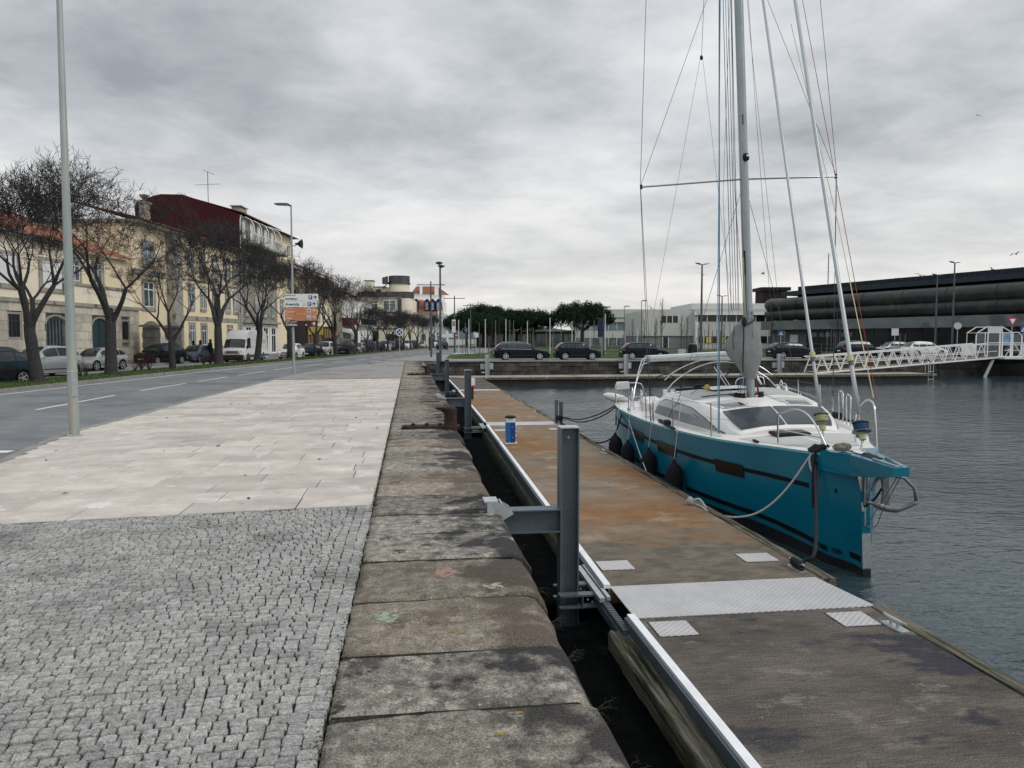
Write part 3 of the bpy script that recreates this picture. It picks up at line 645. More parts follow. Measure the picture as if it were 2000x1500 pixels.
# ------------------------------------------------------------------ floating dock
def dock(label, xl0, xl1, xr, y0, y1, dm, hatches, bumpers=True, tl=None):
    t = thing('floating_dock', label, 'floating dock', (0, 0, 0), group='floating dock sections')
    def X(y): return lerp(xl0, xl1, (y - y0) / (y1 - y0))
    mb = MB(); mb.prism([(X(y0) + .02, y0), (xr - .17, y0), (xr - .17, y1), (X(y1) + .02, y1)], ZD - .16, ZD); mb.build('deck', dm, t)
    mb = MB(); mb.prism([(X(y0) + .08, y0 + .1), (xr - .1, y0 + .1), (xr - .1, y1 - .1), (X(y1) + .08, y1 - .1)], ZW - .5, ZD - .161); mb.build('float', dockside_m, t)
    # edge timbers on the boat side, in lengths
    y = y0
    rg = random.Random(int(y0 * 7) + 3)
    while y < y1 - .3:
        l = min(rg.uniform(2.2, 3.6), y1 - y)
        mb = MB(); n = 14; rows = []
        for i in range(n + 1):
            yy = y + .01 + (l - .02) * i / n; nz = lambda k_: .012 * noise.noise((yy * 2.3, k_ * 7, y0))
            rows.append([(xr - .165 + nz(1), yy, ZD - .14), (xr - .165 + nz(2), yy, ZD + .012 + nz(3)), (xr - .07, yy, ZD + .016 + nz(4)), (xr - .012 + nz(5), yy, ZD + .005 + nz(6)), (xr + nz(7), yy, ZD - .2)])
        mb.grid(rows); mb.poly(rows[0]); mb.poly(rows[-1]); mb.build('edge_timber', timber_m, t); y += l
    rl_ = MB()
    for a, b in ((y0, y1),):
        rl_.prism([(X(a) - .03, a + .02), (X(a) + .045, a + .02), (X(b) + .045, b - .02), (X(b) - .03, b - .02)], ZD + .004, ZD + .05)
    rl_.build('edge_rail', alu_m, t)
    ch = MB(); ch.prism([(X(y0) - .06, y0 + .03), (X(y0) - .032, y0 + .03), (X(y1) - .032, y1 - .03), (X(y1) - .06, y1 - .03)], ZD - .12, ZD + .02); ch.build('rail_channel', steel_m, t)
    for (hx0, hx1, hy0, hy1) in hatches:
        MB().box(hx0 - .012, hy0 - .012, ZD - .01, hx1 + .012, hy1 + .012, ZD + .002).build('hatch_frame', blackr_m, t)
        MB().box(hx0, hy0, ZD + .002, hx1, hy1, ZD + .009).build('hatch_cover', cheq_m, t)
    return t
d0 = dock('nearest dock section, dark grey brushed concrete with two chequer-plate hatches', 2.20, 2.15, 4.90, -2, 7.30, dockdark_m, [(2.30, 2.68, 6.79, 7.15), (4.16, 4.54, 6.80, 7.16)])
for h_ in range(0): pass
d1 = dock('second dock section, long rust-brown concrete deck beside the teal sailboat', 2.15, 2.40, 4.90, 8.18, 24.15, dockbrown_m, [(2.27, 2.68, 8.86, 9.22), (4.14, 4.57, 8.96, 9.31), (2.5, 2.9, 22.7, 23.1), (4.2, 4.6, 22.8, 23.2)])
d2 = dock('third dock section, tan concrete deck beyond the blue service pedestal', 2.42, 2.50, 4.90, 25.0, 40.3, dockbrown_m, [])
d3 = dock('farthest section of the straight dock, grey concrete meeting the cross pontoon', 2.52, 2.5, 4.90, 41.0, 52.4, dockdark_m, [])
def bridge(label, xl, y0, y1, z=0):
    t = thing('bridging_plate', label, 'bridging plate', (0, 0, 0), group='chequer plates over the dock joints')
    MB().prism([(xl, y0), (4.78, y0 + .02), (4.66, y1 + .02), (xl, y1)], ZD + .004, ZD + .013).build('plate', cheq_m, t)
    s = MB()
    for i in range(9):
        for yy in (y0 + .03, y1 - .04): s.lathe([(.008, ZD + .012), (.006, ZD + .017)], 6, (xl + .12 + i * .3, yy, 0))
    s.build('screw', galv_m, t)['kind'] = 'stuff'
    MB().box(xl + .1, y0 - .1, ZD - .5, 4.6, y1 + .1, ZD - .17).build('joint_beam', blackr_m, t)
bridge('wide grey chequer plate bridging the nearest two dock sections, by the bow of the boat', 2.20, 7.26, 8.24)
bridge('chequer plate across the dock just beyond the blue pedestal', 2.43, 24.1, 25.05)
bridge('farthest chequer plate, thin pale strip across the dock', 2.53, 40.25, 41.05)
# old timber fender beam on the quay side of the nearest section
t = thing('fender_beam', 'long split old timber fender along the quay side of the nearest dock section', 'timber fender', (0, 0, 0))
for xa, xb, y0, y1, z0, zt in ((1.93, 2.055, -1, 7.26, -1.28, -1.0), (2.06, 2.15, -1, 7.3, -1.2, -.985)):
    mb = MB(); rows = []; n = 90
    for i in range(n + 1):
        yy = y0 + (y1 - y0) * i / n
        def q(k_, a=.012): return a * noise.noise((yy * 1.8, k_ * 9.1, xa)) + .006 * noise.noise((yy * 9, k_ * 3, xa))
        rows.append([(xa + q(1), yy, z0 + q(2, .03)), (xa - .005 + q(3), yy, zt - .03 + q(4, .02)), (xa + .025 + q(5), yy, zt + q(6, .015)), ((xa + xb) / 2, yy, zt + q(7, .02) - .01), (xb - .015 + q(8), yy, zt + q(9)), (xb + q(10), yy, z0)])
    mb.grid(rows); mb.poly(rows[0]); mb.poly(rows[-1]); mb.build('timber', timber_m, t)
# mossy wet timber skirt on the second section
mossy = mat('wet mossy timber', (.022, .026, .018), (.055, .058, .045), 4, .8, bump=.8, st=(4, .5, 3), c3=(.05, .075, .018), s3=1.7, lo3=.52, hi3=.66)
for nm, a, b, x0, x1 in (('mossy wet timber under the rail of the second dock section', 8.6, 24, 1.98, 2.22), ('dark timber under the rail of the third dock section', 25.2, 40, 2.26, 2.33)):
    mb = MB(); rows = []
    for i in range(70):
        yy = lerp(a, b, i / 69); xx = lerp(x0, x1, i / 69); q = lambda k_: .015 * noise.noise((yy * 2, k_ * 5, 2))
        rows.append([(xx + q(1), yy, -1.6), (xx + q(2), yy, -1.12 + q(3)), (xx + .03 + q(4), yy, -1.03 + q(5)), (xx + .11, yy, -1.02)])
    mb.grid(rows); o = tag(mb.build('fender_beam', mossy), nm, 'timber fender')
gap_black_m = mat('near-black gap darkening', (.0015, .002, .0025), (.004, .005, .005), 5, .95, bump=1, bscale=12, dist=.04, c3=(.010, .014, .006), s3=3, lo3=.62, hi3=.7, spec=.02)  # near-black floats added to blacken the water gap beside the dock
for y0, y1, xa, xb, lab in ((-1, 7.95, 1.38, 2.0, 'black float added to darken the gap beside the nearest dock section'), (8.65, 23.4, 1.42, 2.04, 'black float added to darken the gap beside the second dock section'), (25.4, 39.6, 1.5, 2.25, 'black float added to darken the gap beside the third dock section')):
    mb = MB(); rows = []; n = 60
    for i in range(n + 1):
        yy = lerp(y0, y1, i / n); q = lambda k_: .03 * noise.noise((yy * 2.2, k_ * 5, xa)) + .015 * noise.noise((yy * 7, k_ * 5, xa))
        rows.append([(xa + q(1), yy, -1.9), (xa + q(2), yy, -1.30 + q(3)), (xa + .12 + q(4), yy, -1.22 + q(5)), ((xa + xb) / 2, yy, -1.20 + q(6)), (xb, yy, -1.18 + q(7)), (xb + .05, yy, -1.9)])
    mb.grid(rows); mb.poly(rows[0]); mb.poly(rows[-1]); tag(mb.build('gap_darkening_float', gap_black_m), lab, 'float')
# dock cleats
def cleat(x, y, label, rz=0, s=1):
    t = thing('cleat', label, 'cleat', (x, y, ZD + .002), rz, 'cleats along the dock edge')
    MB().prism([(-.045, -.15), (.045, -.15), (.06, 0), (.045, .15), (-.045, .15), (-.06, 0)], 0, .014).build('base', galv_m, t)
    mb = MB(); mb.tube([(0, -.05, .01), (0, -.045, .075)], .017, 8); mb.tube([(0, .05, .01), (0, .045, .075)], .017, 8)
    mb.tube([(0, -.16, .088), (0, -.1, .08), (0, 0, .078), (0, .1, .08), (0, .16, .088)], [.011, .017, .02, .017, .011], 8); smooth_angle(mb.build('horn', galv_m, t))
    for yy in (-.11, .11): MB().lathe([(.012, .012), (.012, .022)], 6, (0, yy, 0)).build('bolt', galv_m, t)
    return t
cleat(4.62, 6.72, 'bare grey cleat on the nearest dock section beside the edge timber', rad(4))
cleat(4.62, 8.62, 'cleat wrapped with a black rope by the wide chequer plate', rad(4))
cleat(4.62, 18.0, 'small cleat on the brown dock section near the stern of the boat')
for yy, lab in ((28.5, 'nearest of the three small cleats on the third dock section'), (32, 'middle one of the three small cleats on the third dock section'), (36, 'farthest of the three small cleats on the third dock section')): cleat(4.62, yy, lab)

# ------------------------------------------------------------------ steel piles with wall brackets
def pile(x, y, label, arm=True, ztop=.9, dock_clamp=True):
    t = thing('mooring_pile', label, 'steel pile', (x, y, 0), group='steel piles between the quay wall and the dock')
    w_, d_, f_ = .105, .105, .014
    mb = MB(); mb.box(-w_, -d_, -5.9, -w_ + f_, d_, ztop); mb.box(w_ - f_, -d_, -5.9, w_, d_, ztop); mb.box(-w_ + f_, -.006, -5.9, w_ - f_, .006, ztop); mb.build('pile_beam', steel_m, t)
    MB().box(-w_ - .004, -d_ - .004, ztop, w_ + .004, d_ + .004, ztop + .012).build('cap_plate', galv_m, t)
    MB().lathe([(.014, -.012), (.014, -.004)], 10, (-.0, -.005, ztop - .11), axis=1).build('bolt', galv_m, t)
    if arm:
        xa, xb = .97 - x + .02, -w_
        mb = MB(); zt, zb, b_ = .0, -.26, .1
        mb.box(xa, -b_, zt - .014, xb, b_, zt); mb.box(xa, -b_, zb, xb, b_, zb + .014); mb.box(xa, -.006, zb + .014, xb, .006, zt - .014); mb.build('wall_arm', steel_m, t)
        mb = MB(); mb.prism([(xa - .17, .10), (xa - .05, .10), (xa + .10, .01), (xa + .12, -.03), (xa, -.10), (xa - .02, -.3), (xa - .17, -.3)], -.13, -.115, 1)
        mb.prism([(xa - .17, .10), (xa - .05, .10), (xa + .10, .01), (xa + .12, -.03), (xa, -.10), (xa - .02, -.3), (xa - .17, -.3)], .115, .13, 1)
        mb.box(xa - .2, -.13, .10, xa - .05, .13, .115); mb.box(xa - .02, -.115, -.34, xa - .004, .115, .09); mb.build('wall_bracket', galv_m, t)
        for yy in (-.14, .13): MB().lathe([(.014, yy), (.014, yy + .01)], 6, (xa - .06, 0, .03), axis=1).build('bolt', galv_m, t)
    if dock_clamp:
        z = ZD - .05; xo = w_ + .01; xr = 2.16 - x + (0 if y < 12 else .2)
        for s_ in (-1, 1):
            y0, y1 = sorted((s_ * .12, s_ * .24))
            MB().prism([(-w_ - .03, y0), (xo, y0), (xr, y0 + .0), (xr, y1), (xo * .9, y1), (-w_ - .03, y1 - .06 if s_ > 0 else y1)], z, z + .02).build('clamp_plate', steel_m, t)
            MB().prism([(-w_ - .03, y0), (xr, y0), (xr, y1), (xo * .9, y1), (-w_ - .03, y1 - .05)], z - .13, z - .115).build('clamp_plate', steel_m, t)
            MB().box(xo, y0, z - .115, xo + .014, y1, z).build('clamp_web', steel_m, t); MB().box(xr - .03, y0, z - .115, xr - .016, y1, z).build('clamp_web', steel_m, t)
            for k_ in range(3): MB().lathe([(.012, y0 - .012), (.012, y0 + .002)], 6, (xo + .06 + .05 * k_, 0, z - .03 - .03 * (k_ % 2)), axis=1).build('bolt', galv_m, t)
        MB().box(xr - .16, -.45, z + .0, xr - .1, .75, z + .05).build('clamp_rail', galv_m, t); MB().box(xr - .08, -.45, z + .02, xr - .04, .75, z + .06).build('clamp_rail', galv_m, t)
    return t
pile(1.742, 8.36, 'nearest tall steel pile before the brown dock, with an arm to the quay wall')
pile(1.79, 24.1, 'second steel pile, standing just behind the rusty bollard', ztop=.87)
pile(1.9, 40.2, 'third steel pile from the camera, by the far chequer plate', ztop=.75)
pile(1.9, 53.6, 'fourth steel pile at the far end of the quay', ztop=.86)
t = thing('mooring_pile', 'pair of slim dark posts on the water side of the dock holding black ropes', 'dock post', (4.78, 24.45, ZD)); MB().box(-.13, -.06, -.3, -.04, .06, .78).build('post', steel_m, t); MB().box(.02, -.06, -.3, .12, .06, .72).build('post', darkpole_m, t)
# bridge plate rack under the joint (serrated channel)
mb = MB()
for i in range(24): mb.box(2.03, 7.1 + i * .05, -1.0, 2.1, 7.125 + i * .05, -.94)
mb.box(2.02, 7.05, -1.08, 2.11, 8.3, -1.0); tag(mb.build('joint_bracket', steel_m), 'toothed steel bracket under the white rail at the nearest dock joint', 'bracket')
# piles on the far wall
for xx, lab in ((6.25, 'pale galvanised pile in front of the far wall below the dark estate car'), (17.9, 'galvanised pile on the far wall behind the stern frame of the sailboat'), (31.5, 'galvanised pile on the far wall behind the sail cover')):
    t = thing('mooring_pile', lab, 'steel pile', (xx, FARY - .5, 0), group='piles along the far quay wall')
    mb = MB(); mb.box(-.18, -.14, -5.9, -.16, .14, .5); mb.box(.16, -.14, -5.9, .18, .14, .5); mb.box(-.16, -.01, -5.9, .16, .01, .5); mb.build('pile_beam', galv_m, t)
    mb = MB(); mb.box(-.55, .1, -.7, -.19, .28, -.25); mb.box(.19, .1, -.7, .5, .28, -.2); mb.build('wall_bracket', galv_m, t)
    MB().box(-.5, -.2, -1.0, -.19, .2, -.9).build('clamp', galv_m, t)
# ------------------------------------------------------------------ rusty bollards on the quay
def bollard(x, y, label):
    t = thing('bollard', label, 'bollard', (x, y, .0), group='rusty iron bollards on the quay')
    mb = MB(); rows = []
    for (z, a, dx) in ((.05, .155, 0), (.12, .135, 0), (.29, .13, 0), (.36, .14, -.0), (.40, .155, -.02), (.43, .155, -.04), (.446, .13, -.04), (.45, .02, -.03)):
        row = []
        for j in range(20):
            c, s_ = math.cos(2 * math.pi * j / 20), math.sin(2 * math.pi * j / 20)
            ex = .13 * max(0, -c) ** 1.5 if z > .38 else (.05 * max(0, -c) if z > .33 else 0)
            row.append((c * a + dx - ex, s_ * a * .9, z))
        rows.append(row)
    mb.grid(rows, True); mb.face(range(len(mb.v) - 20, len(mb.v))); smooth_angle(mb.build('bollard_post', rust_m, t), 50)
    MB().prism([(-1.02, -.12), (-.9, -.24), (.0, -.24), (.18, -.2), (.2, .2), (0, .24), (-.9, .24), (-1.02, .12)], -.01, .055).build('base_plate', rust_m, t)
    mb = MB(); mb.prism([(-.98, -.16), (-.98, .16), (-.1, .2), (-.1, -.2)], .055, .065); mb.build('base_rib', rust_m, t)
    for bx in (-.78, -.5, -.22): MB().lathe([(.045, .06), (.045, .1), (.03, .12)], 6, (bx, -.08, 0)).build('anchor_bolt', rust_m, t)
    return t
bollard(.83, 16.1, 'rusty iron bollard with its long bolted base plate, nearest on the quay edge')
bollard(.86, 39.4, 'second rusty iron bollard, farther along the quay edge')
# ------------------------------------------------------------------ service pedestal, lifebuoy post
t = thing('service_pedestal', 'blue and white electricity and water pedestal with a dark cap on the brown dock', 'service pedestal', (2.62, 20.1, ZD))
bl_ = mat('blue pedestal', (.012, .125, .40), None, rough=.35); bl2 = mat('dark blue pedestal', (.008, .05, .20), None, rough=.35)
MB().box(-.17, -.13, 0, .17, .13, .02).build('foot', alu_m, t); bevel_box(MB(), .24, .2, .55, .01, .56).build('body', bl_, t)
MB().box(.0, -.108, .03, .11, -.1, .54).build('side_panel', bl2, t); bevel_box(MB(), .245, .205, .11, .004, .67).build('lamp_band', flat('translucent white lens', (.7, .76, .8), .3), t)
MB().lathe([(.135, .67), (.15, .685), (.15, .705), (.10, .73), (.03, .735)], 12).build('cap', blackr_m, t)
for zz in (.18, .3, .42): MB().lathe([(.03, .12), (.035, .17)], 8, (0, .0, zz), axis=0).build('socket', galv_m, t)
for zz, xx in ((.16, .05), (.44, .04)): MB().lathe([(.014, -.115), (.014, -.1)], 8, (xx, 0, zz), axis=1).build('lock', galv_m, t)
MB().tube([(-.08, -.12, .08), (-.2, -.22, .03), (-.42, -.1, .02), (-.45, .1, .03)], .009, 5).build('cable', rope_k, t)
t = thing('lifebuoy_post', 'slim white post with a red band for the lifebuoy on the third dock section', 'lifebuoy post', (2.78, 34.6, ZD))
MB().box(-.05, -.05, 0, .05, .05, .55).build('post', rust_m, t); bevel_box(MB(), .22, .14, .38, .02, .95).build('housing', white_m, t); MB().box(-.112, -.075, .55, .112, .075, .64).build('red_band', flat('red plastic', (.4, .03, .03)), t)
# ------------------------------------------------------------------ cross pontoon at the far end, ladder
t = thing('floating_pontoon', 'long pale-topped pontoon lying across the basin below the far quay wall', 'pontoon', (0, 0, 0))
mb = MB(); mb.prism([(-.0, 52.6), (40, 54.0), (40, 57.6), (2, 56.2)], ZD - .1, ZD); mb.build('deck', mat('pale worn pontoon deck', (.26, .235, .20), (.34, .31, .27), .6, .85, c3=(.16, .15, .14), s3=.4), t)
mb = MB(); mb.prism([(.5, 52.75), (39.9, 54.15), (39.9, 57.5), (2, 56.1)], ZW - .5, ZD - .101); mb.build('float', mat('grey-brown float', (.05, .048, .046), (.085, .078, .072), 1, .8), t)
mb = MB()
for i in range(9): mb.box(1 + i * 4.3, 52.55 + i * .15, ZD - .13, 5.1 + i * 4.3, 52.66 + i * .15, ZD + .03)
mb.build('edge_timber', timber_m, t)
t = thing('ladder', 'steel swimming ladder on the right end of the cross pontoon', 'ladder', (39.2, 54.0, ZD))
for xx in (0, .42): MB().tube([(xx, .25, -.05), (xx, .25, .95), (xx, .0, 1.0), (xx, -.12, .85), (xx, -.12, -1.3)], .025, 6).build('stile', galv_m, t)
for i in range(5): MB().tube([(0, -.12, .2 - i * .3), (.42, -.12, .2 - i * .3)], .02, 6).build('rung', galv_m, t)
# ------------------------------------------------------------------ gangway, platform and gate cabin (white)
gw_m = mat('white painted steel', (.74, .75, .75), (.66, .67, .67), 3, .4)
P0, P1 = SF(23.6, 59.6, -.84), SF(41.8, 66.0, .22)
dv = P1 - P0; Lg = dv.length; gz = math.atan2(dv.y, dv.x); gy = math.asin(dv.z / Lg)
t = thing('gangway', 'white lattice gangway sloping down from the quay to the cross pontoon', 'gangway', P0); t.rotation_euler = (0, -gy, gz)
MB().box(0, .06, -.02, Lg, 1.24, .03).build('walkway', mat('brown walkway grating', (.17, .13, .10), (.24, .19, .15), 1, .8), t)
for yy, nm in ((0, 'near'), (1.3, 'far')):
    MB().box(.0, yy - .05, -.1, Lg, yy + .05, .02).build('bottom_chord', gw_m, t)
    MB().box(-.0, yy - .045, 1.2, Lg - 1.4, yy + .045, 1.28).build('top_chord', gw_m, t)
    MB().box(.3, yy - .02, .5, Lg - .2, yy + .02, .55).build('mid_rail', gw_m, t)
    n = 15; st = (Lg - 1.4) / n
    for i in range(n):
        a = i * st
        MB().tube([(a, yy, 0), (a + st * .5, yy, 1.22)], .038, 4).build('brace', gw_m, t)
        MB().tube([(a + st * .5, yy, 1.22), (a + st, yy, 0)], .038, 4).build('brace', gw_m, t)
MB().prism([(-1.4, 0), (0, 0), (0, 1.3), (-1.4, 1.3)], -.1, -.05).build('landing_flap', mat('tan ply ramp', (.30, .24, .16), None, rough=.8), t)
t = thing('landing_platform', 'white railed landing at the top of the gangway on slanted struts', 'platform', SF(41.8, 66, .2), -A)
MB().box(0, -.8, -.12, 14, 3.2, .03).build('platform_deck', gw_m, t)
for i in range(6):
    a = i * 1.6
    for b in (.0, .8): MB().tube([(a + b, -.75, 0), (a + .8 if b == 0 else a + 1.6, -.75, 0)], .03, 4)
    MB().tube([(a, -.75, 0), (a + .8, -.75, 1.2)], .038, 4).build('brace', gw_m, t); MB().tube([(a + .8, -.75, 1.2), (a + 1.6, -.75, 0)], .038, 4).build('brace', gw_m, t)
    MB().box(a + 1.55, -.8, 0, a + 1.65, -.7, 1.25).build('post', gw_m, t)
MB().box(-1.4, -.8, 1.2, 12, -.7, 1.28).build('top_rail', gw_m, t); MB().box(0, -.78, .58, 12, -.72, .63).build('mid_rail', gw_m, t)
for a, b in ((-.3, -3.6), (4.4, 1.1)): MB().tube([(a, .2, -.1), (b, -3.0, -3.0)], .13, 8).build('strut', mat('grey strut', (.22, .26, .28), None, rough=.6), t)
t = thing('gate_cabin', 'white framed glass gate cabin with chamfered top at the head of the gangway', 'gate cabin', SF(40.6, 67.3, .1), -A)
gl_ = mat('grey screen glass', (.06, .075, .085), None, rough=.15)
xs = [0, .95, 2.3, 2.9, 3.35, 3.95]
for i, xx in enumerate((0.0, .78, 1.02, 2.05, 2.3, 3.05, 3.2, 3.98)): MB().box(xx - .04, -.04, 0, xx + .04, .04, 2.2 if 0 < i < 7 else 1.95).build('post', gw_m, t)
mb = MB(); mb.tube([(0, 0, 1.95), (.08, 0, 2.2), (3.05, 0, 2.2)], .04, 4); mb.tube([(.08, 0, 2.2), (.9, 0, 2.72), (2.3, 0, 2.72), (3.1, 0, 2.24), (3.7, 0, 2.24), (3.98, 0, 1.95)], .05, 4)
mb.tube([(0, 0, .02), (.2, 0, .02), (3.6, 0, .02)], .05, 4); mb.tube([(0, 0, 1.15), (3.98, 0, 1.15)], .04, 4); mb.tube([(3.98, 0, 1.95), (3.98, 0, .5), (3.6, 0, .02)], .04, 4); mb.build('frame', gw_m, t)
for a, b, z0, z1 in ((.04, .74, 1.2, 2.14), (1.06, 2.0, 1.2, 2.14), (3.24, 3.94, 1.2, 2.1), (.04, .74, .1, 1.1), (1.06, 2.0, .1, 1.1)): MB().box(a, -.01, z0, b, .01, z1).build('pane', gl_, t)
MB().box(2.33, -.03, 1.2, 3.02, -.012, 2.18).build('poster', mat('blue harbour poster', (.30, .42, .52), (.03, .12, .26), 1.2, .5), t); MB().box(1.0, -.02, 2.2, 2.3, .02, 2.68).build('fascia', offwhite_m, t)
for yy in (1.5,):
    mb = MB(); mb.tube([(.08, yy, 2.2), (.9, yy, 2.72), (2.3, yy, 2.72), (3.1, yy, 2.24)], .05, 4)
    for xx in (.08, 3.1): mb.tube([(xx, 0, 2.2), (xx, yy, 2.2), (xx, yy, 0)], .04, 4)
    mb.build('rear_frame', gw_m, t)
MB().box(-1.3, -.1, .2, -.1, 0, 1.15).build('side_board', gw_m, t)
# ------------------------------------------------------------------ lamps, poles and signs
def lamp_single(loc, label, h_, arm=0, r0=.1, r1=.05, m=galvp_m, hatch=False):
    t = thing('street_lamp', label, 'street lamp', loc)
    smooth_angle(MB().lathe([(r0 * 1.0, 0), (r0, .02), (r0, 1.0), (lerp(r0, r1, .25), h_ * .3), (r1, h_), (r1, h_ + .05)], 16).build('pole', m, t), 40)
    MB().lathe([(r0 * 1.5, -.02), (r0 * 1.5, .012), (r0 * 1.1, .03)], 12).build('base_flange', m, t)
    if hatch:
        MB().box(.02, -r0 - .004, .78, .10, -r0 + .03, 1.22).build('service_hatch', galv_m, t); MB().lathe([(r0 + .004, 1.24), (r0 + .004, 1.265)], 16).build('band', galv_m, t)
    if arm:
        a = math.copysign(1, arm)
        mb = MB(); mb.tube([(0, 0, h_), (a * .25, 0, h_ + .07)], .05, 8); mb.build('arm', darkpole_m, t)
        mb = MB(); rows = []
        for x_, hw, z0, z1 in ((.0, .06, -.03, .05), (.15, .1, -.05, .07), (.6, .13, -.04, .06), (abs(arm), .1, -.0, .04), (abs(arm) + .05, .03, .02, .03)):
            rows.append([(a * (x_ + .1), -hw, h_ + .06 + z0), (a * (x_ + .1), hw, h_ + .06 + z0), (a * (x_ + .1), hw, h_ + .06 + z1), (a * (x_ + .1), -hw, h_ + .06 + z1)])
        mb.grid(rows, True); mb.face(range(4)); mb.face(range(len(mb.v) - 4, len(mb.v))); mb.build('lantern', darkpole_m, t)
    return t
lamp_single((-6.45, 15.75, 0), 'nearest tall galvanised lamp post by the kerb, its top out of frame', 9.6, .8, .092, .042, hatch=True)
L2 = lamp_single((-6.05, 41.4, 0), 'galvanised lamp post carrying the stacked direction sign and a loudspeaker', 8.7, -.72, .075, .04)
t = thing('loudspeaker', 'black horn loudspeaker clamped high on the lamp post above the direction sign', 'loudspeaker', (-6.05, 41.4, 6.75), -A)
mb = MB(); mb.lathe([(.05, .18), (.06, .3), (.12, .36), (.24, .52), (.25, .53)], 12, axis=0); smooth_angle(mb.build('horn', blackr_m, t)); MB().tube([(0.04, 0, -.1), (.2, 0, -.1), (.3, 0, 0)], .02, 5).build('bracket', blackr_m, t)
# direction sign
t = thing('direction_sign', 'stack of five direction panels, white, terracotta and brown, fixed to the lamp post', 'direction sign', (-6.05, 41.4, 0) , -A)
SW, x0 = 1.66, -.38
rows_ = [('autocarros de', 'turismo', sign_white, sign_black, 'P', 'up', 3.78, 4.14, 1.74), (None, 'Avenida', sign_white, sign_black, 'P2', 'up', 3.46, 3.765, 1.68), ('Centro de', 'Remo', sign_orange, sign_pk, 'row', 'up', 3.115, 3.44, 1.66), ('Centro de', 'Vela', sign_orange, sign_pk, 'sail', 'right', 2.775, 3.10, 1.66), ('centro cultural', 'Coliseu', sign_brown, sign_white, 'dot', 'right', 2.44, 2.76, 1.64)]
def arrow(mb, cx, cz, s, up, y):
    pts = [((-.1, -.5), (.1, -.5), (.1, .2), (-.1, .2)), ((0, .5), (.48, .06), (.48, -.2), (0, .25)), ((0, .5), (0, .25), (-.48, -.2), (-.48, .06))]
    for q in pts:
        mb.poly([(cx + (a if up else b) * s, y, cz + (b if up else -a) * s) for a, b in q])
zoff = .02
for small, big, pm, tm, ic, ar, z0, z1, wd in rows_:
    p_ = MB().box(x0, -.13, z0 + zoff, x0 + wd, -.10, z1 + zoff).build('panel', pm, t)
    yf = -.134; z0 += zoff; z1 += zoff
    if small: text_mesh(small, .095, tm, (x0 + .03, yf, z1 - .10), (rad(90), 0, 0), p_, 'lettering', .001, bold=.0015)
    text_mesh(big, .175 if big != 'Avenida' else .2, tm, (x0 + .03, yf, z0 + (.055 if small else .08)), (rad(90), 0, 0), p_, 'lettering', .001, sx=1.12, bold=.004)
    mb = MB(); arrow(mb, x0 + wd - .15, (z0 + z1) / 2 - .0, .21, ar == 'up', yf); mb.build('arrow', tm, p_)
    ix = x0 + wd - .50
    if ic in ('P', 'P2'):
        MB().box(ix, -.136, (z0 + z1) / 2 - .1, ix + .2, -.131, (z0 + z1) / 2 + .1).build('parking_symbol', sign_blue, p_); text_mesh('P', .2, sign_white, (ix + .04, -.138, (z0 + z1) / 2 - .07), (rad(90), 0, 0), p_, 'lettering', .001, bold=.006)
        if ic == 'P2':
            mb = MB()
            for r_ in (.07, .03):
                mb.tube([(ix - .15 + r_ * math.cos(k_ * math.pi / 6), -.136, (z0 + z1) / 2 + r_ * math.sin(k_ * math.pi / 6)) for k_ in range(13)], .006, 4)
            mb.build('roundel', sign_grey, p_)
    elif ic in ('row', 'sail'):
        zc = (z0 + z1) / 2; MB().box(ix - .02, -.136, zc - .11, ix + .2, -.131, zc + .11).build('pictogram_panel', sign_grey, p_)
        mb = MB(); yy = -.138
        if ic == 'row': mb.poly([(ix + .03, yy, zc - .0), (ix + .1, yy, zc + .05), (ix + .17, yy, zc), (ix + .1, yy, zc - .02)]); mb.poly([(ix + .04, yy, zc - .01), (ix + .12, yy, zc - .08), (ix + .13, yy, zc - .07), (ix + .07, yy, zc)])
        else: mb.poly([(ix + .02, yy, zc - .07), (ix + .17, yy, zc - .07), (ix + .14, yy, zc - .05), (ix + .04, yy, zc - .02)]); mb.poly([(ix + .03, yy, zc - .04), (ix + .05, yy, zc - .04), (ix + .04, yy, zc + .04)]); mb.poly([(ix + .06, yy, zc - .05), (ix + .16, yy, zc + .08), (ix + .155, yy, zc + .085)])
        mb.build('pictogram', sign_black, p_)
    else: MB().box(ix - .08, -.136, z0 + .07, ix + .0, -.131, z0 + .12).build('pictogram', sign_white, p_)
for zz in (2.6, 3.3, 4.0): MB().box(-.1, -.1, zz, .1, .06, zz + .05).build('clamp', galv_m, t)
# no-stopping sign
def post(t, h_, r=.03, m=galv_m): MB().lathe([(r, 0), (r, h_)], 8).build('post', m, t)
t = thing('road_sign', 'round blue no-stopping sign on a thin post at the tip of the traffic island', 'road sign', SF(-9.7, 66.4), -A); post(t, 2.4)
MB().lathe([(.33, -.05), (.33, -.035)], 24, (0, 0, 2.35), axis=1).build('sign_face', sign_white, t); MB().lathe([(.25, -.056), (.25, -.051)], 24, (0, 0, 2.35), axis=1).build('blue_field', sign_blue, t)
mb = MB()
for s_ in (1, -1): mb.poly([(-.19 - .02, -.06, 2.35 - .19 * s_ + .02 * s_), (-.19 + .02, -.06, 2.35 - .19 * s_ - .02 * s_), (.19 + .02, -.06, 2.35 + .19 * s_ - .02 * s_), (.19 - .02, -.06, 2.35 + .19 * s_ + .02 * s_)])
mb.build('cross', sign_white, t)
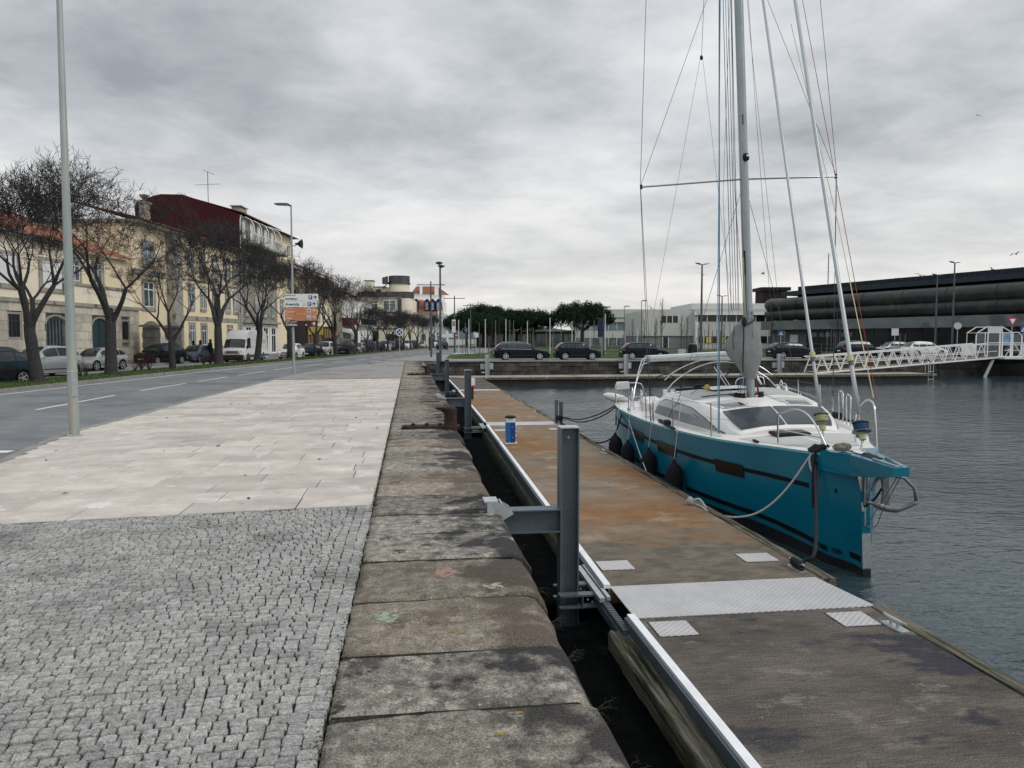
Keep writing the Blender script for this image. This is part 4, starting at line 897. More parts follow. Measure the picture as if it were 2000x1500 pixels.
# double-headed camera/lamp mast at the quay corner
t = thing('street_lamp', 'dark slender mast with two small stacked lamp heads at the corner of the quay', 'street lamp', SF(-5.65, 60.8), -A)
MB().lathe([(.1, 0), (.09, 3), (.07, 7.6)], 10).build('pole', darkpole_m, t)
MB().lathe([(.04, 7.35), (.26, 7.45), (.3, 7.52), (.05, 7.6)], 10, (.1, 0, .0)).build('lantern', darkpole_m, t); MB().lathe([(.05, 7.6), (.25, 7.68), (.3, 7.78), (.05, 7.86)], 10, (-.08, 0, 0)).build('lantern', darkpole_m, t)
def tlamp(u, d, h_, span, label, m=darkpole_m):
    t = thing('street_lamp', label, 'street lamp', SF(u, d), -A, 'dark T-shaped street lamps')
    MB().lathe([(.11, 0), (.09, h_ * .5), (.06, h_ + .35)], 8).build('pole', m, t)
    for s_ in (-1, 1):
        MB().prism([(0, -.03), (s_ * span * .45, -.03), (s_ * span, -.12), (s_ * span, .12), (s_ * span * .45, .03), (0, .03)][::s_], h_ - .03, h_ + .05).build('lamp_arm', m, t)
    return t
tlamp(-7.9, 75.2, 7.0, 1.35, 'dark T-shaped lamp post behind the no-stopping sign')
tlamp(-7.1, 95.2, 6.7, 1.3, 'T-shaped lamp post at the left end of the pines')
tlamp(-6.4, 119, 6.8, 1.2, 'farther thin T-shaped lamp post in front of the pines')
def wlamp(u, d, h_, span, label, m=darkpole_m):
    t = thing('street_lamp', label, 'street lamp', SF(u, d), -A + .5, 'quayside lamps with two drooping wing heads')
    MB().lathe([(.13, 0), (.1, h_ * .5), (.07, h_)], 8).build('pole', m, t)
    for s_ in (-1, 1):
        mb = MB(); mb.grid([[(s_ * .05, -.04, h_ - .06), (s_ * .05, .04, h_ - .06), (s_ * .05, .04, h_), (s_ * .05, -.04, h_)], [(s_ * span * .5, -.16, h_ - .0), (s_ * span * .5, .16, h_ - .0), (s_ * span * .5, .16, h_ + .09), (s_ * span * .5, -.16, h_ + .09)], [(s_ * span, -.06, h_ + .10), (s_ * span, .06, h_ + .10), (s_ * span, .06, h_ + .13), (s_ * span, -.06, h_ + .13)]], True)
        mb.build('lantern', m, t)
    return t
wlamp(17.2, 70, 8.5, .82, 'tall lamp post between the white modern building and the mast of the sailboat')
wlamp(47.5, 83, 9.9, 1.0, 'taller right-hand one of the two lamp posts in front of the twin pipes'); wlamp(46.5, 84.5, 8.7, .95, 'shorter lamp post just left of the tallest one in front of the twin pipes')
wlamp(43.5, 111, 7.7, 1.0, 'distant lamp post left of the twin pipes, between the two furled sails'); wlamp(27.5, 101, 7.3, 1.0, 'distant lamp post close behind the mast')
for u, d, h_, lab in ((9.3, 78, 3.9, 'short single-arm lamp left of the white school building'), (16.8, 100, 5.6, 'thin lamp post at the corner of the white building'), (15.0, 103, 5.0, 'thin lamp post behind the pines, left of the white building')):
    lamp_single(SF(u, d), lab, h_ + 1, .5, .06, .04, darkpole_m)
# poles round the park
ORD = ['leftmost', 'second', 'third', 'fourth', 'fifth', 'sixth', 'seventh', 'eighth', 'ninth', 'tenth', 'eleventh', 'twelfth', 'thirteenth', 'fourteenth', 'fifteenth', 'sixteenth', 'seventeenth', 'eighteenth', 'nineteenth', 'twentieth', 'twenty-first', 'twenty-second', 'twenty-third', 'twenty-fourth', 'twenty-fifth']
def nth(i): return ORD[i] + ('' if i == 0 else ' from the left')
for ip, (px, d, zt) in enumerate(((896, 92, 4.0), (916, 92, 4.1), (948, 92, 4.1), (988, 93, 4.1), (1030, 94, 3.9), (1074, 86, 4.1), (1117, 90, 3.8), (1152, 92, 3.2), (1284 - 40, 84, 2.9))):
    u = (px - 1000) / 1500 * d; tag(MB().lathe([(.055, 0), (.045, zt)], 8).build('white_pole', polew_m), nth(ip) + ' of the plain white poles standing in the park', 'pole', 'plain white poles in the park').location = SF(u, d)
rng = random.Random(21); stk = MB().lathe([(.042, 0), (.036, 1)], 5).mesh('tree_stake', stake_m)
spx = [904, 909, 913, 926, 937, 955, 967, 969, 995, 1002, 1005, 1018, 1036, 1041, 1067, 1079, 1081, 1096, 1127, 1133, 1141, 1160, 1177, 1195, 1216, 1222, 1228, 1250, 1278, 1283, 1290, 1296, 1336, 1345, 1361, 1369, 1375, 1383, 1391, 1399, 1406, 1415, 1501, 1506, 1511, 1518, 1530, 1614, 1622, 1631, 1638, 1757, 1766]
for i, px in enumerate(spx):
    d = rng.uniform(74, 90); u = (px - 1000) / 1500 * d; h_ = rng.uniform(1.9, 3.2) if rng.random() < .8 else 3.6
    tag(link('tree_stake', stk, None, SF(u, d, 0), (rng.uniform(-.02, .02), rng.uniform(-.02, .02), 0), (1, 1, h_)), 'thin wooden stake for a young tree on the lawn', 'tree stake', 'wooden tree stakes on the lawn')
# small signs
def sq_sign(u, d, z, s, fm, label, tri=True, h_=None):
    t = thing('road_sign', label, 'road sign', SF(u, d), -A - .0); post(t, z + s, .035)
    MB().box(-s / 2, -.06, z, s / 2, -.045, z + s).build('sign_face', fm, t)
    if tri:
        MB().poly; mb = MB(); mb.poly([(-s * .36, -.064, z + s * .18), (s * .36, -.064, z + s * .18), (0, -.064, z + s * .85)]); mb.build('triangle', sign_white, t)
        mb = MB(); mb.poly([(-s * .06, -.068, z + s * .25), (s * .06, -.068, z + s * .25), (s * .04, -.068, z + s * .6), (-s * .04, -.068, z + s * .6)]); mb.poly([(s * .02, -.068, z + s * .45), (s * .16, -.068, z + s * .25), (s * .1, -.068, z + s * .25), (-s * .02, -.068, z + s * .45)]); mb.build('walker', sign_black, t)
    return t
sq_sign(26.2, 75, 2.05, .52, sign_blue, 'blue square pedestrian crossing sign beside the dark estate, left of the gangway'); sq_sign(48.8, 73.5, 2.35, .62, sign_blue, 'blue pedestrian crossing sign at the right edge beyond the gate cabin')
sq_sign(-8.7, 92, 2.0, .5, sign_blue, 'small blue crossing sign by the road at the left of the lawn'); sq_sign(-4.1, 88, 1.9, .55, sign_white, 'small white square sign with dark cross on the lawn behind the estate', False); sq_sign(9.45, 81, 2.0, .5, sign_black, 'small dark square sign under the short lamp by the pines', False)
sq_sign(39.3, 79, 2.1, .72, sign_grey, 'plain grey back of a square sign above the silver cars', False)
t = thing('road_sign', 'back of a round road sign between the white car and the gate cabin', 'road sign', SF(46.3, 80), -A - .4); post(t, 3.0, .035); MB().lathe([(.36, -.05), (.36, -.03)], 20, (0, 0, 3.1), axis=1).build('sign_face', sign_grey, t)
t = thing('road_sign', 'give-way triangle with red border at the right edge above the gate cabin', 'road sign', SF(47.4, 73), -A); post(t, 3.4, .035)
mb = MB(); mb.prism([(-.45, 3.75), (.45, 3.75), (0, 2.98)], -.06, -.045, 1); mb.build('sign_face', sign_red, t); mb = MB(); mb.prism([(-.28, 3.65), (.28, 3.65), (0, 3.17)], -.066, -.061, 1); mb.build('field', sign_white, t)
t = thing('road_sign', 'red no-entry sign by the road at the left end of the pines', 'road sign', SF(-7.6, 104), -A); post(t, 2.2); MB().lathe([(.33, -.05), (.33, -.035)], 16, (0, 0, 2.2), axis=1).build('sign_face', sign_red, t); MB().box(-.2, -.06, 2.14, .2, -.055, 2.26).build('bar', sign_white, t)
t = thing('banner', 'slim white and red banner board hanging on a lamp post left of the pines', 'banner', SF(-7.1, 95, 2.5), -A); MB().box(-.3, -.15, 0, .15, -.12, 1.6).build('board', sign_white, t); MB().box(-.25, -.16, .8, .1, -.152, 1.4).build('print', mat('banner print', (.5, .35, .25), (.2, .1, .08), 6), t)
t = thing('flag', 'folded dark blue flag hanging from a pole before the right-hand pine', 'flag', SF(10.3, 88), -A); MB().lathe([(.06, 0), (.05, 4.6)], 8, (.35, 0, 0)).build('pole', polew_m, t)
mb = MB(); mb.grid([[(-.5 + .12 * j, .05 * math.sin(j * 2.2 + i), 4.2 - i * .45 - .03 * j) for j in range(7)] for i in range(6)]); mb.build('cloth', flat('dark blue cloth', (.01, .02, .07)), t)
for u, d, l, lab in ((13.3, 75.5, 4.2, 'low concrete bench block on the lawn behind the stern of the sailboat'), (17.8, 77.5, 2.4, 'short concrete bench block beside the lamp post on the lawn'), (8.5, 82, 3.2, 'low concrete seat on the lawn under the right-hand pine')):
    t = thing('bench', lab, 'bench', SF(u, d), -A); bevel_box(MB(), l, .8, .16, .02, .55).build('seat', conc_m, t); MB().box(-l / 2 + .2, -.3, 0, -l / 2 + .5, .3, .39).build('leg', conc_m, t); MB().box(l / 2 - .5, -.3, 0, l / 2 - .2, .3, .39).build('leg', conc_m, t)
t = thing('litter_bin', 'dark litter bin on the lawn left of the tall lamp post', 'litter bin', SF(16.4, 69.8), -A); MB().lathe([(.42, 0), (.42, 1.1), (.36, 1.15), (.36, 1.25)], 12).build('body', blackr_m, t); MB().lathe([(.4, 1.26), (.38, 1.32), (.1, 1.36)], 12).build('lid', darkpole_m, t)
t = thing('box_unit', 'pale utility cabinet on the quay behind the white frame of the boat', 'cabinet', SF(14.6, 66.2), -A); MB().box(-.3, -.2, 0, .3, .2, .9).build('body', galv_m, t)
# park fence line
t = thing('park_fence', 'low dark rail fence round the park in front of the pines', 'fence', SF(0, 97), -A)
for i in range(44): MB().box(-3 + i * 1.5, -.03, 0, -2.94 + i * 1.5, .03, 1.1).build('fence_post', darkpole_m, t)
for zz in (.5, 1.05): MB().box(-3, -.015, zz, 63, .015, zz + .05).build('rail', darkpole_m, t)

# ------------------------------------------------------------------ bare street trees
def bare_tree_meshes(seed, H=9.9, spread=2.75, base_r=.26):
    rng = random.Random(seed); tr, tw = MB(), MB()
    def seg(p, d, L, r, lvl, mb):
        n = 3 if lvl < 3 else 2; pts = [p]; rs = [r]; dd = d.copy()
        for i in range(n):
            dd = (dd + Vector((rng.gauss(0, .13), rng.gauss(0, .13), rng.gauss(.05, .08) if lvl < 4 else rng.gauss(.03, .15)))).normalized()
            pts.append(pts[-1] + dd * (L / n)); rs.append(max(.0065, r * (1 - .36 * (i + 1) / n)))
        mb.tube(pts, rs, 8 if lvl == 0 else (6 if lvl < 2 else (4 if lvl < 4 else 3)), lvl < 2)
        return pts, rs, dd
    def grow(p, d, L, r, lvl):
        pts, rs, dd = seg(p, d, L, r, lvl, tr if lvl < 2 else tw)
        if lvl >= 3:
            for q in range(1 if lvl < 5 else 3):          # short upturned shoots all along
                i0 = rng.randrange(len(pts) - 1); s0 = pts[i0].lerp(pts[i0 + 1], rng.random()); o = dd.orthogonal().normalized(); a = rng.uniform(0, 6.28)
                sd = (dd * .6 + (o * math.cos(a) + dd.cross(o) * math.sin(a)) + Vector((0, 0, .35))).normalized(); l_ = rng.uniform(.25, .6) * (1.15 if lvl < 5 else .8)
                m_ = s0 + sd * l_ * .5; tw.tube([s0, m_, m_ + (sd + Vector((rng.gauss(0, .25), rng.gauss(0, .25), .3))).normalized() * l_ * .6], [.010, .007, .0035], 3, False)
        if lvl >= 6: return
        k = (3 if rng.random() < .35 else 2) if lvl < 6 else 2
        if lvl in (3, 4, 5): k += 1 if rng.random() < .35 else 0
        base = rng.uniform(0, 6.28)
        for i in range(k):
            src = pts[-1]
            if lvl > 1 and i > 0 and rng.random() < .6: src = pts[-2].lerp(pts[-1], rng.random())
            a = base + 2 * math.pi * i / k + rng.gauss(0, .3); sp = rng.uniform(.32, .62) if lvl < 2 else rng.uniform(.35, .8)
            o = dd.orthogonal().normalized(); o2 = dd.cross(o); nd = dd * math.cos(sp) + (o * math.cos(a) + o2 * math.sin(a)) * math.sin(sp)
            rel = src - Vector((0, 0, H * .5)); out = Vector((rel.x, rel.y, 0))
            # keep inside a flattened vase-shaped crown
            if out.length > spread * .85: nd = nd - out.normalized() * .4
            if src.z > H * .88: nd.z -= .35
            if nd.z < -.05 and lvl < 6: nd.z = abs(nd.z) * .4
            nd.normalize()
            grow(src, nd, L * rng.uniform(.68, .86), max(.0085, rs[-1] * rng.uniform(.66, .84)), lvl + 1)
    # trunk
    h0 = rng.uniform(2.2, 2.9); lean = Vector((rng.gauss(0, .12), rng.gauss(0, .12), h0))
    pts = [Vector((0, 0, -.1)), Vector((0, 0, .15)), lean * .4, lean * .8, lean * 1.0, lean * 1.1]
    tr.tube(pts, [base_r * 1.35, base_r * 1.05, base_r * .88, base_r * .86, base_r * .72, base_r * .3], 12)
    k = rng.choice((3, 4)); b0 = rng.uniform(0, 6.28)
    for i in range(k):
        a = b0 + i * 2 * math.pi / k + rng.gauss(0, .2); sp = rng.uniform(.30, .50) if i else .10
        nd = Vector((math.cos(a) * math.sin(sp), math.sin(a) * math.sin(sp), math.cos(sp)))
        grow(lean * (.93 - .16 * rng.random()), nd, rng.uniform(1.9, 2.3) * H / 9.9, base_r * rng.uniform(.46, .62), 0)
    zz_ = sorted(v[2] for v in tw.v); s_ = H * .95 / zz_[int(len(zz_) * .95)]
    for mb in (tr, tw): mb.v = [(x * min(1.2, s_ * 1.05), y * min(1.2, s_ * 1.05), (z * s_ if z > 0 else z)) for x, y, z in mb.v]
    return tr.mesh('trunk', bark_m), tw.mesh('crown', twig_m)
TM = [bare_tree_meshes(s) for s in (11, 23, 37, 48)]
def tree(u, d, s, k, rz, label, group='bare trees along the street', z=-.06):
    t = thing('bare_tree', label, 'tree', SF(u, d, z), rz, group); t.scale = (s, s, s); link('trunk', TM[k][0], t); link('crown', TM[k][1], t); return t
tree(-20.4, 33, .93, 0, .4, 'leftmost large bare tree beside the nearest lamp post, in front of the silver cars')
tree(-21.0, 40.2, 1.05, 1, 2.1, 'bare tree right of the nearest lamp post, before the teal arched door')
tree(-20.6, 46.6, .76, 2, 4.0, 'leaning bare tree in front of the stone gate pillars and black car')
tree(-21.0, 55, 1.04, 3, 1.0, 'bare tree just left of the white van')
tree(-20.9, 63, .97, 0, 3.3, 'slender bare tree standing in front of the side of the white van')
tree(-20.8, 72, .95, 1, 5.1, 'bare tree with its trunk behind the post of the direction sign')
tree(-20.7, 81, .86, 2, .7, 'bare tree with its trunk at the right edge of the direction sign')
tree(-19.6, 85.5, .90, 3, 2.7, 'bare tree before the white house with balconies')
for i, (px, d, s) in enumerate(((693, 92, .86), (717, 98, .62), (739, 104, .62), (757, 110, .60), (775, 116, .62), (788, 122, .64), (802, 129, .60), (814, 136, .62), (840, 120, .56), (826, 150, .6), (848, 165, .66), (768, 143, .6))):
    tree((px - 1000) / 1500 * d, d, s, (i + 1) % 4, i * 1.3, ['bare street tree left of the cream corner building', 'small bare tree against the cream corner building, second of the far row', 'small bare tree before the green awning of the cream building', 'round-crowned small bare tree left of the no-stopping sign', 'small bare tree just behind the no-stopping sign', 'small bare tree right of the no-stopping sign', 'small bare tree at the dark corner pilaster of the cream building', 'small bare tree before the arches of the white building', 'bare tree beside the T-shaped lamp by the island', 'farthest left bare tree before the blue dormers', 'farthest bare tree at the right end of the orange roof', 'small bare tree deep behind the parked cars'][i], 'small bare trees at the far end of the street')
# young whip-like trees in the park
def whip(seed):
    rng = random.Random(seed); tr, tw = MB(), MB(); tr.tube([(0, 0, 0), (.02, 0, 2), (0, .03, 4.2)], [.04, .03, .012], 5)
    for i in range(26):
        z = 1.6 + 2.6 * i / 26; a = rng.uniform(0, 6.28); l = rng.uniform(.4, 1.0) * (1.2 - i / 40); q = Vector((0, 0, z)); d_ = Vector((math.cos(a) * .45, math.sin(a) * .45, 1)).normalized()
        tw.tube([q, q + d_ * l * .5, q + d_ * l + Vector((0, 0, .08))], [.010, .008, .004], 3, False)
        for j in range(3):
            b = q + d_ * l * rng.random(); tw.tube([b, b + Vector((rng.uniform(-.15, .15), rng.uniform(-.15, .15), rng.uniform(.1, .35)))], [.006, .003], 3, False)
    return tr.mesh('trunk', bark_m), tw.mesh('crown', twig_m)
WM = [whip(s) for s in (1, 2, 3)]
YT = ((960, 88, 1), (975, 95, 1.0), (1122, 90, 1.1), (1137, 92, 1), (1292, 84, 1.35), (1364, 86, 1.1), (1341, 88, 1.0), (1383, 90, .8), (1330, 84, 1), (1506, 80, 1.3), (1235, 90, .9), (1258, 86, .9), (1280, 92, 1), (1413, 84, .8), (1634, 82, 1.5), (1640, 80, 1))
YX = [q[0] for q in YT]
for i, (px, d, s) in enumerate(YT):
    t = thing('young_tree', nth(sorted(YX).index(px)) + ' of the young leafless trees behind the far parked cars', 'young tree', SF((px - 1000) / 1500 * d, d, 0), i * 1.1, 'young leafless trees in the park')
    t.scale = (s, s, s); link('trunk', WM[i % 3][0], t); link('crown', WM[i % 3][1], t)
# stone pines
def pine_meshes(seed, W_, H_, trunk_h):
    rng = random.Random(seed); tr, cr = MB(), MB(); cz = H_ * .47
    tr.tube([(0, 0, -.2), (.1, 0, trunk_h * .6), (.0, .1, trunk_h)], [.38, .32, .28], 9)
    for i in range(9):
        a = i * 2 * math.pi / 9 + rng.gauss(0, .2); r_ = W_ * rng.uniform(.3, .62); e_ = Vector((r_ * math.cos(a), r_ * math.sin(a), cz + rng.uniform(-.2, 1.0)))
        s_ = Vector((0, .1, trunk_h * .9)); tr.tube([s_, s_.lerp(e_, .5) + Vector((0, 0, .3)), e_], [.17, .11, .05], 5, False)
    cl_ = []
    for i in range(270):
        a = rng.uniform(0, 6.28); q = math.sqrt(rng.random()) * .93; x, y = W_ * q * math.cos(a), W_ * q * math.sin(a)
        top = math.sqrt(max(0, 1 - q * q)); z = cz + (H_ - .5 - cz) * (top ** .8) * rng.random() ** .55
        cl_.append((Vector((x, y, z)), rng.uniform(.55, 1.05)))
    for c, r_ in cl_:
        for i in range(80):
            v = Vector((rng.gauss(0, 1), rng.gauss(0, 1), rng.gauss(0, .75))); v.normalize(); p = c + v * r_ * rng.uniform(.7, 1.03)
            n = (v + Vector((rng.gauss(0, .6), rng.gauss(0, .6), rng.gauss(.3, .6)))).normalized(); o = n.orthogonal().normalized(); o2 = n.cross(o); s_ = rng.uniform(.10, .2)
            a = rng.uniform(0, 6.28); e1 = (o * math.cos(a) + o2 * math.sin(a)) * s_; e2 = (o2 * math.cos(a) - o * math.sin(a)) * s_ * .55
            cr.cr = rng.random(); cr.poly([p - e1, p - e2 * .8, p + e1, p + e2])
    return tr.mesh('trunk', bark_m), cr.mesh('crown', pine_m)
PM = [pine_meshes(3, 6.0, 8.4, 3.2), pine_meshes(8, 5.6, 8.0, 2.9)]
for px, d, s, k, lab in ((1137, 152, 1.02, 0, 'broad flat-crowned stone pine, rightmost of the group, with a clear trunk'), (1037, 156, .90, 1, 'stone pine second from the right, touching its neighbour'), (985, 160, .90, 0, 'stone pine in the middle of the group behind the dark estate'), (945, 168, 1.08, 1, 'tallest stone pine with a knobbly top at the left of the group'), (912, 158, .82, 0, 'leftmost stone pine beside the T-shaped lamp'), (955, 150, .74, 1, 'lower stone pine in front of the left group'), (1010, 163, .86, 1, 'stone pine filling the gap between the middle trees')):
    t = thing('stone_pine', lab, 'tree', SF((px - 1000) / 1500 * d, d), px * .7); t.scale = (s * 1.03, s * 1.03, s * 1.08); link('trunk', PM[k][0], t); link('crown', PM[k][1], t)
# dark red shrubs in the median
def shrub(seed):
    rng = random.Random(seed); st, lf = MB(), MB()
    for i in range(16):
        a = rng.uniform(0, 6.28); e_ = Vector((math.cos(a) * rng.uniform(.1, .55), math.sin(a) * rng.uniform(.1, .45), rng.uniform(.3, .68))); st.tube([(0, 0, 0), e_ * .5 + Vector((0, 0, .04)), e_], [.014, .01, .006], 4, False)
        for j in range(46):
            p = e_ + Vector((rng.gauss(0, .13), rng.gauss(0, .13), rng.gauss(0, .1))); s_ = rng.uniform(.018, .042); a2 = rng.uniform(0, 6.28); lf.cr = rng.random()
            lf.poly([p, p + Vector((s_ * math.cos(a2), s_ * math.sin(a2), s_ * rng.uniform(-.6, 1))), p + Vector((s_ * 1.4 * math.cos(a2 + .8), s_ * 1.4 * math.sin(a2 + .8), s_ * rng.uniform(-.6, 1)))])
    return st.mesh('stems', twig_m), lf.mesh('leaves', redleaf_m)
SM = [shrub(s) for s in (1, 2)]
for i, (px, d, s) in enumerate(((10, 33, .9), (38, 34, .8), (156, 38, 1.0), (168, 38.6, .85), (262, 44, 1.0), (276, 45, 1.25), (292, 45.5, 1.1), (372, 54, 1.0), (398, 55, .85), (414, 56, .8), (452, 60, .8), (470, 61, .7), (487, 62, .8), (537, 72, 1.1), (545, 70, 1.0), (602, 80, 1.2), (612, 82, 1.1), (637, 84, 1.1), (672, 88, 1.6), (680, 89, 1.5), (712, 96, 1.2), (727, 98, 1.5), (745, 102, 1.4), (768, 108, 1.5), (785, 114, 1.5))):
    u = (px - 1000) / 1500 * d; u = min(max(u, -22 + cu(d)), -19.3 + cu(d))
    t = thing('shrub', nth(i) + ' of the dark red leafy shrubs in the tree-lined median', 'shrub', SF(u, d, -.03), i * 1.7, 'dark red shrubs in the median'); t.scale = (s, s, s * .95); link('stems', SM[i % 2][0], t); link('leaves', SM[i % 2][1], t)
# ------------------------------------------------------------------ cars
def car_model(kind, paint, L_, W_, H_, top, roof_a, roof_b, belt, wheel_r=.315, wx=None, label='', wagon=False, rails=False, front_dark=False, van=False):
    """+x is forward. top: (x, z) of hood/belt/boot edge line; roof_a..roof_b the greenhouse: base front, roof front, roof rear, base rear."""
    t = thing(kind, label, 'car' if not van else 'van', (0, 0, 0))
    hw = W_ / 2; xf, xr = wx or (L_ / 2 - .82, -L_ / 2 + .78); Ra = wheel_r + .07
    gx0, gx1 = roof_a; gx2, gx3 = roof_b                # windscreen base x, roof front x, roof rear x, rear base x
    def belt_z(x): return interp(x, top)
    def roof_z(x):
        if van: return interp(x, [(-3.44, 1.06), (-3.36, 2.2), (-3.2, 2.55), (-2.8, 2.7), (0, 2.75), (1.2, 2.74), (1.75, 2.62), (2.1, 2.36), (2.38, 2.0), (2.95, 1.09), (3.5, .9)]) if gx3 < x < gx0 else belt_z(x)
        if x >= gx0 or x <= gx3: return belt_z(x)
        if x > gx1: f = (gx0 - x) / (gx0 - gx1); return lerp(belt_z(gx0), H_ - .03, math.sin(f * math.pi / 2) ** (1.0 if not van else 1.3))
        if x < gx2: f = (x - gx3) / (gx2 - gx3); return lerp(belt_z(gx3), H_ - .045, math.sin(min(1, f) * math.pi / 2) ** .8)
        m = (x - gx2) / (gx1 - gx2); return H_ - .045 * (1 - m) - .03 * m + .05 * math.sin(m * math.pi)* .9
    def plan(x):                                         # half-width factor in plan, rounded corners
        e = (L_ / 2 - abs(x)) / (.62 if x > 0 else .42); return 1 - .20 * (1 - min(1, max(0, e))) ** 2.2
    xs = sorted(set(([2.1, 2.38, 1.2, 1.5, -2.8, -3.2, -3.36, 2.6, 2.8] if van else []) + [-L_ / 2, -L_ / 2 + .04, -L_ / 2 + .12, -L_ / 2 + .25, L_ / 2, L_ / 2 - .04, L_ / 2 - .12, L_ / 2 - .28, gx0, gx1, gx2, gx3, (gx0 + gx1) / 2, (gx2 + gx3) / 2, 0, lerp(gx0, gx1, .8), lerp(gx0, gx1, .25)] + [c + Ra * k for c in (xf, xr) for k in (-1, -.98, -.9, -.7, -.4, 0, .4, .7, .9, .98, 1)] + [lerp(gx2, gx1, k) for k in (.25, .5, .75)]))
    def sec(x):
        zb = .20
        for c in (xf, xr):
            if abs(x - c) < Ra: zb = max(zb, wheel_r + math.sqrt(Ra * Ra - (x - c) ** 2) - .01)
        if abs(x) > L_ / 2 - .05: zb = max(zb, .27)
        zt, zr, pw = belt_z(x), roof_z(x), plan(x); nose = 1 if abs(x) < L_ / 2 - .02 else .93
        zm = max(zb + .01, .52 * zt + .05); g = zr > zt + .03
        tumble = .13 if not van else .04
        rw = (hw - .03) * pw * nose - ((tumble + .17 * max(0, zr - zt)) if g and not van else (.02 + .06 * max(0, zr - zt) if g else .12))
        y1 = hw * pw * nose * .975; y2 = hw * pw * nose; y3 = (hw - .035) * pw * nose
        return [(x, y1, zb), (x, y2, zm), (x, y2 - .004, lerp(zm, zt, .6)), (x, y3, zt), (x, lerp(y3, rw, .5) + .01, lerp(zt, zr, .55)), (x, rw, zr - (.05 if g else -.0)), (x, rw - .08, zr + (.0 if g else .03)), (x, 0, zr + (.03 if g else .045))]
    S = [sec(x) for x in xs]; mb = MB(); rows = []
    for s_ in S: rows.append(s_ + [(p[0], -p[1], p[2]) for p in s_[::-1][1:]])
    mb.grid(rows); n = len(rows[0])
    for q in (rows[0], rows[-1]): mb.poly(q)
    body = mb.build('body', paint, t); smooth_angle(body, 32)
    # dark underside and arch liners
    mb = MB(); mb.box(-L_ / 2 + .15, -hw + .12, .16, L_ / 2 - .15, hw - .12, .45); mb.build('underbody', trimk_m, t)
    def wsurf(x, f):                                     # point on the greenhouse side, f 0 belt .. 1 roof edge
        s_ = sec(x); a, b, c = s_[3], s_[4], s_[5]; p = (a, b) if f < .5 else (b, c); k = f * 2 if f < .5 else f * 2 - 1
        return Vector((x, lerp(p[0][1], p[1][1], k) + .008, lerp(p[0][2], p[1][2], k)))
    def side_win(xa, xb, f0=.10, f1=.88, name='window'):
        for sg in (1, -1):
            r_ = []
            for i in range(7):
                x = lerp(xa, xb, i / 6); s_ = sec(x); h_ = s_[5][2] - s_[3][2]
                if h_ < .03: continue
                lo = min(.5, .05 / h_ * 1.0 + .02); hi = 1 - min(.5, .05 / h_) if not van else min(.9, (1.98 - s_[3][2]) / h_)
                r_.append([Vector((p.x, p.y * sg, p.z)) for p in (wsurf(x, lo), wsurf(x, (lo + hi) / 2), wsurf(x, hi))])
            if len(r_) > 1: MB().grid(r_ if sg > 0 else r_[::-1]).build(name, cglass_m, t)
    if van: side_win(1.5, 2.45)
    else:
        a, b = lerp(gx3, gx2, .42 if not wagon else .35), lerp(gx0, gx1, .62 if (gx0 - gx1) < .9 else .5); nW = 3 if (wagon or L_ > 3.9) else 2
        cuts = [b, lerp(b, a, .40 if nW == 3 else .55), lerp(b, a, .74), a] if nW == 3 else [b, lerp(b, a, .6), a]
        for p, q in zip(cuts, cuts[1:]): side_win(p - .025, q + .025)
    def front_glass(xa, xb, nm):
        r_ = []
        for i in range(6):
            x = lerp(xa, xb, i / 5); s_ = sec(x); wd = s_[5][1] - .045; z = lerp(s_[6][2], s_[7][2], .5); r_.append([(x, -wd, s_[5][2] + .03), (x, -wd * .5, s_[7][2] + .004), (x, 0, s_[7][2] + .012), (x, wd * .5, s_[7][2] + .004), (x, wd, s_[5][2] + .03)])
        off = .012 if xa > xb else -.012
        r_ = [[(p[0] + off, p[1], p[2] + .004) for p in q] for q in r_]
        MB().grid(r_).build(nm, cglass_m, t)
    front_glass(lerp(gx0, gx1, .08) if not van else 2.88, lerp(gx0, gx1, .9) if not van else 2.42, 'windscreen')
    if not van: front_glass(lerp(gx3, gx2, .10), lerp(gx3, gx2, .85), 'rear_window')
    # wheels
    for c in (xf, xr):
        for sg in (1, -1):
            wb = MB(); y0 = sg * (hw - .19); wb.lathe([(wheel_r - .09, -.1), (wheel_r - .01, -.1), (wheel_r, -.07), (wheel_r, .07), (wheel_r - .01, .095), (wheel_r - .1, .1)], 20, (0, 0, 0), axis=1)
            wh = wb.build('wheel', tyre_m, t); wh.location = (c, y0 + sg * .075, wheel_r); smooth_angle(wh)
            rb = MB(); rr_ = wheel_r - .085
            rb.lathe([(rr_ + .012, .085 * sg), (rr_ + .012, .105 * sg), (rr_ - .02, .105 * sg), (rr_ - .03, .05 * sg)], 18, axis=1)
            for k_ in range(5 if not van else 8):
                a = 2 * math.pi * k_ / (5 if not van else 8); ca, sa = math.cos(a), math.sin(a); q = .045 if not van else .03
                rb.poly([(ca * .03 - sa * q, .108 * sg, sa * .03 + ca * q), (ca * rr_ - sa * q * .7, .108 * sg, sa * rr_ + ca * q * .7), (ca * rr_ + sa * q * .7, .108 * sg, sa * rr_ - ca * q * .7), (ca * .03 + sa * q, .108 * sg, sa * .03 - ca * q)])
            rb.lathe([(.06, .09 * sg), (.055, .115 * sg), (.01, .12 * sg)], 10, axis=1); link('rim', rb.mesh('rim', rim_m), wh)
    # lights, bumpers, plates, mirrors
    fx = L_ / 2; hz = belt_z(fx - .15) - .09
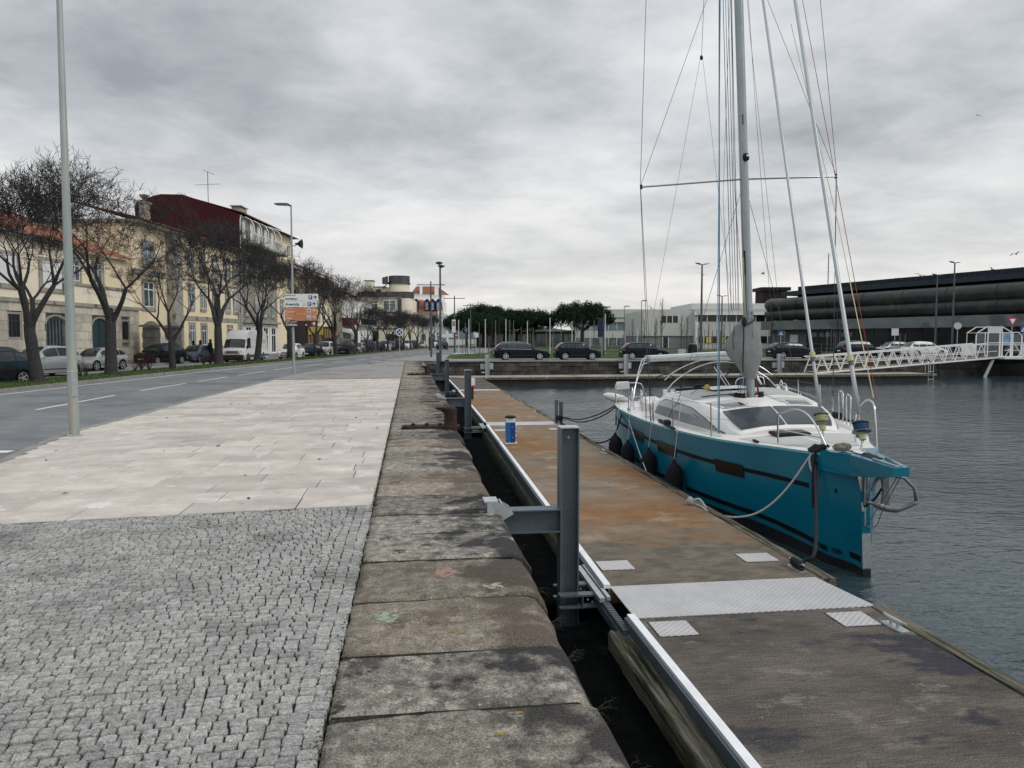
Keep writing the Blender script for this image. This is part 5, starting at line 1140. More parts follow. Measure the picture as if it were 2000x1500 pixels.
    for sg in (1, -1):
        def blob(nm, m, x, y, z, sx, sy, sz, rz=0):
            bb = MB(); rows = []
            for i in range(5):
                f = math.pi * (i / 4 - .5); r_ = math.cos(f) * 1.0 + .02
                rows.append([(sx * r_ * math.cos(a), sy * r_ * math.sin(a), sz * math.sin(f)) for a in [2 * math.pi * j / 10 for j in range(10)]])
            bb.grid(rows, True); o = bb.build(nm, m, t, True); o.location = (x, y, z); o.rotation_euler = (0, 0, rz); return o
        blob('headlight', lamp_m, fx - (.27 if not van else .16), sg * (hw * .80 - .06), hz, .17 if not van else .09, .15, .075 if not van else .17, -sg * .5)
        tz = belt_z(-fx + .1) - .02
        blob('tail_light', tail_m, -fx + (.17 if not van else .05), sg * (hw * .87 - .03), tz - (.06 if not wagon else .03), .16, .07, .11 if not van else .3, sg * .25)
        blob('mirror', paint if not van else blackr_m, gx0 - (.35 if not van else .2), sg * (hw + .10), belt_z(gx0) + (.09 if not van else .22), .06, .11, .07 if not van else .17)
    s_ = sec(fx); z0 = .30
    MB().box(fx - .05, -hw * .58, .33, fx + .008, hw * .58, .33 + .14).build('air_intake', trimk_m, t)
    MB().box(fx - .06, -hw * .46, hz - .06, fx + .012, hw * .46, hz + .035 if not van else hz + .05).build('grille', trimk_m, t)
    MB().box(fx + .006, -.25, .40, fx + .02, .25, .51).build('number_plate', plate_m, t); MB().box(-fx - .02, -.25, .62 if not wagon else .6, -fx + .01, .25, .73).build('number_plate', plate_m, t)
    MB().box(-fx + .02, -hw * .8, .27, -fx - .012, hw * .8, .42).build('rear_bumper', trimk_m, t)
    for sg in (1, -1):
        MB().box(xr + Ra + .06, sg * (hw - .01) - .02, .38, xf - Ra - .06, sg * (hw - .01) + .014, .43).build('side_strip', trimk_m, t)
        for hx in (.22, -.62) if not van else (.9,): MB().box(gx1 * .3 + hx, sg * (hw - .03) - .01, belt_z(0) - .10, gx1 * .3 + hx + .16, sg * (hw - .03) + .035, belt_z(0) - .075).build('door_handle', paint, t)
        if rails == 2:
            tp = [wsurf(lerp(gx3 + .25, gx0 - .3, i / 12), .03) for i in range(13)]; MB().tube([(p.x, (p.y + .004) * sg, p.z) for p in tp], .014, 4).build('window_trim', chrome_m, t)
            tp = [wsurf(lerp(gx3 + .45, gx0 - .75, i / 12), .97) for i in range(13)]; MB().tube([(p.x, (p.y + .004) * sg, p.z) for p in tp], .012, 4).build('window_trim', chrome_m, t)
        if rails: MB().tube([(gx1 - .1, sg * (hw - .27), H_ + .0), (gx1 - .3, sg * (hw - .27), H_ + .05), (gx2 + .1, sg * (hw - .27), H_ + .04), (gx2 - .1, sg * (hw - .27), H_ - .02)], .018, 5).build('roof_rail', chrome_m if rails == 2 else trimk_m, t)
    return t
def paint(name, c, metal=.25): return mat(name, c, None, rough=.28, metal=metal, spec=.14 if max(c) < .2 else .5)
p_black, p_navy, p_silver, p_white = paint('black car paint', (.008, .010, .014), 0), paint('navy car paint', (.006, .009, .017), 0), paint('silver car paint', (.42, .44, .45), .5), paint('white car paint', (.68, .68, .67), 0)
p_blue, p_grey, p_teal = paint('blue-grey car paint', (.085, .12, .16), .4), paint('dark grey car paint', (.03, .036, .044), .2), paint('dark petrol car paint', (.010, .028, .038), .1)
hatch_top = [(-2.0, .84), (-1.6, .93), (0, .90), (.95, .86), (1.5, .79), (1.85, .70), (2.0, .57)]
def hatch(p, label, L_=3.95, H_=1.45, **k):
    s = L_ / 4.0; return car_model('parked_car', p, L_, 1.70, H_, [(x * s, z * H_ / 1.45) for x, z in hatch_top], (1.12 * s, .22 * s), (-1.15 * s, -1.95 * s), .93, label=label, **k)
def wagon(p, label, L_=4.55, H_=1.46, **k):
    s = L_ / 4.6; return car_model('parked_car', p, L_, 1.75, H_, [(-2.3 * s, .86), (-1.8 * s, .93), (0, .90), (1.0 * s, .87), (1.7 * s, .79), (2.1 * s, .69), (2.3 * s, .55)], (1.15 * s, .22 * s), (-1.55 * s, -2.26 * s), .93, label=label, wagon=True, wx=(1.42 * s, -1.38 * s), **k)
def place(o, u, d, fwd, z=-.2): o.location = SF(u, d, z); o.rotation_euler = (0, 0, fwd - A); return o
TOCAM = -math.pi / 2                                   # nose toward the camera
G1 = 'cars parked on the far side of the street'
m_hatch = {}
def put(o, u, d, fwd, z=-.2, g=G1): place(o, u, d, fwd, z); o['group'] = g; return o
put(hatch(p_teal, 'dark petrol hatchback cut by the left edge of the picture', 4.3, 1.56), -22.9, 33.0, TOCAM - .30)
put(hatch(p_silver, 'silver compact people carrier behind the leftmost bare tree', 4.1, 1.63), -25.4, 41.6, TOCAM - .25)
put(hatch(p_silver, 'silver hatchback behind the nearest lamp post', 4.0, 1.42), -26.5, 49.2, TOCAM - .18)
put(hatch(p_grey, 'dark car mostly hidden behind the silver people carrier', 4.1, 1.6), -28.6, 41.6, TOCAM - .2)
put(hatch(p_black, 'black crossover before the stone gate pillars', 4.3, 1.62, rails=1), -27.6, 60.4, TOCAM - .28)
put(hatch(p_blue, 'blue-grey hatchback between the black crossover and the white van', 3.85, 1.45), -26.8, 65.4, TOCAM - .12)
# white high-roof van
vt = [(-3.45, 1.05), (0, 1.08), (2.4, 1.12), (3.0, 1.06), (3.35, .95), (3.45, .7)]
van = car_model('delivery_van', p_white, 6.9, 2.0, 2.75, vt, (2.95, 1.75), (-3.2, -3.44), 1.1, wheel_r=.35, wx=(2.3, -1.75), van=True, label='white high-roof delivery van with dark grille parked by the yellow building')
put(van, -23.75, 68.6, TOCAM)
MB().box(3.3, -.95, .25, 3.5, .95, .62).build('front_bumper', trimk_m, van)
for i in range(4): MB().box(3.44, -.62, .72 + i * .075, 3.475, .62, .745 + i * .075).build('grille_bar', chrome_m if i == 1 else darkpole_m, van)
for sg in (1, -1): MB().box(-3.3, sg * .99 - .012, .42, 1.85, sg * .99 + .02, .60).build('side_cladding', darkpole_m, van)
text_mesh('TECDA', .26, sign_grey, (-1.6, 1.003, 1.62), (rad(90), 0, rad(180)), van).data.materials[0] = flat('dark grey lettering', (.16, .19, .24))
for z_ in (1.25, 1.9): MB().box(-3.1, .975, z_, 1.5, .992, z_ + .02).build('side_groove', offwhite_m, van)
w_hatch = hatch(p_white, 'small white city car right of the van, partly behind the lamp post', 3.6, 1.5); put(w_hatch, -21.6, 75.3, TOCAM - .05)
n_hatch = hatch(p_navy, 'dark hatchback directly right of the small white city car', 4.0, 1.48); put(n_hatch, -21.1, 80.6, TOCAM)
suv = hatch(p_white, 'white crossover with black bumper right of the direction sign', 4.3, 1.62); put(suv, -21.0, 86.6, TOCAM)
put(hatch(p_grey, 'low dark car half hidden behind the tree trunk left of the dark people carrier', 4.2, 1.42), -20.8, 92, TOCAM)
mpv = hatch(p_grey, 'big dark people carrier behind the red shrubs', 4.6, 1.85); put(mpv, -19.4, 90.5, TOCAM)
far = [('silver', p_silver), ('grey', p_grey), ('navy', p_navy), ('white', p_white), ('blue', p_blue), ('black', p_black)]
proto = {'silver': bpy.data.objects['parked_car.002'] if 'parked_car.002' in bpy.data.objects else None}
src = {'silver': None, 'grey': mpv, 'navy': n_hatch, 'white': suv}
for nm, o in (('silver', [o for o in bpy.data.objects if o.get('label', '').startswith('silver hatchback')][0]), ('blue', [o for o in bpy.data.objects if o.get('label', '').startswith('blue-grey hatch')][0]), ('black', [o for o in bpy.data.objects if o.get('label', '').startswith('black crossover')][0])): src[nm] = o
seqc = [('silver', 'silver car fifth from the far end of the row, before the awning'), ('grey', 'dark car at the bare tree before the green awning'), ('blue', 'blue-grey car half hidden by a thin tree trunk before the awning'), ('navy', 'dark navy car left of the white hatch by the no-stopping sign'), ('white', 'white car left of the no-stopping sign'), ('blue', 'pale blue car just left of the no-stopping sign'), ('grey', 'dark grey car directly behind the no-stopping sign post'), ('white', 'white box-like car right of the no-stopping sign'), ('black', 'dark car at the far right end of the parked row'), ('silver', 'last tiny silver car at the end of the row')]
for i, (k_, lab) in enumerate(seqc):
    px = (700, 715, 727, 739, 752, 765, 778, 794, 810, 824)[i]; d = 101 + i * 4.9; dup(src[k_], SF((px - 1000) / 1500 * d, d, -.2), TOCAM - A, lab, G1)
dup(src['navy'], SF(-11.6, 128, -.1), TOCAM - A, 'tiny dark car driving at the far end of the street beside the pines', None)
o = dup(src['white'], SF(-14.2, 150, -.1), TOCAM - A, 'tiny white car far down the street behind the lamp mast', None)
# cars on the far quay, seen side-on
G2 = 'cars parked along the far quay'
def quay_car(o, x, y, fwd=0.0): o.location = (x, y, -.01); o.rotation_euler = (0, 0, fwd); o['group'] = G2; return o
def xq(px, y):                                         # world x on the line Y=y seen at column px
    k = (px - 1000) / 1500; return y * (k * math.cos(A) + math.sin(A)) / (math.cos(A) - k * math.sin(A))
Yq = 65.0
quay_car(wagon(p_navy, 'black estate car with silver roof rails parked at the left end of the far quay', 4.75, 1.47, rails=2), xq(1018, Yq), Yq)
quay_car(hatch(p_navy, 'dark navy hatchback second from the left on the far quay', 3.95, 1.5), xq(1127, Yq) , Yq)
c3 = hatch(p_black, 'black hatchback with rounded roof above the stern of the sailboat', 4.1, 1.46); quay_car(c3, xq(1257, Yq), Yq)
c4 = wagon(p_black, 'older black estate car between the sail cover and the gangway', 4.6, 1.44); quay_car(c4, xq(1549, Yq + .6), Yq + .6)
c5 = wagon(p_navy, 'dark crossover half hidden behind the end of the gangway', 4.5, 1.6); quay_car(c5, xq(1681, Yq + 3.2), Yq + 3.2)
c6 = hatch(p_white, 'white hatchback behind the white lattice gangway', 4.15, 1.5); quay_car(c6, xq(1804, Yq + 3.6), Yq + 3.6)
c7 = dup(src['silver'], SF(0, 0), 0, 'silver car farther back, left of the white hatchback', G2); c7.location = (xq(1742, 82), 82, 0); c7.rotation_euler = (0, 0, math.pi)
c8 = dup(src['blue'], SF(0, 0), 0, 'blue car cut by the right edge behind the landing platform', G2); c8.location = (xq(2003, 72), 72, 0); c8.rotation_euler = (0, 0, 0)
for c, x_, pc in ((c3, 0, 0),): pass

# ------------------------------------------------------------------ buildings
def block_mesh(m, nm='stone_block'): return [bevel_box(MB(), 1, 1, 1, .02, .5, .006).mesh(nm, m) for _ in range(3)]
def win(me_frame, me_pane, parent, y, z, w_, h_, x=0, nm='window'):
    o = link(nm, me_frame, parent, (x, y, z), None, (1, w_, h_)); link('pane', me_pane, o); return o
def win_mesh(fm, tm, bars=1, cross=True, t_=.12, surround=True, pm=glassh_m):
    """unit window in the y-z plane facing +x, y -.5..+.5, z 0..1"""
    mb = MB(); a = .5 + (.16 if surround else .04)
    if surround:
        mb.cm = 1
        for y0, y1, z0, z1 in ((-a, -.5, -.1, 1.1), (.5, a, -.1, 1.1), (-.5, .5, 1.0, 1.1), (-a - .03, a + .03, -.16, -.1), (-.5, .5, -.1, 0)): mb.box(-.02, y0, z0, .09, y1, z1)
        mb.cm = 0
    f = .05
    for y0, y1, z0, z1 in ((-.5, -.5 + f, 0, 1), (.5 - f, .5, 0, 1), (-.5 + f, .5 - f, 0, .035), (-.5 + f, .5 - f, .965, 1)): mb.box(-.02, y0, z0, .05, y1, z1)
    for i in range(bars): y = -.5 + (i + 1) / (bars + 1); mb.box(-.02, y - .03, .035, .045, y + .03, .965)
    if cross: mb.box(-.02, -.45, .68, .043, .45, .72)
    p = MB().box(-.02, -.5 + f, .035, .03, .5 - f, .965)
    return mb.mesh('window', [fm, tm]), p.mesh('pane', pm)
W1 = win_mesh(frame_m, trim_m); W2 = win_mesh(frame_m, trim_m, 0, False, pm=shutter_m); W3 = win_mesh(darkpole_m, trim_m, 2, True, pm=glassd_m); W4 = win_mesh(frame_m, frame_m, 1, True, surround=False); W5 = win_mesh(frame_m, whitewall_m, 1, True, pm=glassd_m)
W6 = win_mesh(trimk_m, trimk_m, 2, False, surround=False, pm=glassd_m)
def tiles(parent, x0, x1, y0, y1, z0, z1, nm='roof', hip=0, m=tile_m):
    """roof plane from the eave (x0,z0) back to (x1,z1) between y0 and y1 with barrel-tile ribs"""
    mb = MB(); n = max(4, int((y1 - y0) / .42)); rows = []
    for i in range(n * 4 + 1):
        y = lerp(y0, y1, i / (n * 4)); f = (i % 4) / 4; r_ = .05 * math.cos(2 * math.pi * f)
        hy = lerp(y, (y0 + y1) / 2, hip); rows.append([(x0, y, z0 + r_ - .05), (x0, y, z0 + r_), (x1, hy, z1 + r_)])
    mb.grid(rows); o = mb.build(nm, m, parent); return o
def B(label, u, d, cat='building', z=-.08, nm='town_house', rz=0): return thing(nm, label, cat, SF(u, d, z), -A + rz)
def F(px): return 29.6 * 1500 / (1000 - px)             # how far down the straight facade line a column of the photo lies (survey note)
# --- stone-based building at the left
b = B('long low building at the left edge with beige ashlar ground floor and cream upper wall', -29.6, 30, nm='stone_building')
MB().box(-14, 0, 0, -.25, 31.2, 4.12).build('wall_core', trim_m, b); MB().box(-14, 0, 4.35, -.12, 22.0, 8.0).build('upper_wall', cream_m, b)
MB().box(-9, 22.0, 4.35, -.3, 31.1, 5.55).build('terrace_parapet', cream_m, b); MB().box(-9.1, 22.0, 5.55, -.2, 31.2, 5.72).build('parapet_coping', trim_m, b)
MB().box(-14, -.1, 4.1, .1, 31.45, 4.34).build('string_course', trim_m, b); MB().box(-14.2, -.2, 8.0, .3, 22.2, 8.22).build('cornice', trim_m, b)
tiles(b, .55, -7, -.3, 22.4, 8.25, 10.9, hip=.25); mb = MB().prism([(.3, 8.2), (-7, 10.85), (-14, 8.2)], 22.2, 22.3, 1); mb.build('gable', cream_m, b)
holes = [(15.2, 16.55, 1.95, 3.42), (12.3, 13.6, 1.95, 3.42), (18.9, 21.1, 0, 3.3), (24.3, 26.5, 0, 3.3), (28.4, 29.7, 1.75, 3.25)]
BMs = block_mesh(stonew_m); z = 0.02; nb = 0
for ci, h_ in enumerate((.62, .58, .6, .58, .58, .58, .56)):
    y = 10 + (.5 if ci % 2 else 0)
    while y < 31.1:
        l = R.uniform(1.0, 1.5); segs = [(y, min(y + l, 31.15))]
        for (h0, h1, hz0, hz1) in holes:
            if z + h_ > hz0 + .05 and z < hz1 - .05:
                ns = []
                for a, c in segs:
                    if c <= h0 or a >= h1: ns.append((a, c))
                    else:
                        if a < h0: ns.append((a, h0))
                        if c > h1: ns.append((h1, c))
                segs = ns
        for a, c in segs:
            if c - a > .12 and nb < 298: link('stone_block', R.choice(BMs), b, (-.2 + R.uniform(-.012, .012), (a + c) / 2, z + h_ / 2), None, (.4, c - a - .02, h_ - .02)); nb += 1
        y += l
    z += h_
MB().box(-.3, 0, 0, -.02, 10, 4.08).build('near_wall', stonew_m, b)
for y0, y1, z0, z1 in (holes[0], holes[1], holes[4]):
    o = win(W3[0], W3[1], b, (y0 + y1) / 2, z0 + .05, (y1 - y0) * .74, z1 - z0 - .1, -.12)
    mb = MB()
    for i in range(6): mb.box(-.04, y0 + .14 + i * .2, z0 + .08, -.02, y0 + .165 + i * .2, z1 - .05)
    mb.build('iron_grille', trimk_m, b)
def arch_door(parent, y0, y1, z1, m, nm, mull=0, x=-.1):
    n = 10; yc = (y0 + y1) / 2; hw = (y1 - y0) / 2; pts = [(y0, 0), (y1, 0)] + [(yc + hw * math.cos(math.pi * i / n), z1 - .5 + .5 * math.sin(math.pi * i / n)) for i in range(n + 1)]
    o = MB().prism(pts, x - .05, x, 0).build(nm, m, parent)
    s = MB(); ring = [(yc + (hw + .04) * math.cos(math.pi * i / n), z1 - .5 + .56 * math.sin(math.pi * i / n)) for i in range(n + 1)]
    s.tube([(x + .12, p[0], p[1]) for p in ring], .06, 4); s.build('arch_surround', trim_m, parent)
    for i in range(mull): yy = lerp(y0, y1, (i + 1) / (mull + 1)); MB().box(x - .01, yy - .05, 0, x + .04, yy + .05, z1 - .15).build('mullion', trimk_m if nm != 'door' else m, o)
    return o
arch_door(b, 18.9, 21.1, 3.35, glassh_m, 'glazed_door', 5); arch_door(b, 24.3, 26.5, 3.35, tealdoor_m, 'door', 1)
for y0, y1 in ((14.2, 16.6), (18.6, 21.2), (9.6, 12.0)): win(W2[0], W2[1], b, (y0 + y1) / 2, 5.15, y1 - y0 - .5, 1.75, -.12)
# --- yellow building with granite corners
b = B('yellow rendered three-storey house with granite corners, gate pillars in front', -29.6, 61.3, nm='yellow_house')
MB().box(-14, 0, 0, -.5, 7.2, 11.1).build('side_wing_wall', yellow_m, b); MB().box(-14, 7.2, 0, -.0, 22.5, 11.0).build('wall', yellow_m, b)
MB().box(-.5, 6.0, 0, .12, 7.9, 11.05).build('granite_pilaster', trim_m, b); MB().box(-.1, 21.9, 0, .08, 22.6, 11.05).build('granite_pilaster', trim_m, b)
for z0, z1 in ((3.55, 3.95), (7.2, 7.35)): MB().box(-.2, 7.9, z0, .06, 21.9, z1).build('string_course', trim_m, b)
MB().box(-.6, 0, 7.1, -.42, 6.0, 7.5).build('string_course', trim_m, b); MB().box(-14, -.2, 11.05, .35, 22.7, 11.3).build('cornice', trim_m, b)
tiles(b, .6, -8, -.3, 22.8, 11.32, 13.6, hip=.45)
tiles(b, -.3, -9, -9.4, -.3, 8.1, 11.6, hip=.2); MB().box(-14, -9.2, 4.0, -.8, -.05, 8.0).build('rear_wing_wall', yellow_m, b)
for y in (9.9, 12.6, 15.6, 19.0, 21.2):
    win(W1[0], W1[1], b, y, 8.0, 1.05, 1.9); win(W1[0], W1[1], b, y, 4.75, 1.05, 1.95)
for y in (9.9, 12.6): win(W1[0], W1[1], b, y, 1.25, 1.1, 1.95)
for y in (16.2, 19.4): win(W1[0], W1[1], b, y, .1, 1.2, 2.9, nm='door')
win(W1[0], W1[1], b, 2.6, 4.5, 1.75, 2.05, -.5); win(W1[0], W1[1], b, 2.6, 8.0, 1.6, 1.8, -.5); win(W4[0], W4[1], b, 3.6, .6, 1.1, 2.0, -.5)
for y in (-4.6, -7.6): win(W1[0], W1[1], b, y, 5.9, 1.2, 1.5, -.8)
MB().box(-1.9, 4.2, 11.3, -1.2, 4.9, 13.3).build('chimney', trim_m, b); MB().box(-2.0, 4.1, 13.3, -1.1, 5.0, 13.42).build('chimney_cap', trim_m, b); MB().lathe([(.12, 13.42), (.14, 13.5), (.1, 13.62), (.34, 13.85), (.42, 14.0), (.3, 14.05)], 12, (-1.55, 4.55, 0)).build('stone_urn', trim_m, b)
# gate pillars and gate
pil_m = mat('dark banded gate stone', (.13, .125, .115), (.19, .18, .165), 2, .9)
for y, lab in ((-.9, 'left dark banded stone gate pillar before the yellow house'), (3.0, 'right dark banded stone gate pillar before the yellow house')):
    t = thing('gate_pillar', lab, 'gate pillar', SF(-28.3, 61.3 + y, -.1), -A); mb = None
    for i in range(7): bevel_box(MB(), 1.0 if i % 2 else .94, 1.0 if i % 2 else .94, .4, .03, .4 + i * .4).build('stone_block', pil_m, t)
    bevel_box(MB(), 1.3, 1.3, .16, .03, 2.98).build('cap_slab', pil_m, t); MB().lathe([(.62, 2.98), (.45, 3.1), (.25, 3.25), (.05, 3.28)], 8).build('cap', pil_m, t)
t = thing('gate', 'white railed iron gate between the two stone gate pillars', 'gate', SF(-28.3, 60.0, -.05), -A)
for i in range(16): MB().box(-.02, 1.0 + i * .16, .1, .02, 1.03 + i * .16, 2.0 - abs(i - 8) * .05).build('bar', frame_m, t)
for z_ in (.12, 1.5): MB().box(-.025, .9, z_, .025, 3.6, z_ + .06).build('rail', frame_m, t)
t = thing('railing', 'low white railing beside the gate pillars', 'railing', SF(-28.3, 60.2, -.05), -A)
for i in range(10): MB().box(-.02, -.6 + i * .17, .1, .02, -.57 + i * .17, .95).build('bar', frame_m, t)
MB().tube([(0, -.6, 1.0), (0, .7, 1.0), (0, .95, 1.5)], .03, 5).build('handrail', frame_m, t)
# --- grey stone building with maroon flank and balcony floor
b = B('tall grey stone house with maroon clad flank wall, white top-floor blinds and long balcony', -29.6, 84.2, nm='grey_house')
H1 = 15.4; BX = block_mesh(stonew_m)
MB().box(-11.1, .0, 0, -.02, 13.0, 15.3).build('wall', mat('grey-brown rubble stone', (.24, .225, .19), (.34, .32, .27), 3, .9, bump=.4, c3=(.17, .16, .14), s3=1), b)
fl_ = MB().prism([(.05, 0), (.05, 15.35), (-6.0, 17.4), (-8.4, 17.45), (-10.6, 16.8), (-11.2, 16.3), (-11.2, 0)], -.12, -.02, 1); fl_.build('flank_cladding', maroon_m, b)
for i in range(9): MB().box(-11 + i * 1.22, -.15, 8, -10.96 + i * 1.22, -.12, 15.2).build('cladding_seam', maroon_m, b)
tiles(b, .7, -6, -.1, 13.1, 15.4, 17.3); tiles(b, -11.2, -6, -.1, 13.1, 16.2, 17.3, nm='rear_roof')
MB().tube([(.25, -.05, 15.2), (.15, -.1, 14.6), (.1, -.14, 0)], .06, 6).build('downpipe', polew_m, b)
MB().lathe([(1.6, 17.3), (.05, 18.2)], 4, (-7.4, 2.5, 0)).build('skylight', mat('skylight glass', (.45, .48, .5), None, rough=.2), b); MB().box(-8.6, 1.3, 16.6, -6.2, 3.7, 17.3).build('skylight_base', maroon_m, b)
MB().box(-2.6, 5, 16, -1.6, 7.2, 16.9).build('chimney', trim_m, b); MB().box(-2.75, 4.85, 17.0, -1.45, 7.35, 17.12).build('chimney_cap', trim_m, b)
mb = MB(); mb.tube([(-3.6, .8, 16.4), (-3.6, .8, 20.0)], .04, 4); mb.tube([(-5, .8, 18.6), (-2.2, .8, 18.7)], .025, 4); mb.tube([(-4.1, .8, 20.2), (-2.9, .8, 19.7)], .025, 4)
for i in range(4): mb.tube([(-4.0 + i * .3, .5, 20.15 - i * .12), (-4.0 + i * .3, 1.1, 20.15 - i * .12)], .018, 4)
mb.build('tv_aerial', darkpole_m, b)
MB().box(-.02, .3, 12.05, 1.5, 13, 12.35).build('balcony_slab', trim_m, b)
bal = MB().box(1.4, .4, 12.35, 1.44, 12.9, 12.4); bal = bal.box(1.4, .4, 13.35, 1.44, 12.9, 13.42)
for i in range(50): bal.box(1.4, .4 + i * .25, 12.4, 1.43, .43 + i * .25, 13.36)
bal.build('balcony_railing', frame_m, b); MB().box(1.36, .5, 12.42, 1.385, 12.9, 12.85).build('balcony_screen', mat('translucent balcony panel', (.5, .48, .42), (.6, .58, .53), 1, .6), b)
for i, y in enumerate((1.3, 3.8, 6.3, 8.8, 11.3)): win(W2[0], W2[1], b, y, 12.5, 1.05, 2.3, nm='window')
for i in range(5): MB().tube([(1.42, .6 + i * 2.5, 13.4), (1.42, .6 + i * 2.5, 14.2), (1.1, .6 + i * 2.5, 14.8), (.5, .6 + i * 2.5, 15.1), (0, .6 + i * 2.5, 15.1)], .05, 5).build('awning_hoop', frame_m, b)
MB().box(-.1, -.1, 11.2, .25, 13.1, 11.45).build('cornice', trim_m, b)
for y in (1.9, 5.0, 8.2, 11.3):
    for z_ in (4.6, 8.2): win(W1[0], W1[1], b, y, z_, 1.0, 2.0)
MB().box(-.05, .0, 3.6, .5, 13, 3.85).build('string_course', trim_m, b)
for y in (2.2, 5.2, 8.2, 11.2): win(W5[0], W5[1], b, y, .1, 1.7, 3.1, nm='shop_door')
for y in (.5, 3.7, 6.7, 9.7, 12.7): MB().box(-.02, y - .16, 0, .12, y + .16, 3.55).build('pilaster', whitewall_m, b)
# --- second yellow house
b = B('yellow corner house with small square attic windows behind the lamp post', -29.6, 97.3, nm='yellow_house')
MB().box(-12, 0, 0, 0, 7.2, 15.2).build('wall', yellow_m, b); MB().prism([(.9, 15.2), (-5.5, 17.2), (-12, 15.2)], -.05, 7.5, 1).build('roof', roofdk_m, b)
for y in (1.7, 5.2):
    win(W1[0], W1[1], b, y, 13.0, .75, .95); win(W1[0], W1[1], b, y, 8.6, 1.0, 1.9); win(W1[0], W1[1], b, y, 4.8, 1.0, 1.9)
MB().box(0, .3, 10.9, 1.2, 6.9, 11.1).build('balcony_slab', trim_m, b); MB().tube([(1.1, .5, 12.2), (1.1, 6.8, 12.2)], .05, 5).build('balcony_rail', frame_m, b)
# --- cafe block with yellow fascia, orange roof
b = B('cafe building with dark glazed front, yellow fascia and orange tiled roof behind the direction sign', -28.3, 104.8, nm='cafe_building')
MB().box(-12, 0, 3.6, 0, 16, 10.9).build('wall', yellow_m, b); tiles(b, .7, -6, -.2, 16.2, 11, 13.6, hip=.3); tiles(b, -12, -6, -.2, 16.2, 11, 13.6, nm='rear_roof', hip=.3)
MB().box(-12, 0, 0, .3, 16, 3.6).build('glazed_front', glassd_m, b); MB().box(.3, .4, 2.35, .4, 9, 3.5).build('yellow_fascia', mat('mustard fascia', (.42, .33, .06), (.30, .23, .05), .8, .6), b)
mb = MB()
for yy in (1.6, 5.6):
    mb.tube([(.42, yy + .38 * math.cos(k_ * .5 + 1.2), 2.95 + .38 * math.sin(k_ * .5 + 1.2)) for k_ in range(9)], .05, 4)
mb.prism([(2.2, 2.6), (2.9, 2.6), (2.55, 3.25)], .4, .42, 0); mb.build('fascia_emblem', flat('pale yellow print', (.72, .60, .22)), b)
for i in range(4): MB().box(.3, 10.2 + i * 1.5, 1.9, .36, 11.2 + i * 1.5, 3.3).build('poster', mat('ochre poster', (.40, .30, .12), (.25, .16, .08), 2), b)
wl_ = mat('warm lit shop interior', (.30, .17, .08), (.06, .03, .02), 1.6, .7); MB().box(.3, .8, .4, .34, 8.6, 2.2).build('shop_interior', wl_, b)
for i in range(11): MB().box(.34, .3 + i * 1.5, 0, .42, .42 + i * 1.5, 3.6).build('mullion', trimk_m, b)
for y in (2, 5, 8, 11, 14):
    for z_ in (4.5, 7.8): win(W1[0], W1[1], b, y, z_, 1.0, 1.9)
# --- dark house with maroon balconies
b = B('narrow dark stone house with dark red balcony fronts and white awning', -26.8, 121.2, nm='town_house')
MB().box(-10, 0, 0, 0, 7, 9.4).build('wall', trim_m, b); tiles(b, .6, -5, -.1, 7.1, 9.5, 11.2)
for y in (1.4, 3.6, 5.7): win(W5[0], W5[1], b, y, 5.2, 1.1, 2.4)
MB().box(0, .2, 4.0, 1.2, 6.8, 5.1).build('balcony_front', mat('dark red balcony', (.10, .02, .025), None, rough=.6), b); mb = MB(); mb.prism([(0, 3.6), (2.2, 2.7), (2.2, 2.4), (0, 2.9)], .5, 6.5, 1); mb.build('awning', sign_white, b)
# --- white house with dark green balcony
b = B('white three-bay house with dark shutters and a green iron balcony', -26.2, 128.4, nm='town_house')
MB().box(-10, 0, 0, 0, 16, 8.4).build('wall', whitewall_m, b); MB().box(-10, -.1, 8.4, .4, 16.1, 8.65).build('cornice', trim_m, b); tiles(b, .5, -5, -.1, 16.1, 8.7, 10.2)
for y in (1.7, 5, 8.4, 11.6, 14.6): win(W5[0], W5[1], b, y, 4.6, 1.25, 2.6); win(W5[0], W5[1], b, y, .1, 1.3, 2.9, nm='door')
grn = mat('dark green balcony iron', (.012, .045, .04), None, rough=.6); MB().box(0, .8, 4.0, .9, 15.4, 4.15).build('balcony_slab', trim_m, b)
mb = MB().box(.86, .8, 5.1, .9, 15.4, 5.18)
for i in range(58): mb.box(.86, .8 + i * .25, 4.15, .9, .88 + i * .25, 5.1)
mb.build('balcony_railing', grn, b)
MB().box(-1.2, 1, 8.9, -.2, 3.4, 10.0).build('dormer', frame_m, b)
# --- cream corner building facing the camera (walls in the street frame: x right, y away)
def winF(parent, x, z, w_, h_, me=W1, y=0, nm='window', rz=-math.pi / 2):
    o = link(nm, me[0], parent, (x, y, z), (0, 0, rz), (1, w_, h_)); link('pane', me[1], o); return o
b = B('cream corner building with dark parapet and round stair tower at the street end', -31.2, 150, nm='corner_building')
W_ = 11.6
MB().box(0, 0, 0, W_ - .7, 14, 9.6).build('wall', cream_m, b); MB().lathe([(1.4, 0), (1.4, 9.6)], 20, (W_ - 1.2, 1.0, 0)).build('rounded_corner', cream_m, b)
MB().box(-.3, -.3, 9.6, W_ - .9, 14, 9.75).build('cornice', trim_m, b); dkp = mat('stained dark parapet', (.05, .055, .058), (.11, .115, .115), .8, .9)
MB().box(-.2, -.2, 9.75, W_ - .9, .15, 10.85).build('parapet', dkp, b); MB().lathe([(1.62, 9.6), (1.62, 10.85)], 20, (W_ - 1.2, 1.2, 0)).build('parapet_corner', dkp, b)
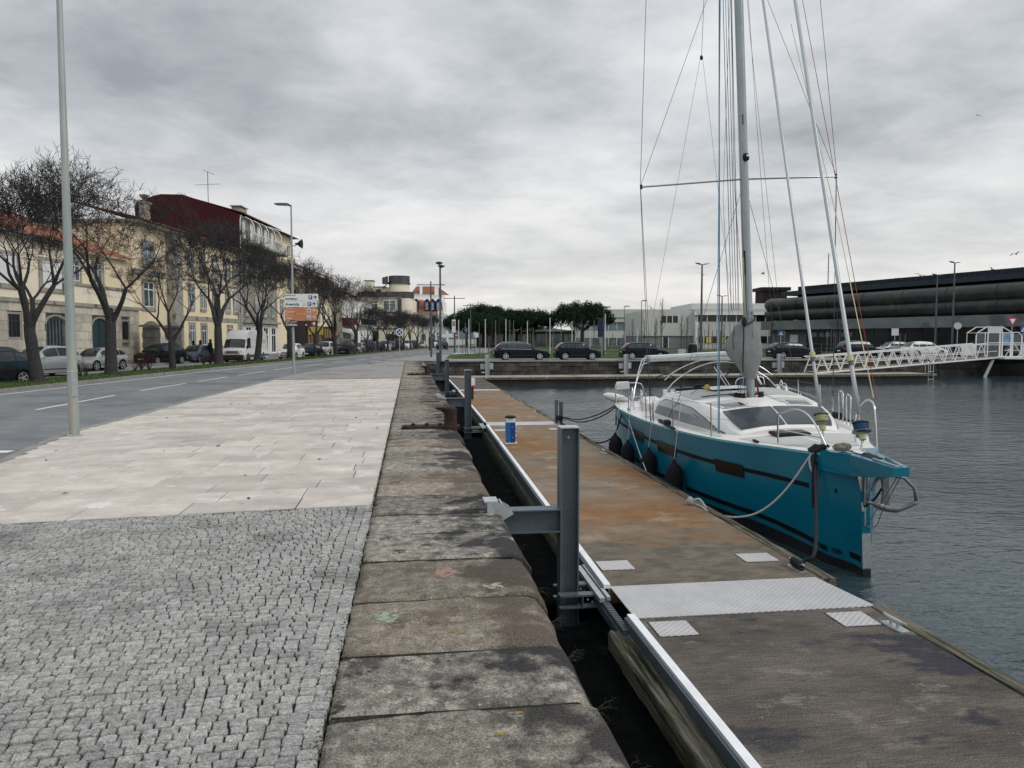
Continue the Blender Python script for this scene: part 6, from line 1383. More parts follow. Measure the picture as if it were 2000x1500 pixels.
MB().box(2.4, 1, 9.8, 4.0, 3, 13.0).build('stair_block', cream_m, b); MB().box(2.3, .9, 13.0, 4.1, 3.1, 13.15).build('block_cap', dkp, b); MB().box(4.0, 1.4, 9.8, 8.2, 5, 11.8).build('penthouse_wall', cream_m, b); MB().box(4.0, 1.3, 11.8, 6.4, 5, 11.95).build('penthouse_cap', dkp, b)
winF(b, 5.0, 10.9, .8, .45, W3, 1.4)
MB().lathe([(2.0, 9.8), (2.0, 12.5)], 24, (9.0, 2.2, 0)).build('tower', cream_m, b); MB().lathe([(2.2, 12.4), (2.2, 12.65), (2.08, 12.7), (2.08, 14.0)], 24, (9.0, 2.2, 0)).build('tower_parapet', dkp, b)
MB().prism([(5.9, 12.4), (6.9, 12.4), (6.9, 13.9), (5.9, 13.6)], .6, 1.5, 1).build('tower_parapet', dkp, b); mb = MB()
for i in range(6): mb.box(5.9 + i * .28, .4, 11.6 + i * .26, 6.2 + i * .28, 1.4, 11.75 + i * .26)
mb.build('stair', dkp, b)
for z_ in (3.6, 6.7): MB().box(-.1, -.12, z_, W_ - 1.0, 0, z_ + .16).build('string_course', dkp, b)
for x_, w_ in ((1.6, 1.4), (4.4, 1.5), (7.4, 2.4)):
    winF(b, x_, 7.3, w_, 1.8, W4); winF(b, x_, 4.3, w_ * .75, 1.8, W4)
MB().box(W_ - 2.6, -.35, 0, W_ - 1.9, 0, 9.5).build('dark_pilaster', dkp, b)
MB().box(.4, -1.6, 2.0, 5.2, .0, 3.3).build('awning', mat('dark green awning', (.012, .045, .045), None, rough=.7), b); MB().box(.5, -.06, .1, 5.0, -.02, 2.0).build('shop_front', glassd_m, b); winF(b, 8.0, .4, 2.2, 2.1, W3)
# --- white building with orange mansard and blue dormers
b = B('white building with orange tiled mansard and blue dormers at the street end', -22.2, 165, nm='mansard_building')
MB().box(0, 0, 0, 7.4, 14, 7.2).build('wall', whitewall_m, b); mb = MB(); mb.grid([[(-.1, -.5, 7.2), (7.6, -.7, 6.7)], [(-.1, 2.4, 10.3), (7.0, 2.4, 9.9)]]); mb.build('mansard_roof', tile_m, b); MB().box(0, 2.2, 7, 7.0, 14, 10.0).build('attic_wall', whitewall_m, b)
MB().box(-.1, -.6, 6.85, 7.6, -.3, 7.1).build('cornice', trim_m, b)
dbl = mat('dark blue dormer', (.02, .03, .10), None, rough=.6)
for x_ in (.6, 1.7, 4.0, 5.2, 6.4):
    o = MB().prism([(x_ - .5, 7.7), (x_ + .5, 7.7), (x_ + .5, 9.6), (x_, 10.2), (x_ - .5, 9.6)], -.1, 2.4, 1).build('dormer', dbl, b); winF(o, x_, 7.9, .5, 1.5, W4, -.12)
    mb = MB(); mb.grid([[(x_ - .62, -.2, 9.5), (x_ - .62, 2.4, 9.5)], [(x_, -.2, 10.3), (x_, 2.4, 10.3)], [(x_ + .62, -.2, 9.5), (x_ + .62, 2.4, 9.5)]]); mb.build('dormer_roof', tile_m, b)
MB().box(-.2, 8, 7, 6.5, 16, 11.8).build('rear_block', whitewall_m, b); mb = MB(); mb.grid([[(-.4, 7.6, 11.8), (8.2, 7.6, 11.4)], [(.4, 11, 13.6), (5.2, 11, 13.6)]]); mb.build('rear_roof', tile_m, b); MB().box(1.6, 7.4, 11.6, 2.1, 8.4, 13.4).build('chimney', whitewall_m, b); MB().box(4.9, 7.4, 11.4, 5.7, 8.4, 13.4).build('chimney', whitewall_m, b)
for x_ in (1.2, 3.2, 5.2, 6.8):
    winF(b, x_, 4.2, .8, 1.9, W5)
    n = 8; pts = [(x_ - .55, 0), (x_ + .55, 0)] + [(x_ + .55 * math.cos(math.pi * i / n), 2.2 + .55 * math.sin(math.pi * i / n)) for i in range(n + 1)]; MB().prism(pts, -.04, -.01, 1).build('arched_door', glassh_m, b)
t = thing('pharmacy_sign', 'slim white vertical sign beyond the lamp mast at the end of the street', 'sign', SF(-12.6, 140), -A); MB().box(-.9, -.1, 4.2, .0, 0, 6.8).build('board', sign_white, t); post(t, 4.3, .08); MB().box(-.6, -.1, 1.9, 2.6, 0, 2.6).build('cross_board', sign_white, t)
# --- modern white building on the right
b = B('low white modern building with window bands behind the park', 21.1, 124, nm='modern_building'); b.scale = (1.09, 1, 1.09)
MB().box(-.0, 0, 2.05, 7.4, 20, 5.8).build('left_block', greyw_m if False else offwhite_m, b); MB().box(.1, .2, 0, 7.3, 20, 2.05).build('left_base', greyw_m, b)
MB().box(7.4, -1.0, 0, 22.5, 20, 5.85).build('main_block', offwhite_m, b); MB().box(7.8, 3.0, 5.85, 24, 20, 6.95).build('upper_block', offwhite_m, b); MB().box(7.3, -1.4, 5.1, 22.6, -1.0, 5.25).build('sun_shelf', whitewall_m, b)
MB().box(7.6, 2.95, 5.86, 24, 3.0, 6.0).build('shadow_band', wallshadow_m, b)  # shadow line at the foot of the upper block, painted as a dark strip
def band(parent, x0, x1, z0, z1, y, n, nm='window_band', m=glassd_m):
    o = MB().box(x0, y - .03, z0, x1, y, z1).build(nm, m, parent)
    mb = MB()
    for i in range(n + 1): xx = lerp(x0, x1, i / n); mb.box(xx - .05, y - .08, z0, xx + .05, y - .03, z1)
    mb.build('mullions', frame_m, o); return o
band(b, 2.6, 5.2, 4.0, 5.0, 0, 3); band(b, 7.8, 22, 4.15, 5.1, -1.0, 10); band(b, 7.7, 14, 1.0, 2.0, -1.0, 6); band(b, 15.5, 22, 1.0, 2.0, -1.0, 5); band(b, 2.9, 3.8, .3, 1.9, .2, 1)
MB().box(7.5, -1.25, .0, 7.9, -1.02, 4.0).build('column', whitewall_m, b)
o = MB().box(12.6, -1.09, 1.05, 14.0, -1.085, 1.95).build('flag_print', flat('flag green', (.01, .13, .05)), b); mb = MB(); mb.poly([(12.75, -1.1, 1.5), (13.3, -1.1, 1.15), (13.85, -1.1, 1.5), (13.3, -1.1, 1.85)]); mb.build('diamond', sign_yel, o); MB().lathe([(.17, -1.112), (.17, -1.106)], 14, (13.3, 0, 1.5), axis=1).build('disc', sign_blue, o)
for x_ in (9.1, 11.2): MB().box(x_, -1.09, 1.05, x_ + .7, -1.085, 1.9).build('poster', sign_yel, b)
t = thing('plant_box', 'dark brown plant box with an overhanging cap on the white roof beside the pipe building', 'plant box', SF(41.6, 128, 7.45), -A)
MB().box(0, 0, 0, 4.0, 4, 2.2).build('box_wall', brownblk_m, t); MB().box(-.4, -.4, 2.2, 4.5, 4.4, 2.75).build('box_cap', brownblk_m, t)
b = B('long white building wing with window bands behind the right-hand pine', 13.8, 168, nm='modern_building'); MB().box(0, 0, 0, 29, 12, 8.1).build('wall', offwhite_m, b); MB().box(-.1, -.2, 6.3, 29, 0, 6.42).build('sun_shelf', trim_m, b); MB().box(-.1, -.3, 5.3, 29, 0, 5.4).build('sun_shelf', trim_m, b)
band(b, 0, 29, 3.6, 5.1, -.05, 16, m=glassh_m); band(b, 0, 29, .2, 1.9, -.05, 16, m=glassh_m)
b = B('dim low glazed park pavilion under the pines', -12, 170, nm='pavilion'); MB().box(4, 0, 0, 30, 8, 3.3).build('wall', mat('muted pavilion wall', (.085, .10, .105), (.12, .14, .14), .4, .8), b); MB().box(3.5, -.8, 3.3, 31, 8.5, 3.6).build('roof_slab', greyw_m, b)
for i in range(8): MB().box(5 + i * 3.1, -.06, .3, 7.4 + i * 3.1, -.02, 2.7).build('window', glassh_m, b)
for x_ in (31.2,): MB().box(x_, 1, 0, x_ + 3, 4, 5.2).build('white_annex', offwhite_m, b)
# --- building with the twin pipes
PA = math.atan2(80 - 114, 53.3 - 40.3)                  # runs from far left to near right
b = thing('pipe_building', 'long dark concrete building with two huge horizontal pipes along its front', 'building', SF(38.2, 117.5, 0), PA - A)
Lb = 62
MB().box(.0, 1.5, 0, Lb, 14, 3.3).build('ground_floor_wall', mat('dark grey lower wall', (.10, .112, .122), (.13, .14, .15), .3, .85), b); MB().box(-.6, .2, 3.05, Lb, 14, 4.35).build('concrete_band', conc_m, b)  # ground floor wall in a plain dark grey
MB().box(3.5, 3.5, 4.35, Lb, 14, 8.1).build('upper_wall', wallshadow_m, b); MB().box(2.5, 1.2, 8.1, Lb, 14, 8.7).build('roof_edge', roofdk_m, b); MB().box(5.5, 1.8, 8.7, Lb, 14, 9.3).build('roof_upstand', roofdk_m, b)
sl = MB()
for i in range(150): sl.box(5.6 + i * .37, 1.72, 8.72, 5.72 + i * .37, 1.8, 9.3)
sl.build('roof_ribs', roofdk_m, b)
for zc, r_, nm in ((6.75, .98, 'upper'), (4.98 + .35, .88, 'lower')):
    prof = [(.15, 0), (.7, .12), (r_ * .93, .5), (r_, 1.1)]; n = 10
    for i in range(n):
        x_ = 1.1 + (Lb - 1.1) / n * i; x1_ = 1.1 + (Lb - 1.1) / n * (i + 1); prof += [(r_, x_ + .0), (r_ * 1.0, x1_ - .12), (r_ * 1.045, x1_ - .1), (r_ * 1.045, x1_)]
    prof = sorted(prof, key=lambda q: q[1]); mb = MB(); mb.lathe(prof, 22, (0, .9, zc), axis=0); o = mb.build('pipe', pipe_m, b); smooth_angle(o, 50)
for i in range(12):
    for zc in (4.45, 6.0): MB().box(2.0 + i * 5, .6, zc, 2.25 + i * 5, 3.4, zc + .3).build('pipe_support', trimk_m, b)
for i in range(22): MB().box(8 + i * 2.4, 1.44, .1, 10.3 + i * 2.4, 1.5, 3.0).build('glass_panel', glassd_m, b); MB().box(7.92 + i * 2.4, 1.38, 0, 8.02 + i * 2.4, 1.46, 3.05).build('mullion', trimk_m, b)
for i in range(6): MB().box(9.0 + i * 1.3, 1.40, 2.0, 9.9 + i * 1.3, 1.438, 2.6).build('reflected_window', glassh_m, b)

mb = MB(); mb.tube([(8, 5, 9), (8, 5, 14)], .06, 4)
for i in range(5): mb.tube([(7.8, 5, 10 + i * .6), (8.2, 5, 10.3 + i * .6)], .02, 3)
mb.build('aerial', darkpole_m, b); MB().box(4.6, 1.3, 1.0, 6.2, 1.48, 2.3).build('notice_board', sign_grey, b)
# distant hill
mb = MB(); rows = []
for i in range(41):
    x_ = -700 + i * 35; hh = 26 * math.exp(-((x_ + 110) / 160) ** 2) + 7 * math.exp(-((x_ - 260) / 300) ** 2) + 7 * noise.noise((x_ * .01, 0, 0)) - 3
    rows.append([(x_, 880, -1), (x_, 930, max(0, hh * .6)), (x_, 1000, max(0.2, hh)), (x_, 1100, -1)])
mb.grid(rows); o = mb.build('hills', hill_m, None, True); o['kind'] = 'structure'; o.rotation_euler = (0, 0, -A)
# ------------------------------------------------------------------ people on the pavement
def person(u, d, label, h=1.72, coat=(.012, .013, .016), walk=.12, rz=0, hood=True, z=-.06):
    t = thing('person', label, 'person', SF(u, d, z), rz)
    s = h / 1.72; V = {}; vs = []; ed = []; rd = []
    def add(k, p, r, par=None):
        V[k] = len(vs); vs.append(tuple(c * s for c in p)); rd.append(r * s)
        if par: ed.append((V[par], V[k]))
    add('pel', (0, 0, .93), .15); add('waist', (0, 0, 1.08), .13, 'pel'); add('chest', (0, 0, 1.30), .155, 'waist'); add('neck', (0, 0, 1.46), .06, 'chest'); add('head0', (0, .01, 1.56), .085, 'neck'); add('head1', (0, .015, 1.66), .092, 'head0')
    for sg in (-1, 1):
        n = 'L' if sg < 0 else 'R'; add('hip' + n, (sg * .09, 0, .86), .10, 'pel'); add('kn' + n, (sg * .10, walk * sg + .03, .48), .062, 'hip' + n); add('an' + n, (sg * .10, walk * 1.4 * sg - .02, .09), .042, 'kn' + n); add('toe' + n, (sg * .105, walk * 1.4 * sg + .14, .04), .04, 'an' + n)
        add('sh' + n, (sg * .18, 0, 1.40), .065, 'chest'); add('el' + n, (sg * .25, -walk * sg * .6 - .02, 1.13), .05, 'sh' + n); add('wr' + n, (sg * .26, -walk * sg + .07, .89), .034, 'el' + n); add('ha' + n, (sg * .255, -walk * sg + .11, .80), .035, 'wr' + n)
    me = bpy.data.meshes.new('body'); me.from_pydata(vs, ed, []); o = link('body', me, t)
    me.materials.append(flat('dark trousers and skin', (.03, .028, .03), .8))
    m = o.modifiers.new('skin', 'SKIN'); sv = me.skin_vertices[0].data
    for i, r_ in enumerate(rd): sv[i].radius = (r_, r_ * .85)
    sv[0].use_root = True; m2 = o.modifiers.new('sub', 'SUBSURF'); m2.levels = 1; m2.render_levels = 1
    cm = flat('dark coat', coat, .85); rows = []
    for zz, a, b_ in ((.62, .24, .19), (.9, .22, .17), (1.1, .19, .145), (1.3, .225, .15), (1.42, .20, .13), (1.49, .09, .085)): rows.append([(a * s * math.cos(k_ * math.pi / 8), b_ * s * math.sin(k_ * math.pi / 8), zz * s) for k_ in range(16)])
    MB().grid(rows, True).build('coat', cm, t, True)
    for sg in (-1, 1): MB().tube([(sg * .17 * s, 0, 1.43 * s), (sg * .25 * s, (-walk * sg * .6 - .02) * s, 1.13 * s), (sg * .26 * s, (-walk * sg + .06) * s, .91 * s)], [.075 * s, .065 * s, .052 * s], 8).build('sleeve', cm, t, True)
    rows = []
    for zz, a in ((1.5, .09), (1.56, .115), (1.65, .122), (1.72, .10), (1.76, .04)): rows.append([(a * s * math.cos(k_ * math.pi / 8), (a * s * math.sin(k_ * math.pi / 8) if math.sin(k_ * math.pi / 8) < .3 or not hood else a * s * .5) - .01, zz * s) for k_ in range(16)])
    MB().grid(rows, True).build('hood' if hood else 'hair', cm, t, True)
    fm = MB().lathe([(.02, -.02), (.065, .0), (.07, .05), (.03, .1)], 8, (0, .07 * s, 1.56 * s)); fm.build('face', flat('skin', (.30, .17, .12), .6), t, True)
    return t
person(-25.9, 66.0, 'hooded person in a long black coat standing left of the white van', 1.78, rz=2.4)
person(-27.0, 66.6, 'person in dark jacket, second from the right of the group behind the blue-grey car', 1.7, rz=1.4)
person(-27.7, 66.9, 'person in dark jacket at the left of the group behind the blue-grey car', 1.66, rz=-.8)
person(-12.1, 136, 'tiny distant pedestrian in dark clothes at the end of the street', 1.7, rz=.3, z=-.1)
# ------------------------------------------------------------------ gulls
def gull(px, py, d, s, roll, i):
    u = (px - 1000) / 1500 * d; zc = 1.9 + (658 - py) * d / 1500
    t = MB(); n = 8
    t.tube([(0, -.2, 0), (0, -.08, .01), (0, .1, .02), (0, .2, .0)], [.01, .055, .05, .012], 6)
    for sg in (-1, 1): t.grid([[(sg * .03, .08, .02), (sg * .03, -.05, .02)], [(sg * .3, .13, .14), (sg * .3, -.02, .15)], [(sg * .68, .03, .04), (sg * .66, -.03, .04)]]); t.grid([[(sg * .03, .08, .012), (sg * .03, -.05, .012)], [(sg * .3, .13, .132), (sg * .3, -.02, .142)], [(sg * .68, .03, .035), (sg * .66, -.03, .035)]])
    o = t.build('seagull', flat('gull grey', (.12, .12, .12))if i == 0 else bpy.data.materials['gull grey']); o.location = SF(u, d, zc); o.rotation_euler = (rad(15), roll, i * .9); o.scale = (s, s, s)
    tag(o, ['gull gliding left of the mast below the crossing spreader line', 'gull just right of the mast above the brown roof box', 'gull high over the pipe building at the far right', 'gull above the roof line between the furled sails and the right lamps', 'small gull low over the roof of the pipe building', 'gull over the roof right of the tall lamp posts', 'gull above the white building left of the mast', 'tiny gull high in the upper right sky'][i], 'bird', 'gulls in the sky')
for i, (px, py, d, s, r_) in enumerate(((1371, 537, 80, .9, .3), (1487, 535, 75, 1, -.2), (1976, 497, 90, 1.1, .2), (1792, 538, 95, 1.1, -.3), (1746, 545, 100, 1, .1), (1931, 527, 90, 1.1, .4), (1271, 602, 90, .9, .5), (1893, 234, 120, 1, .2))): gull(px, py, d, s, r_, i)
# ------------------------------------------------------------------ the teal sailboat (x right, y aft, z up from the waterline)
boat = thing('sailboat', 'teal-hulled sailing yacht with white deck and grey sail cover moored bow-on at the dock', 'sailboat', (6.252, 9.723, ZW))
boat.rotation_euler = (0, rad(-2.8), -(A + rad(1.5)))
hullwin_m = mat('dark hull window', (.010, .008, .010), None, rough=.25, spec=.18)
HB = [(0, .062), (.3, .25), (.6, .45), (1.1, .60), (1.74, .82), (2.9, 1.28), (4.5, 1.68), (6, 1.93), (7.3, 2.08), (9.6, 2.24), (11.5, 2.20), (11.9, 2.15)]
SH = [(0, 1.70), (1.74, 1.625), (2.9, 1.595), (4.5, 1.57), (7.3, 1.545), (11.9, 1.52)]
def cat_(x, tab):                                       # smooth curve through the points
    n = len(tab)
    if x <= tab[0][0]: return tab[0][1]
    if x >= tab[-1][0]: return tab[-1][1]
    i = max(j for j in range(n) if tab[j][0] <= x); i = min(i, n - 2)
    x0, x1 = tab[i][0], tab[i + 1][0]; y0, y1 = tab[i][1], tab[i + 1][1]; t_ = (x - x0) / (x1 - x0)
    def sl(j): a, b = max(0, j - 1), min(n - 1, j + 1); return (tab[b][1] - tab[a][1]) / (tab[b][0] - tab[a][0])
    m0, m1 = sl(i) * (x1 - x0), sl(i + 1) * (x1 - x0)
    return (2 * t_**3 - 3 * t_**2 + 1) * y0 + (t_**3 - 2 * t_**2 + t_) * m0 + (-2 * t_**3 + 3 * t_**2) * y1 + (t_**3 - t_**2) * m1
def hb(s): return max(.06, cat_(s, HB))
def sh(s): return cat_(s, SH)
def hull_x(s, z):                                       # half-breadth at station s and height z
    top = hb(s); b = top * (.62 + .33 * min(1, s / 4.5)) if s > .05 else .055; zc = .16
    if s < .6: b = min(b, lerp(.055, top * .7, s / .6))
    f = max(0, min(1, (z - zc) / (sh(s) - zc))); return b + (top - b) * (f ** .72)
st_ = [0, .08, .2, .35, .6, .9, 1.3, 1.74, 2.3, 2.9, 3.6, 4.5, 5.2, 6, 6.7, 7.3, 8.4, 9.6, 10.6, 11.5, 11.9]
def zl(s): return interp(s, [(0, .11), (.8, .17), (2.3, .28), (5, .30), (12, .26)])      # lower edge of the teal
def rows_between(f0, f1, n, off=0, ss=st_, sg=-1):
    out = []
    for s in ss:
        r_ = []
        for k in range(n + 1):
            z = lerp(f0(s), f1(s), k / n); r_.append((sg * (hull_x(s, z) + off), s, z))
        out.append(r_)
    return out
hmb = MB()
for sg in (-1, 1): hmb.grid(rows_between(zl, sh, 9, 0, st_, sg))
L0 = rows_between(zl, sh, 9, 0, [0], -1)[0]; R0 = rows_between(zl, sh, 9, 0, [0], 1)[0]; hmb.grid([L0, R0]); L1 = rows_between(zl, sh, 9, 0, [11.9], -1)[0]; R1 = rows_between(zl, sh, 9, 0, [11.9], 1)[0]; hmb.grid([L1, R1])
hull = hmb.build('hull', teal_m, boat); smooth_angle(hull, 25)
amb = MB()
for sg in (-1, 1):
    amb.grid([[(sg * hull_x(s, zl(s)), s, zl(s)), (sg * max(.05, hull_x(s, .1) * .97), s, -.02), (sg * max(.04, hull_x(s, 0) * .5), s, -.3), (0, s, -.4)] for s in st_])
amb.poly([(-.055, 0, .11), (.055, 0, .11), (.05, 0, -.3), (-.05, 0, -.3)]); amb.build('underwater_paint', antif_m, boat)
def stripe(nm, fa, fb, s0, s1, m=blackp_m, n=22, sg=-1):
    ss = [lerp(s0, s1, i / n) for i in range(n + 1)]; return MB().grid(rows_between(fa, fb, 1, .006, ss, sg)).build(nm, m, boat)
for sg in (-1, 1):
    stripe('upper_stripe', lambda s: 1.115, lambda s: 1.185, .35, 11.5, sg=sg)
    zb0 = lambda s: interp(s, [(0, .20), (.8, .25), (2.3, .375), (5, .42), (12, .38)]); stripe('boot_stripe', zb0, lambda s: zb0(s) + .085, .77, 11.8, sg=sg); stripe('boot_stripe', zb0, lambda s: zb0(s) + .085, .04, .27, sg=sg, n=4)
    MB().grid(rows_between(lambda s: sh(s) - .028, lambda s: sh(s) + .012, 1, .012, st_, sg)).build('rubbing_strake', mat('pale blue gunwale', (.11, .42, .50), None, rough=.3) if sg < 0 else bpy.data.materials['pale blue gunwale'], boat)
    for s0, s1 in ((2.35, 3.15), (4.75, 5.9), (7.0, 8.0)):
        MB().grid(rows_between(lambda s: 1.0, lambda s: 1.225, 2, .014, [lerp(s0, s1, i / 6) for i in range(7)], sg)).build('hull_window', hullwin_m, boat)
# name on the boot stripe (port side): runs aft to forward
def hull_text(txt, s_at, size, bold):
    z_ = zb0(s_at) + .005; a = math.atan2(hull_x(.34, .3) - hull_x(.82, .3), .48)
    o = text_mesh(txt, size, blackp_m, (-(hull_x(s_at, z_) + .018), s_at, z_), (0, 0, 0), boat, 'lettering', .002, sx=1.0, bold=bold)
    d_ = Vector((hull_x(s_at, .3) - hull_x(s_at - .2, .3), -.2, -.02)).normalized(); nrm = Vector((-1, 0, 0)); nrm = (nrm - d_ * nrm.dot(d_)).normalized(); up_ = nrm.cross(d_)
    o.rotation_euler = Matrix((d_, up_, nrm)).transposed().to_euler(); return o
hull_text('RM', .69, .09, .006).location.x -= .022; hull_text('1270', .52, .082, .003)
# stem plate and fittings
MB().box(-.058, -.006, .13, .058, -.001, .62).build('stem_plate', mat('scuffed galvanised stem plate', (.32, .34, .35), (.45, .47, .47), 14, .45, .5), boat)
for z_ in (.2, .35, .5, .6): MB().lathe([(.012, -.012), (.012, -.005)], 6, (.03, 0, z_), axis=1).build('bolt', galv_m, boat)
# deck
dk = MB(); dk.grid([[(-hb(s) + .0, s, sh(s)), (-hb(s) * .6, s, sh(s) + .03), (0, s, sh(s) + .05), (hb(s) * .6, s, sh(s) + .03), (hb(s), s, sh(s))] for s in st_]); smooth_angle(dk.build('deck', white_m, boat))
def deck_z(x, s): f = abs(x) / hb(s); return sh(s) + (.05 - .02 * f / .6 if f < .6 else .03 * (1 - f) / .4)
def patch(nm, pts, m, off=.004, n=5):
    """quad patch lying on the deck: pts = 4 corners (x, s)"""
    rows = []
    for i in range(n + 1):
        a = (lerp(pts[0][0], pts[3][0], i / n), lerp(pts[0][1], pts[3][1], i / n)); b = (lerp(pts[1][0], pts[2][0], i / n), lerp(pts[1][1], pts[2][1], i / n))
        rows.append([(lerp(a[0], b[0], j / 6), lerp(a[1], b[1], j / 6), deck_z(lerp(a[0], b[0], j / 6), lerp(a[1], b[1], j / 6)) + off) for j in range(7)])
    return MB().grid(rows).build(nm, m, boat)
patch('non_slip_panel', [(-.34, .95), (-.04, .95), (-.05, 2.9), (-.98, 2.75)], deck_m); patch('non_slip_panel', [(.04, .95), (.34, .95), (.98, 2.75), (.05, 2.9)], deck_m)
patch('non_slip_panel', [(-1.28, 3.35), (-1.14, 3.2), (-1.62, 7.6), (-1.93, 7.6)], deck_m); patch('non_slip_panel', [(1.14, 3.2), (1.28, 3.35), (1.93, 7.6), (1.62, 7.6)], deck_m)
# coachroof
CB = [(3.1, .86), (3.5, 1.02), (4.1, 1.20), (5.5, 1.44), (7.5, 1.66), (8.2, 1.68)]; CT_ = [(3.1, .80), (3.5, .95), (4.1, 1.06), (5.5, 1.22), (7.5, 1.38), (8.2, 1.38)]; CZ = [(3.1, 1.66), (3.5, 1.80), (4.1, 1.955), (4.8, 2.01), (5.5, 2.035), (7, 2.06), (8.0, 2.05), (8.2, 2.02)]
cst = [3.1, 3.3, 3.5, 3.8, 4.1, 4.4, 4.8, 5.5, 6.2, 7, 7.5, 8.0, 8.2]
def csec(s):
    wb, wt, z1 = cat_(s, CB), cat_(s, CT_), cat_(s, CZ); zd = sh(s) - .01; h_ = z1 - zd
    return [(wb, zd), (lerp(wb, wt, .45), zd + h_ * .55), (wt, z1 - min(.07, h_ * .3)), (wt - .09, z1), (wt * .5, z1 + .045), (0, z1 + .06)]
rows = []
for s in cst:
    c = csec(s); rows.append([(-x, s, z) for x, z in c] + [(x, s, z) for x, z in c[::-1][1:]])
cb = MB(); cb.grid(rows); cb.poly(rows[0]); cb.poly(rows[-1]); smooth_angle(cb.build('coachroof', white_m, boat), 28)
def roof_patch(nm, s0, s1, x0f, x1f, m, off=.008, n=8, x0g=None, x1g=None):
    rows = []
    for i in range(n + 1):
        s = lerp(s0, s1, i / n); c = csec(s); wt = c[3][0]; t_ = i / n; a, b = lerp(x0f, x0g if x0g is not None else x0f, t_), lerp(x1f, x1g if x1g is not None else x1f, t_); r_ = []
        for j in range(9):
            x = lerp(a, b, j / 8) * wt; f = abs(x) / wt; z = lerp(c[5][1], c[4][1], f / .5) if f < .5 else lerp(c[4][1], c[3][1], (f - .5) / .5); r_.append((x, s, z + off))
        rows.append(r_)
    return MB().grid(rows).build(nm, m, boat)
ws_m = mat('dark blue-grey windscreen', (.035, .045, .055), (.055, .066, .076), .8, .14, spec=.16)
roof_patch('windscreen', 3.22, 4.08, -1.06, -.02, ws_m, .012, x0g=-.96); roof_patch('windscreen', 3.22, 4.08, .02, 1.06, ws_m, .012, x1g=.96)
for a, b in ((-1.10, -1.06),): pass
for a, b, c_, d_ in ((4.5, 5.2, -.92, -.30), (5.8, 7.9, -.95, -.08), (4.5, 5.2, .30, .92), (5.8, 7.9, .08, .95)): roof_patch('non_slip_panel', a, b, c_, d_, deck_m, .006)
for a, b in ((-.82, -.42), (.42, .82)): roof_patch('roof_window_frame', 4.25, 4.72, a - .05, b + .05, white_m, .012); roof_patch('roof_window', 4.3, 4.68, a, b, glassd_m, .02)
roof_patch('hatch_slot', 6.0, 6.14, -.75, -.25, blackr_m, .015); roof_patch('sliding_hatch', 6.9, 8.15, -.36, .36, white_m, .05)
for sg in (-1, 1):                                      # big curved side windows
    rows = []
    for i in range(17):
        s = lerp(3.52, 7.75, i / 16); c = csec(s); t_ = i / 16; top = .90 * min(1, (t_ / .42) ** .62) if t_ < .42 else .90; top *= 1 - max(0, (t_ - .93) / .07) * .3; r_ = []
        lo = .16
        for j in range(5):
            f = lerp(lo, max(lo + .02, top), j / 4)
            p = (c[0], c[1], f / .55) if f < .55 else (c[1], c[2], (f - .55) / .45); x = lerp(p[0][0], p[1][0], min(1, p[2])); z = lerp(p[0][1], p[1][1], min(1, p[2])); r_.append((sg * (x + .010), s, z))
        rows.append(r_)
    MB().grid(rows).build('side_window', glasssm_m, boat)
    rows2 = [[rows[i][4], (rows[i][4][0] + sg * .004, rows[i][4][1], rows[i][4][2] + .014)] for i in range(17)]
    MB().tube([Vector(rows[0][0])] + [Vector(r_[4]) for r_ in rows], .008, 4).build('window_seal', blackr_m, boat)
    MB().tube([Vector(rows[11][0]), Vector(rows[11][2]), Vector(rows[11][4])], .011, 4).build('window_joint', blackr_m, boat)
    MB().tube([(sg * (csec(s)[2][0] + .02), s, csec(s)[3][1] + .03) for s in (4.9, 5.8, 6.8, 7.6)], .012, 5).build('grab_rail', stain_m, boat)
# fore hatch
hz = deck_z(-.1, 2.75)
bevel_box(MB(), .58, .46, .05, .015, 0).build('hatch_frame', blackr_m, boat).location = (-.12, 2.72, hz + .06); bevel_box(MB(), .48, .36, .02, .004, 0).build('hatch_glass', glassd_m, boat).location = (-.12, 2.72, hz + .068)
# bowsprit wedge
mb = MB(); prof = [(.55, 1.715, 1.43, .42), (.2, 1.72, 1.425, .27), (0, 1.725, 1.43, .20), (-.5, 1.722, 1.50, .15), (-1.05, 1.715, 1.60, .10)]
rows = [[(-w_, s, zb), (-w_, s, zt), (w_, s, zt), (w_, s, zb)] for s, zt, zb, w_ in prof]; mb.grid(rows, True); mb.poly(rows[0]); mb.poly(rows[-1]); mb.build('bowsprit', teal_m, boat)
mb = MB(); mb.grid([[(-.10, .3, 1.73), (.10, .3, 1.73)], [(-.07, -.45, 1.728), (.07, -.45, 1.728)]]); mb.build('sprit_slot', blackr_m, boat)
MB().tube([(-.08, -.45, 1.735), (-.04, -1.0, 1.73), (.04, -1.0, 1.73), (.08, -.45, 1.735)], .012, 5).build('sprit_rail', stain_m, boat)
mb = MB(); mb.prism([(-.10, 1.42), (.06, 1.42), (.03, 1.20), (-.06, 1.20)], -.012, -.004, 1); mb.build('stay_plate', stain_m, boat); MB().box(-.06, -.016, .93, .0, -.006, 1.06).build('eye_plate', stain_m, boat)
MB().tube([(-.02, -.02, 1.0), (.05, -.2, 1.15), (.08, -.32, 1.3)], .016, 6).build('strut', blackr_m, boat)
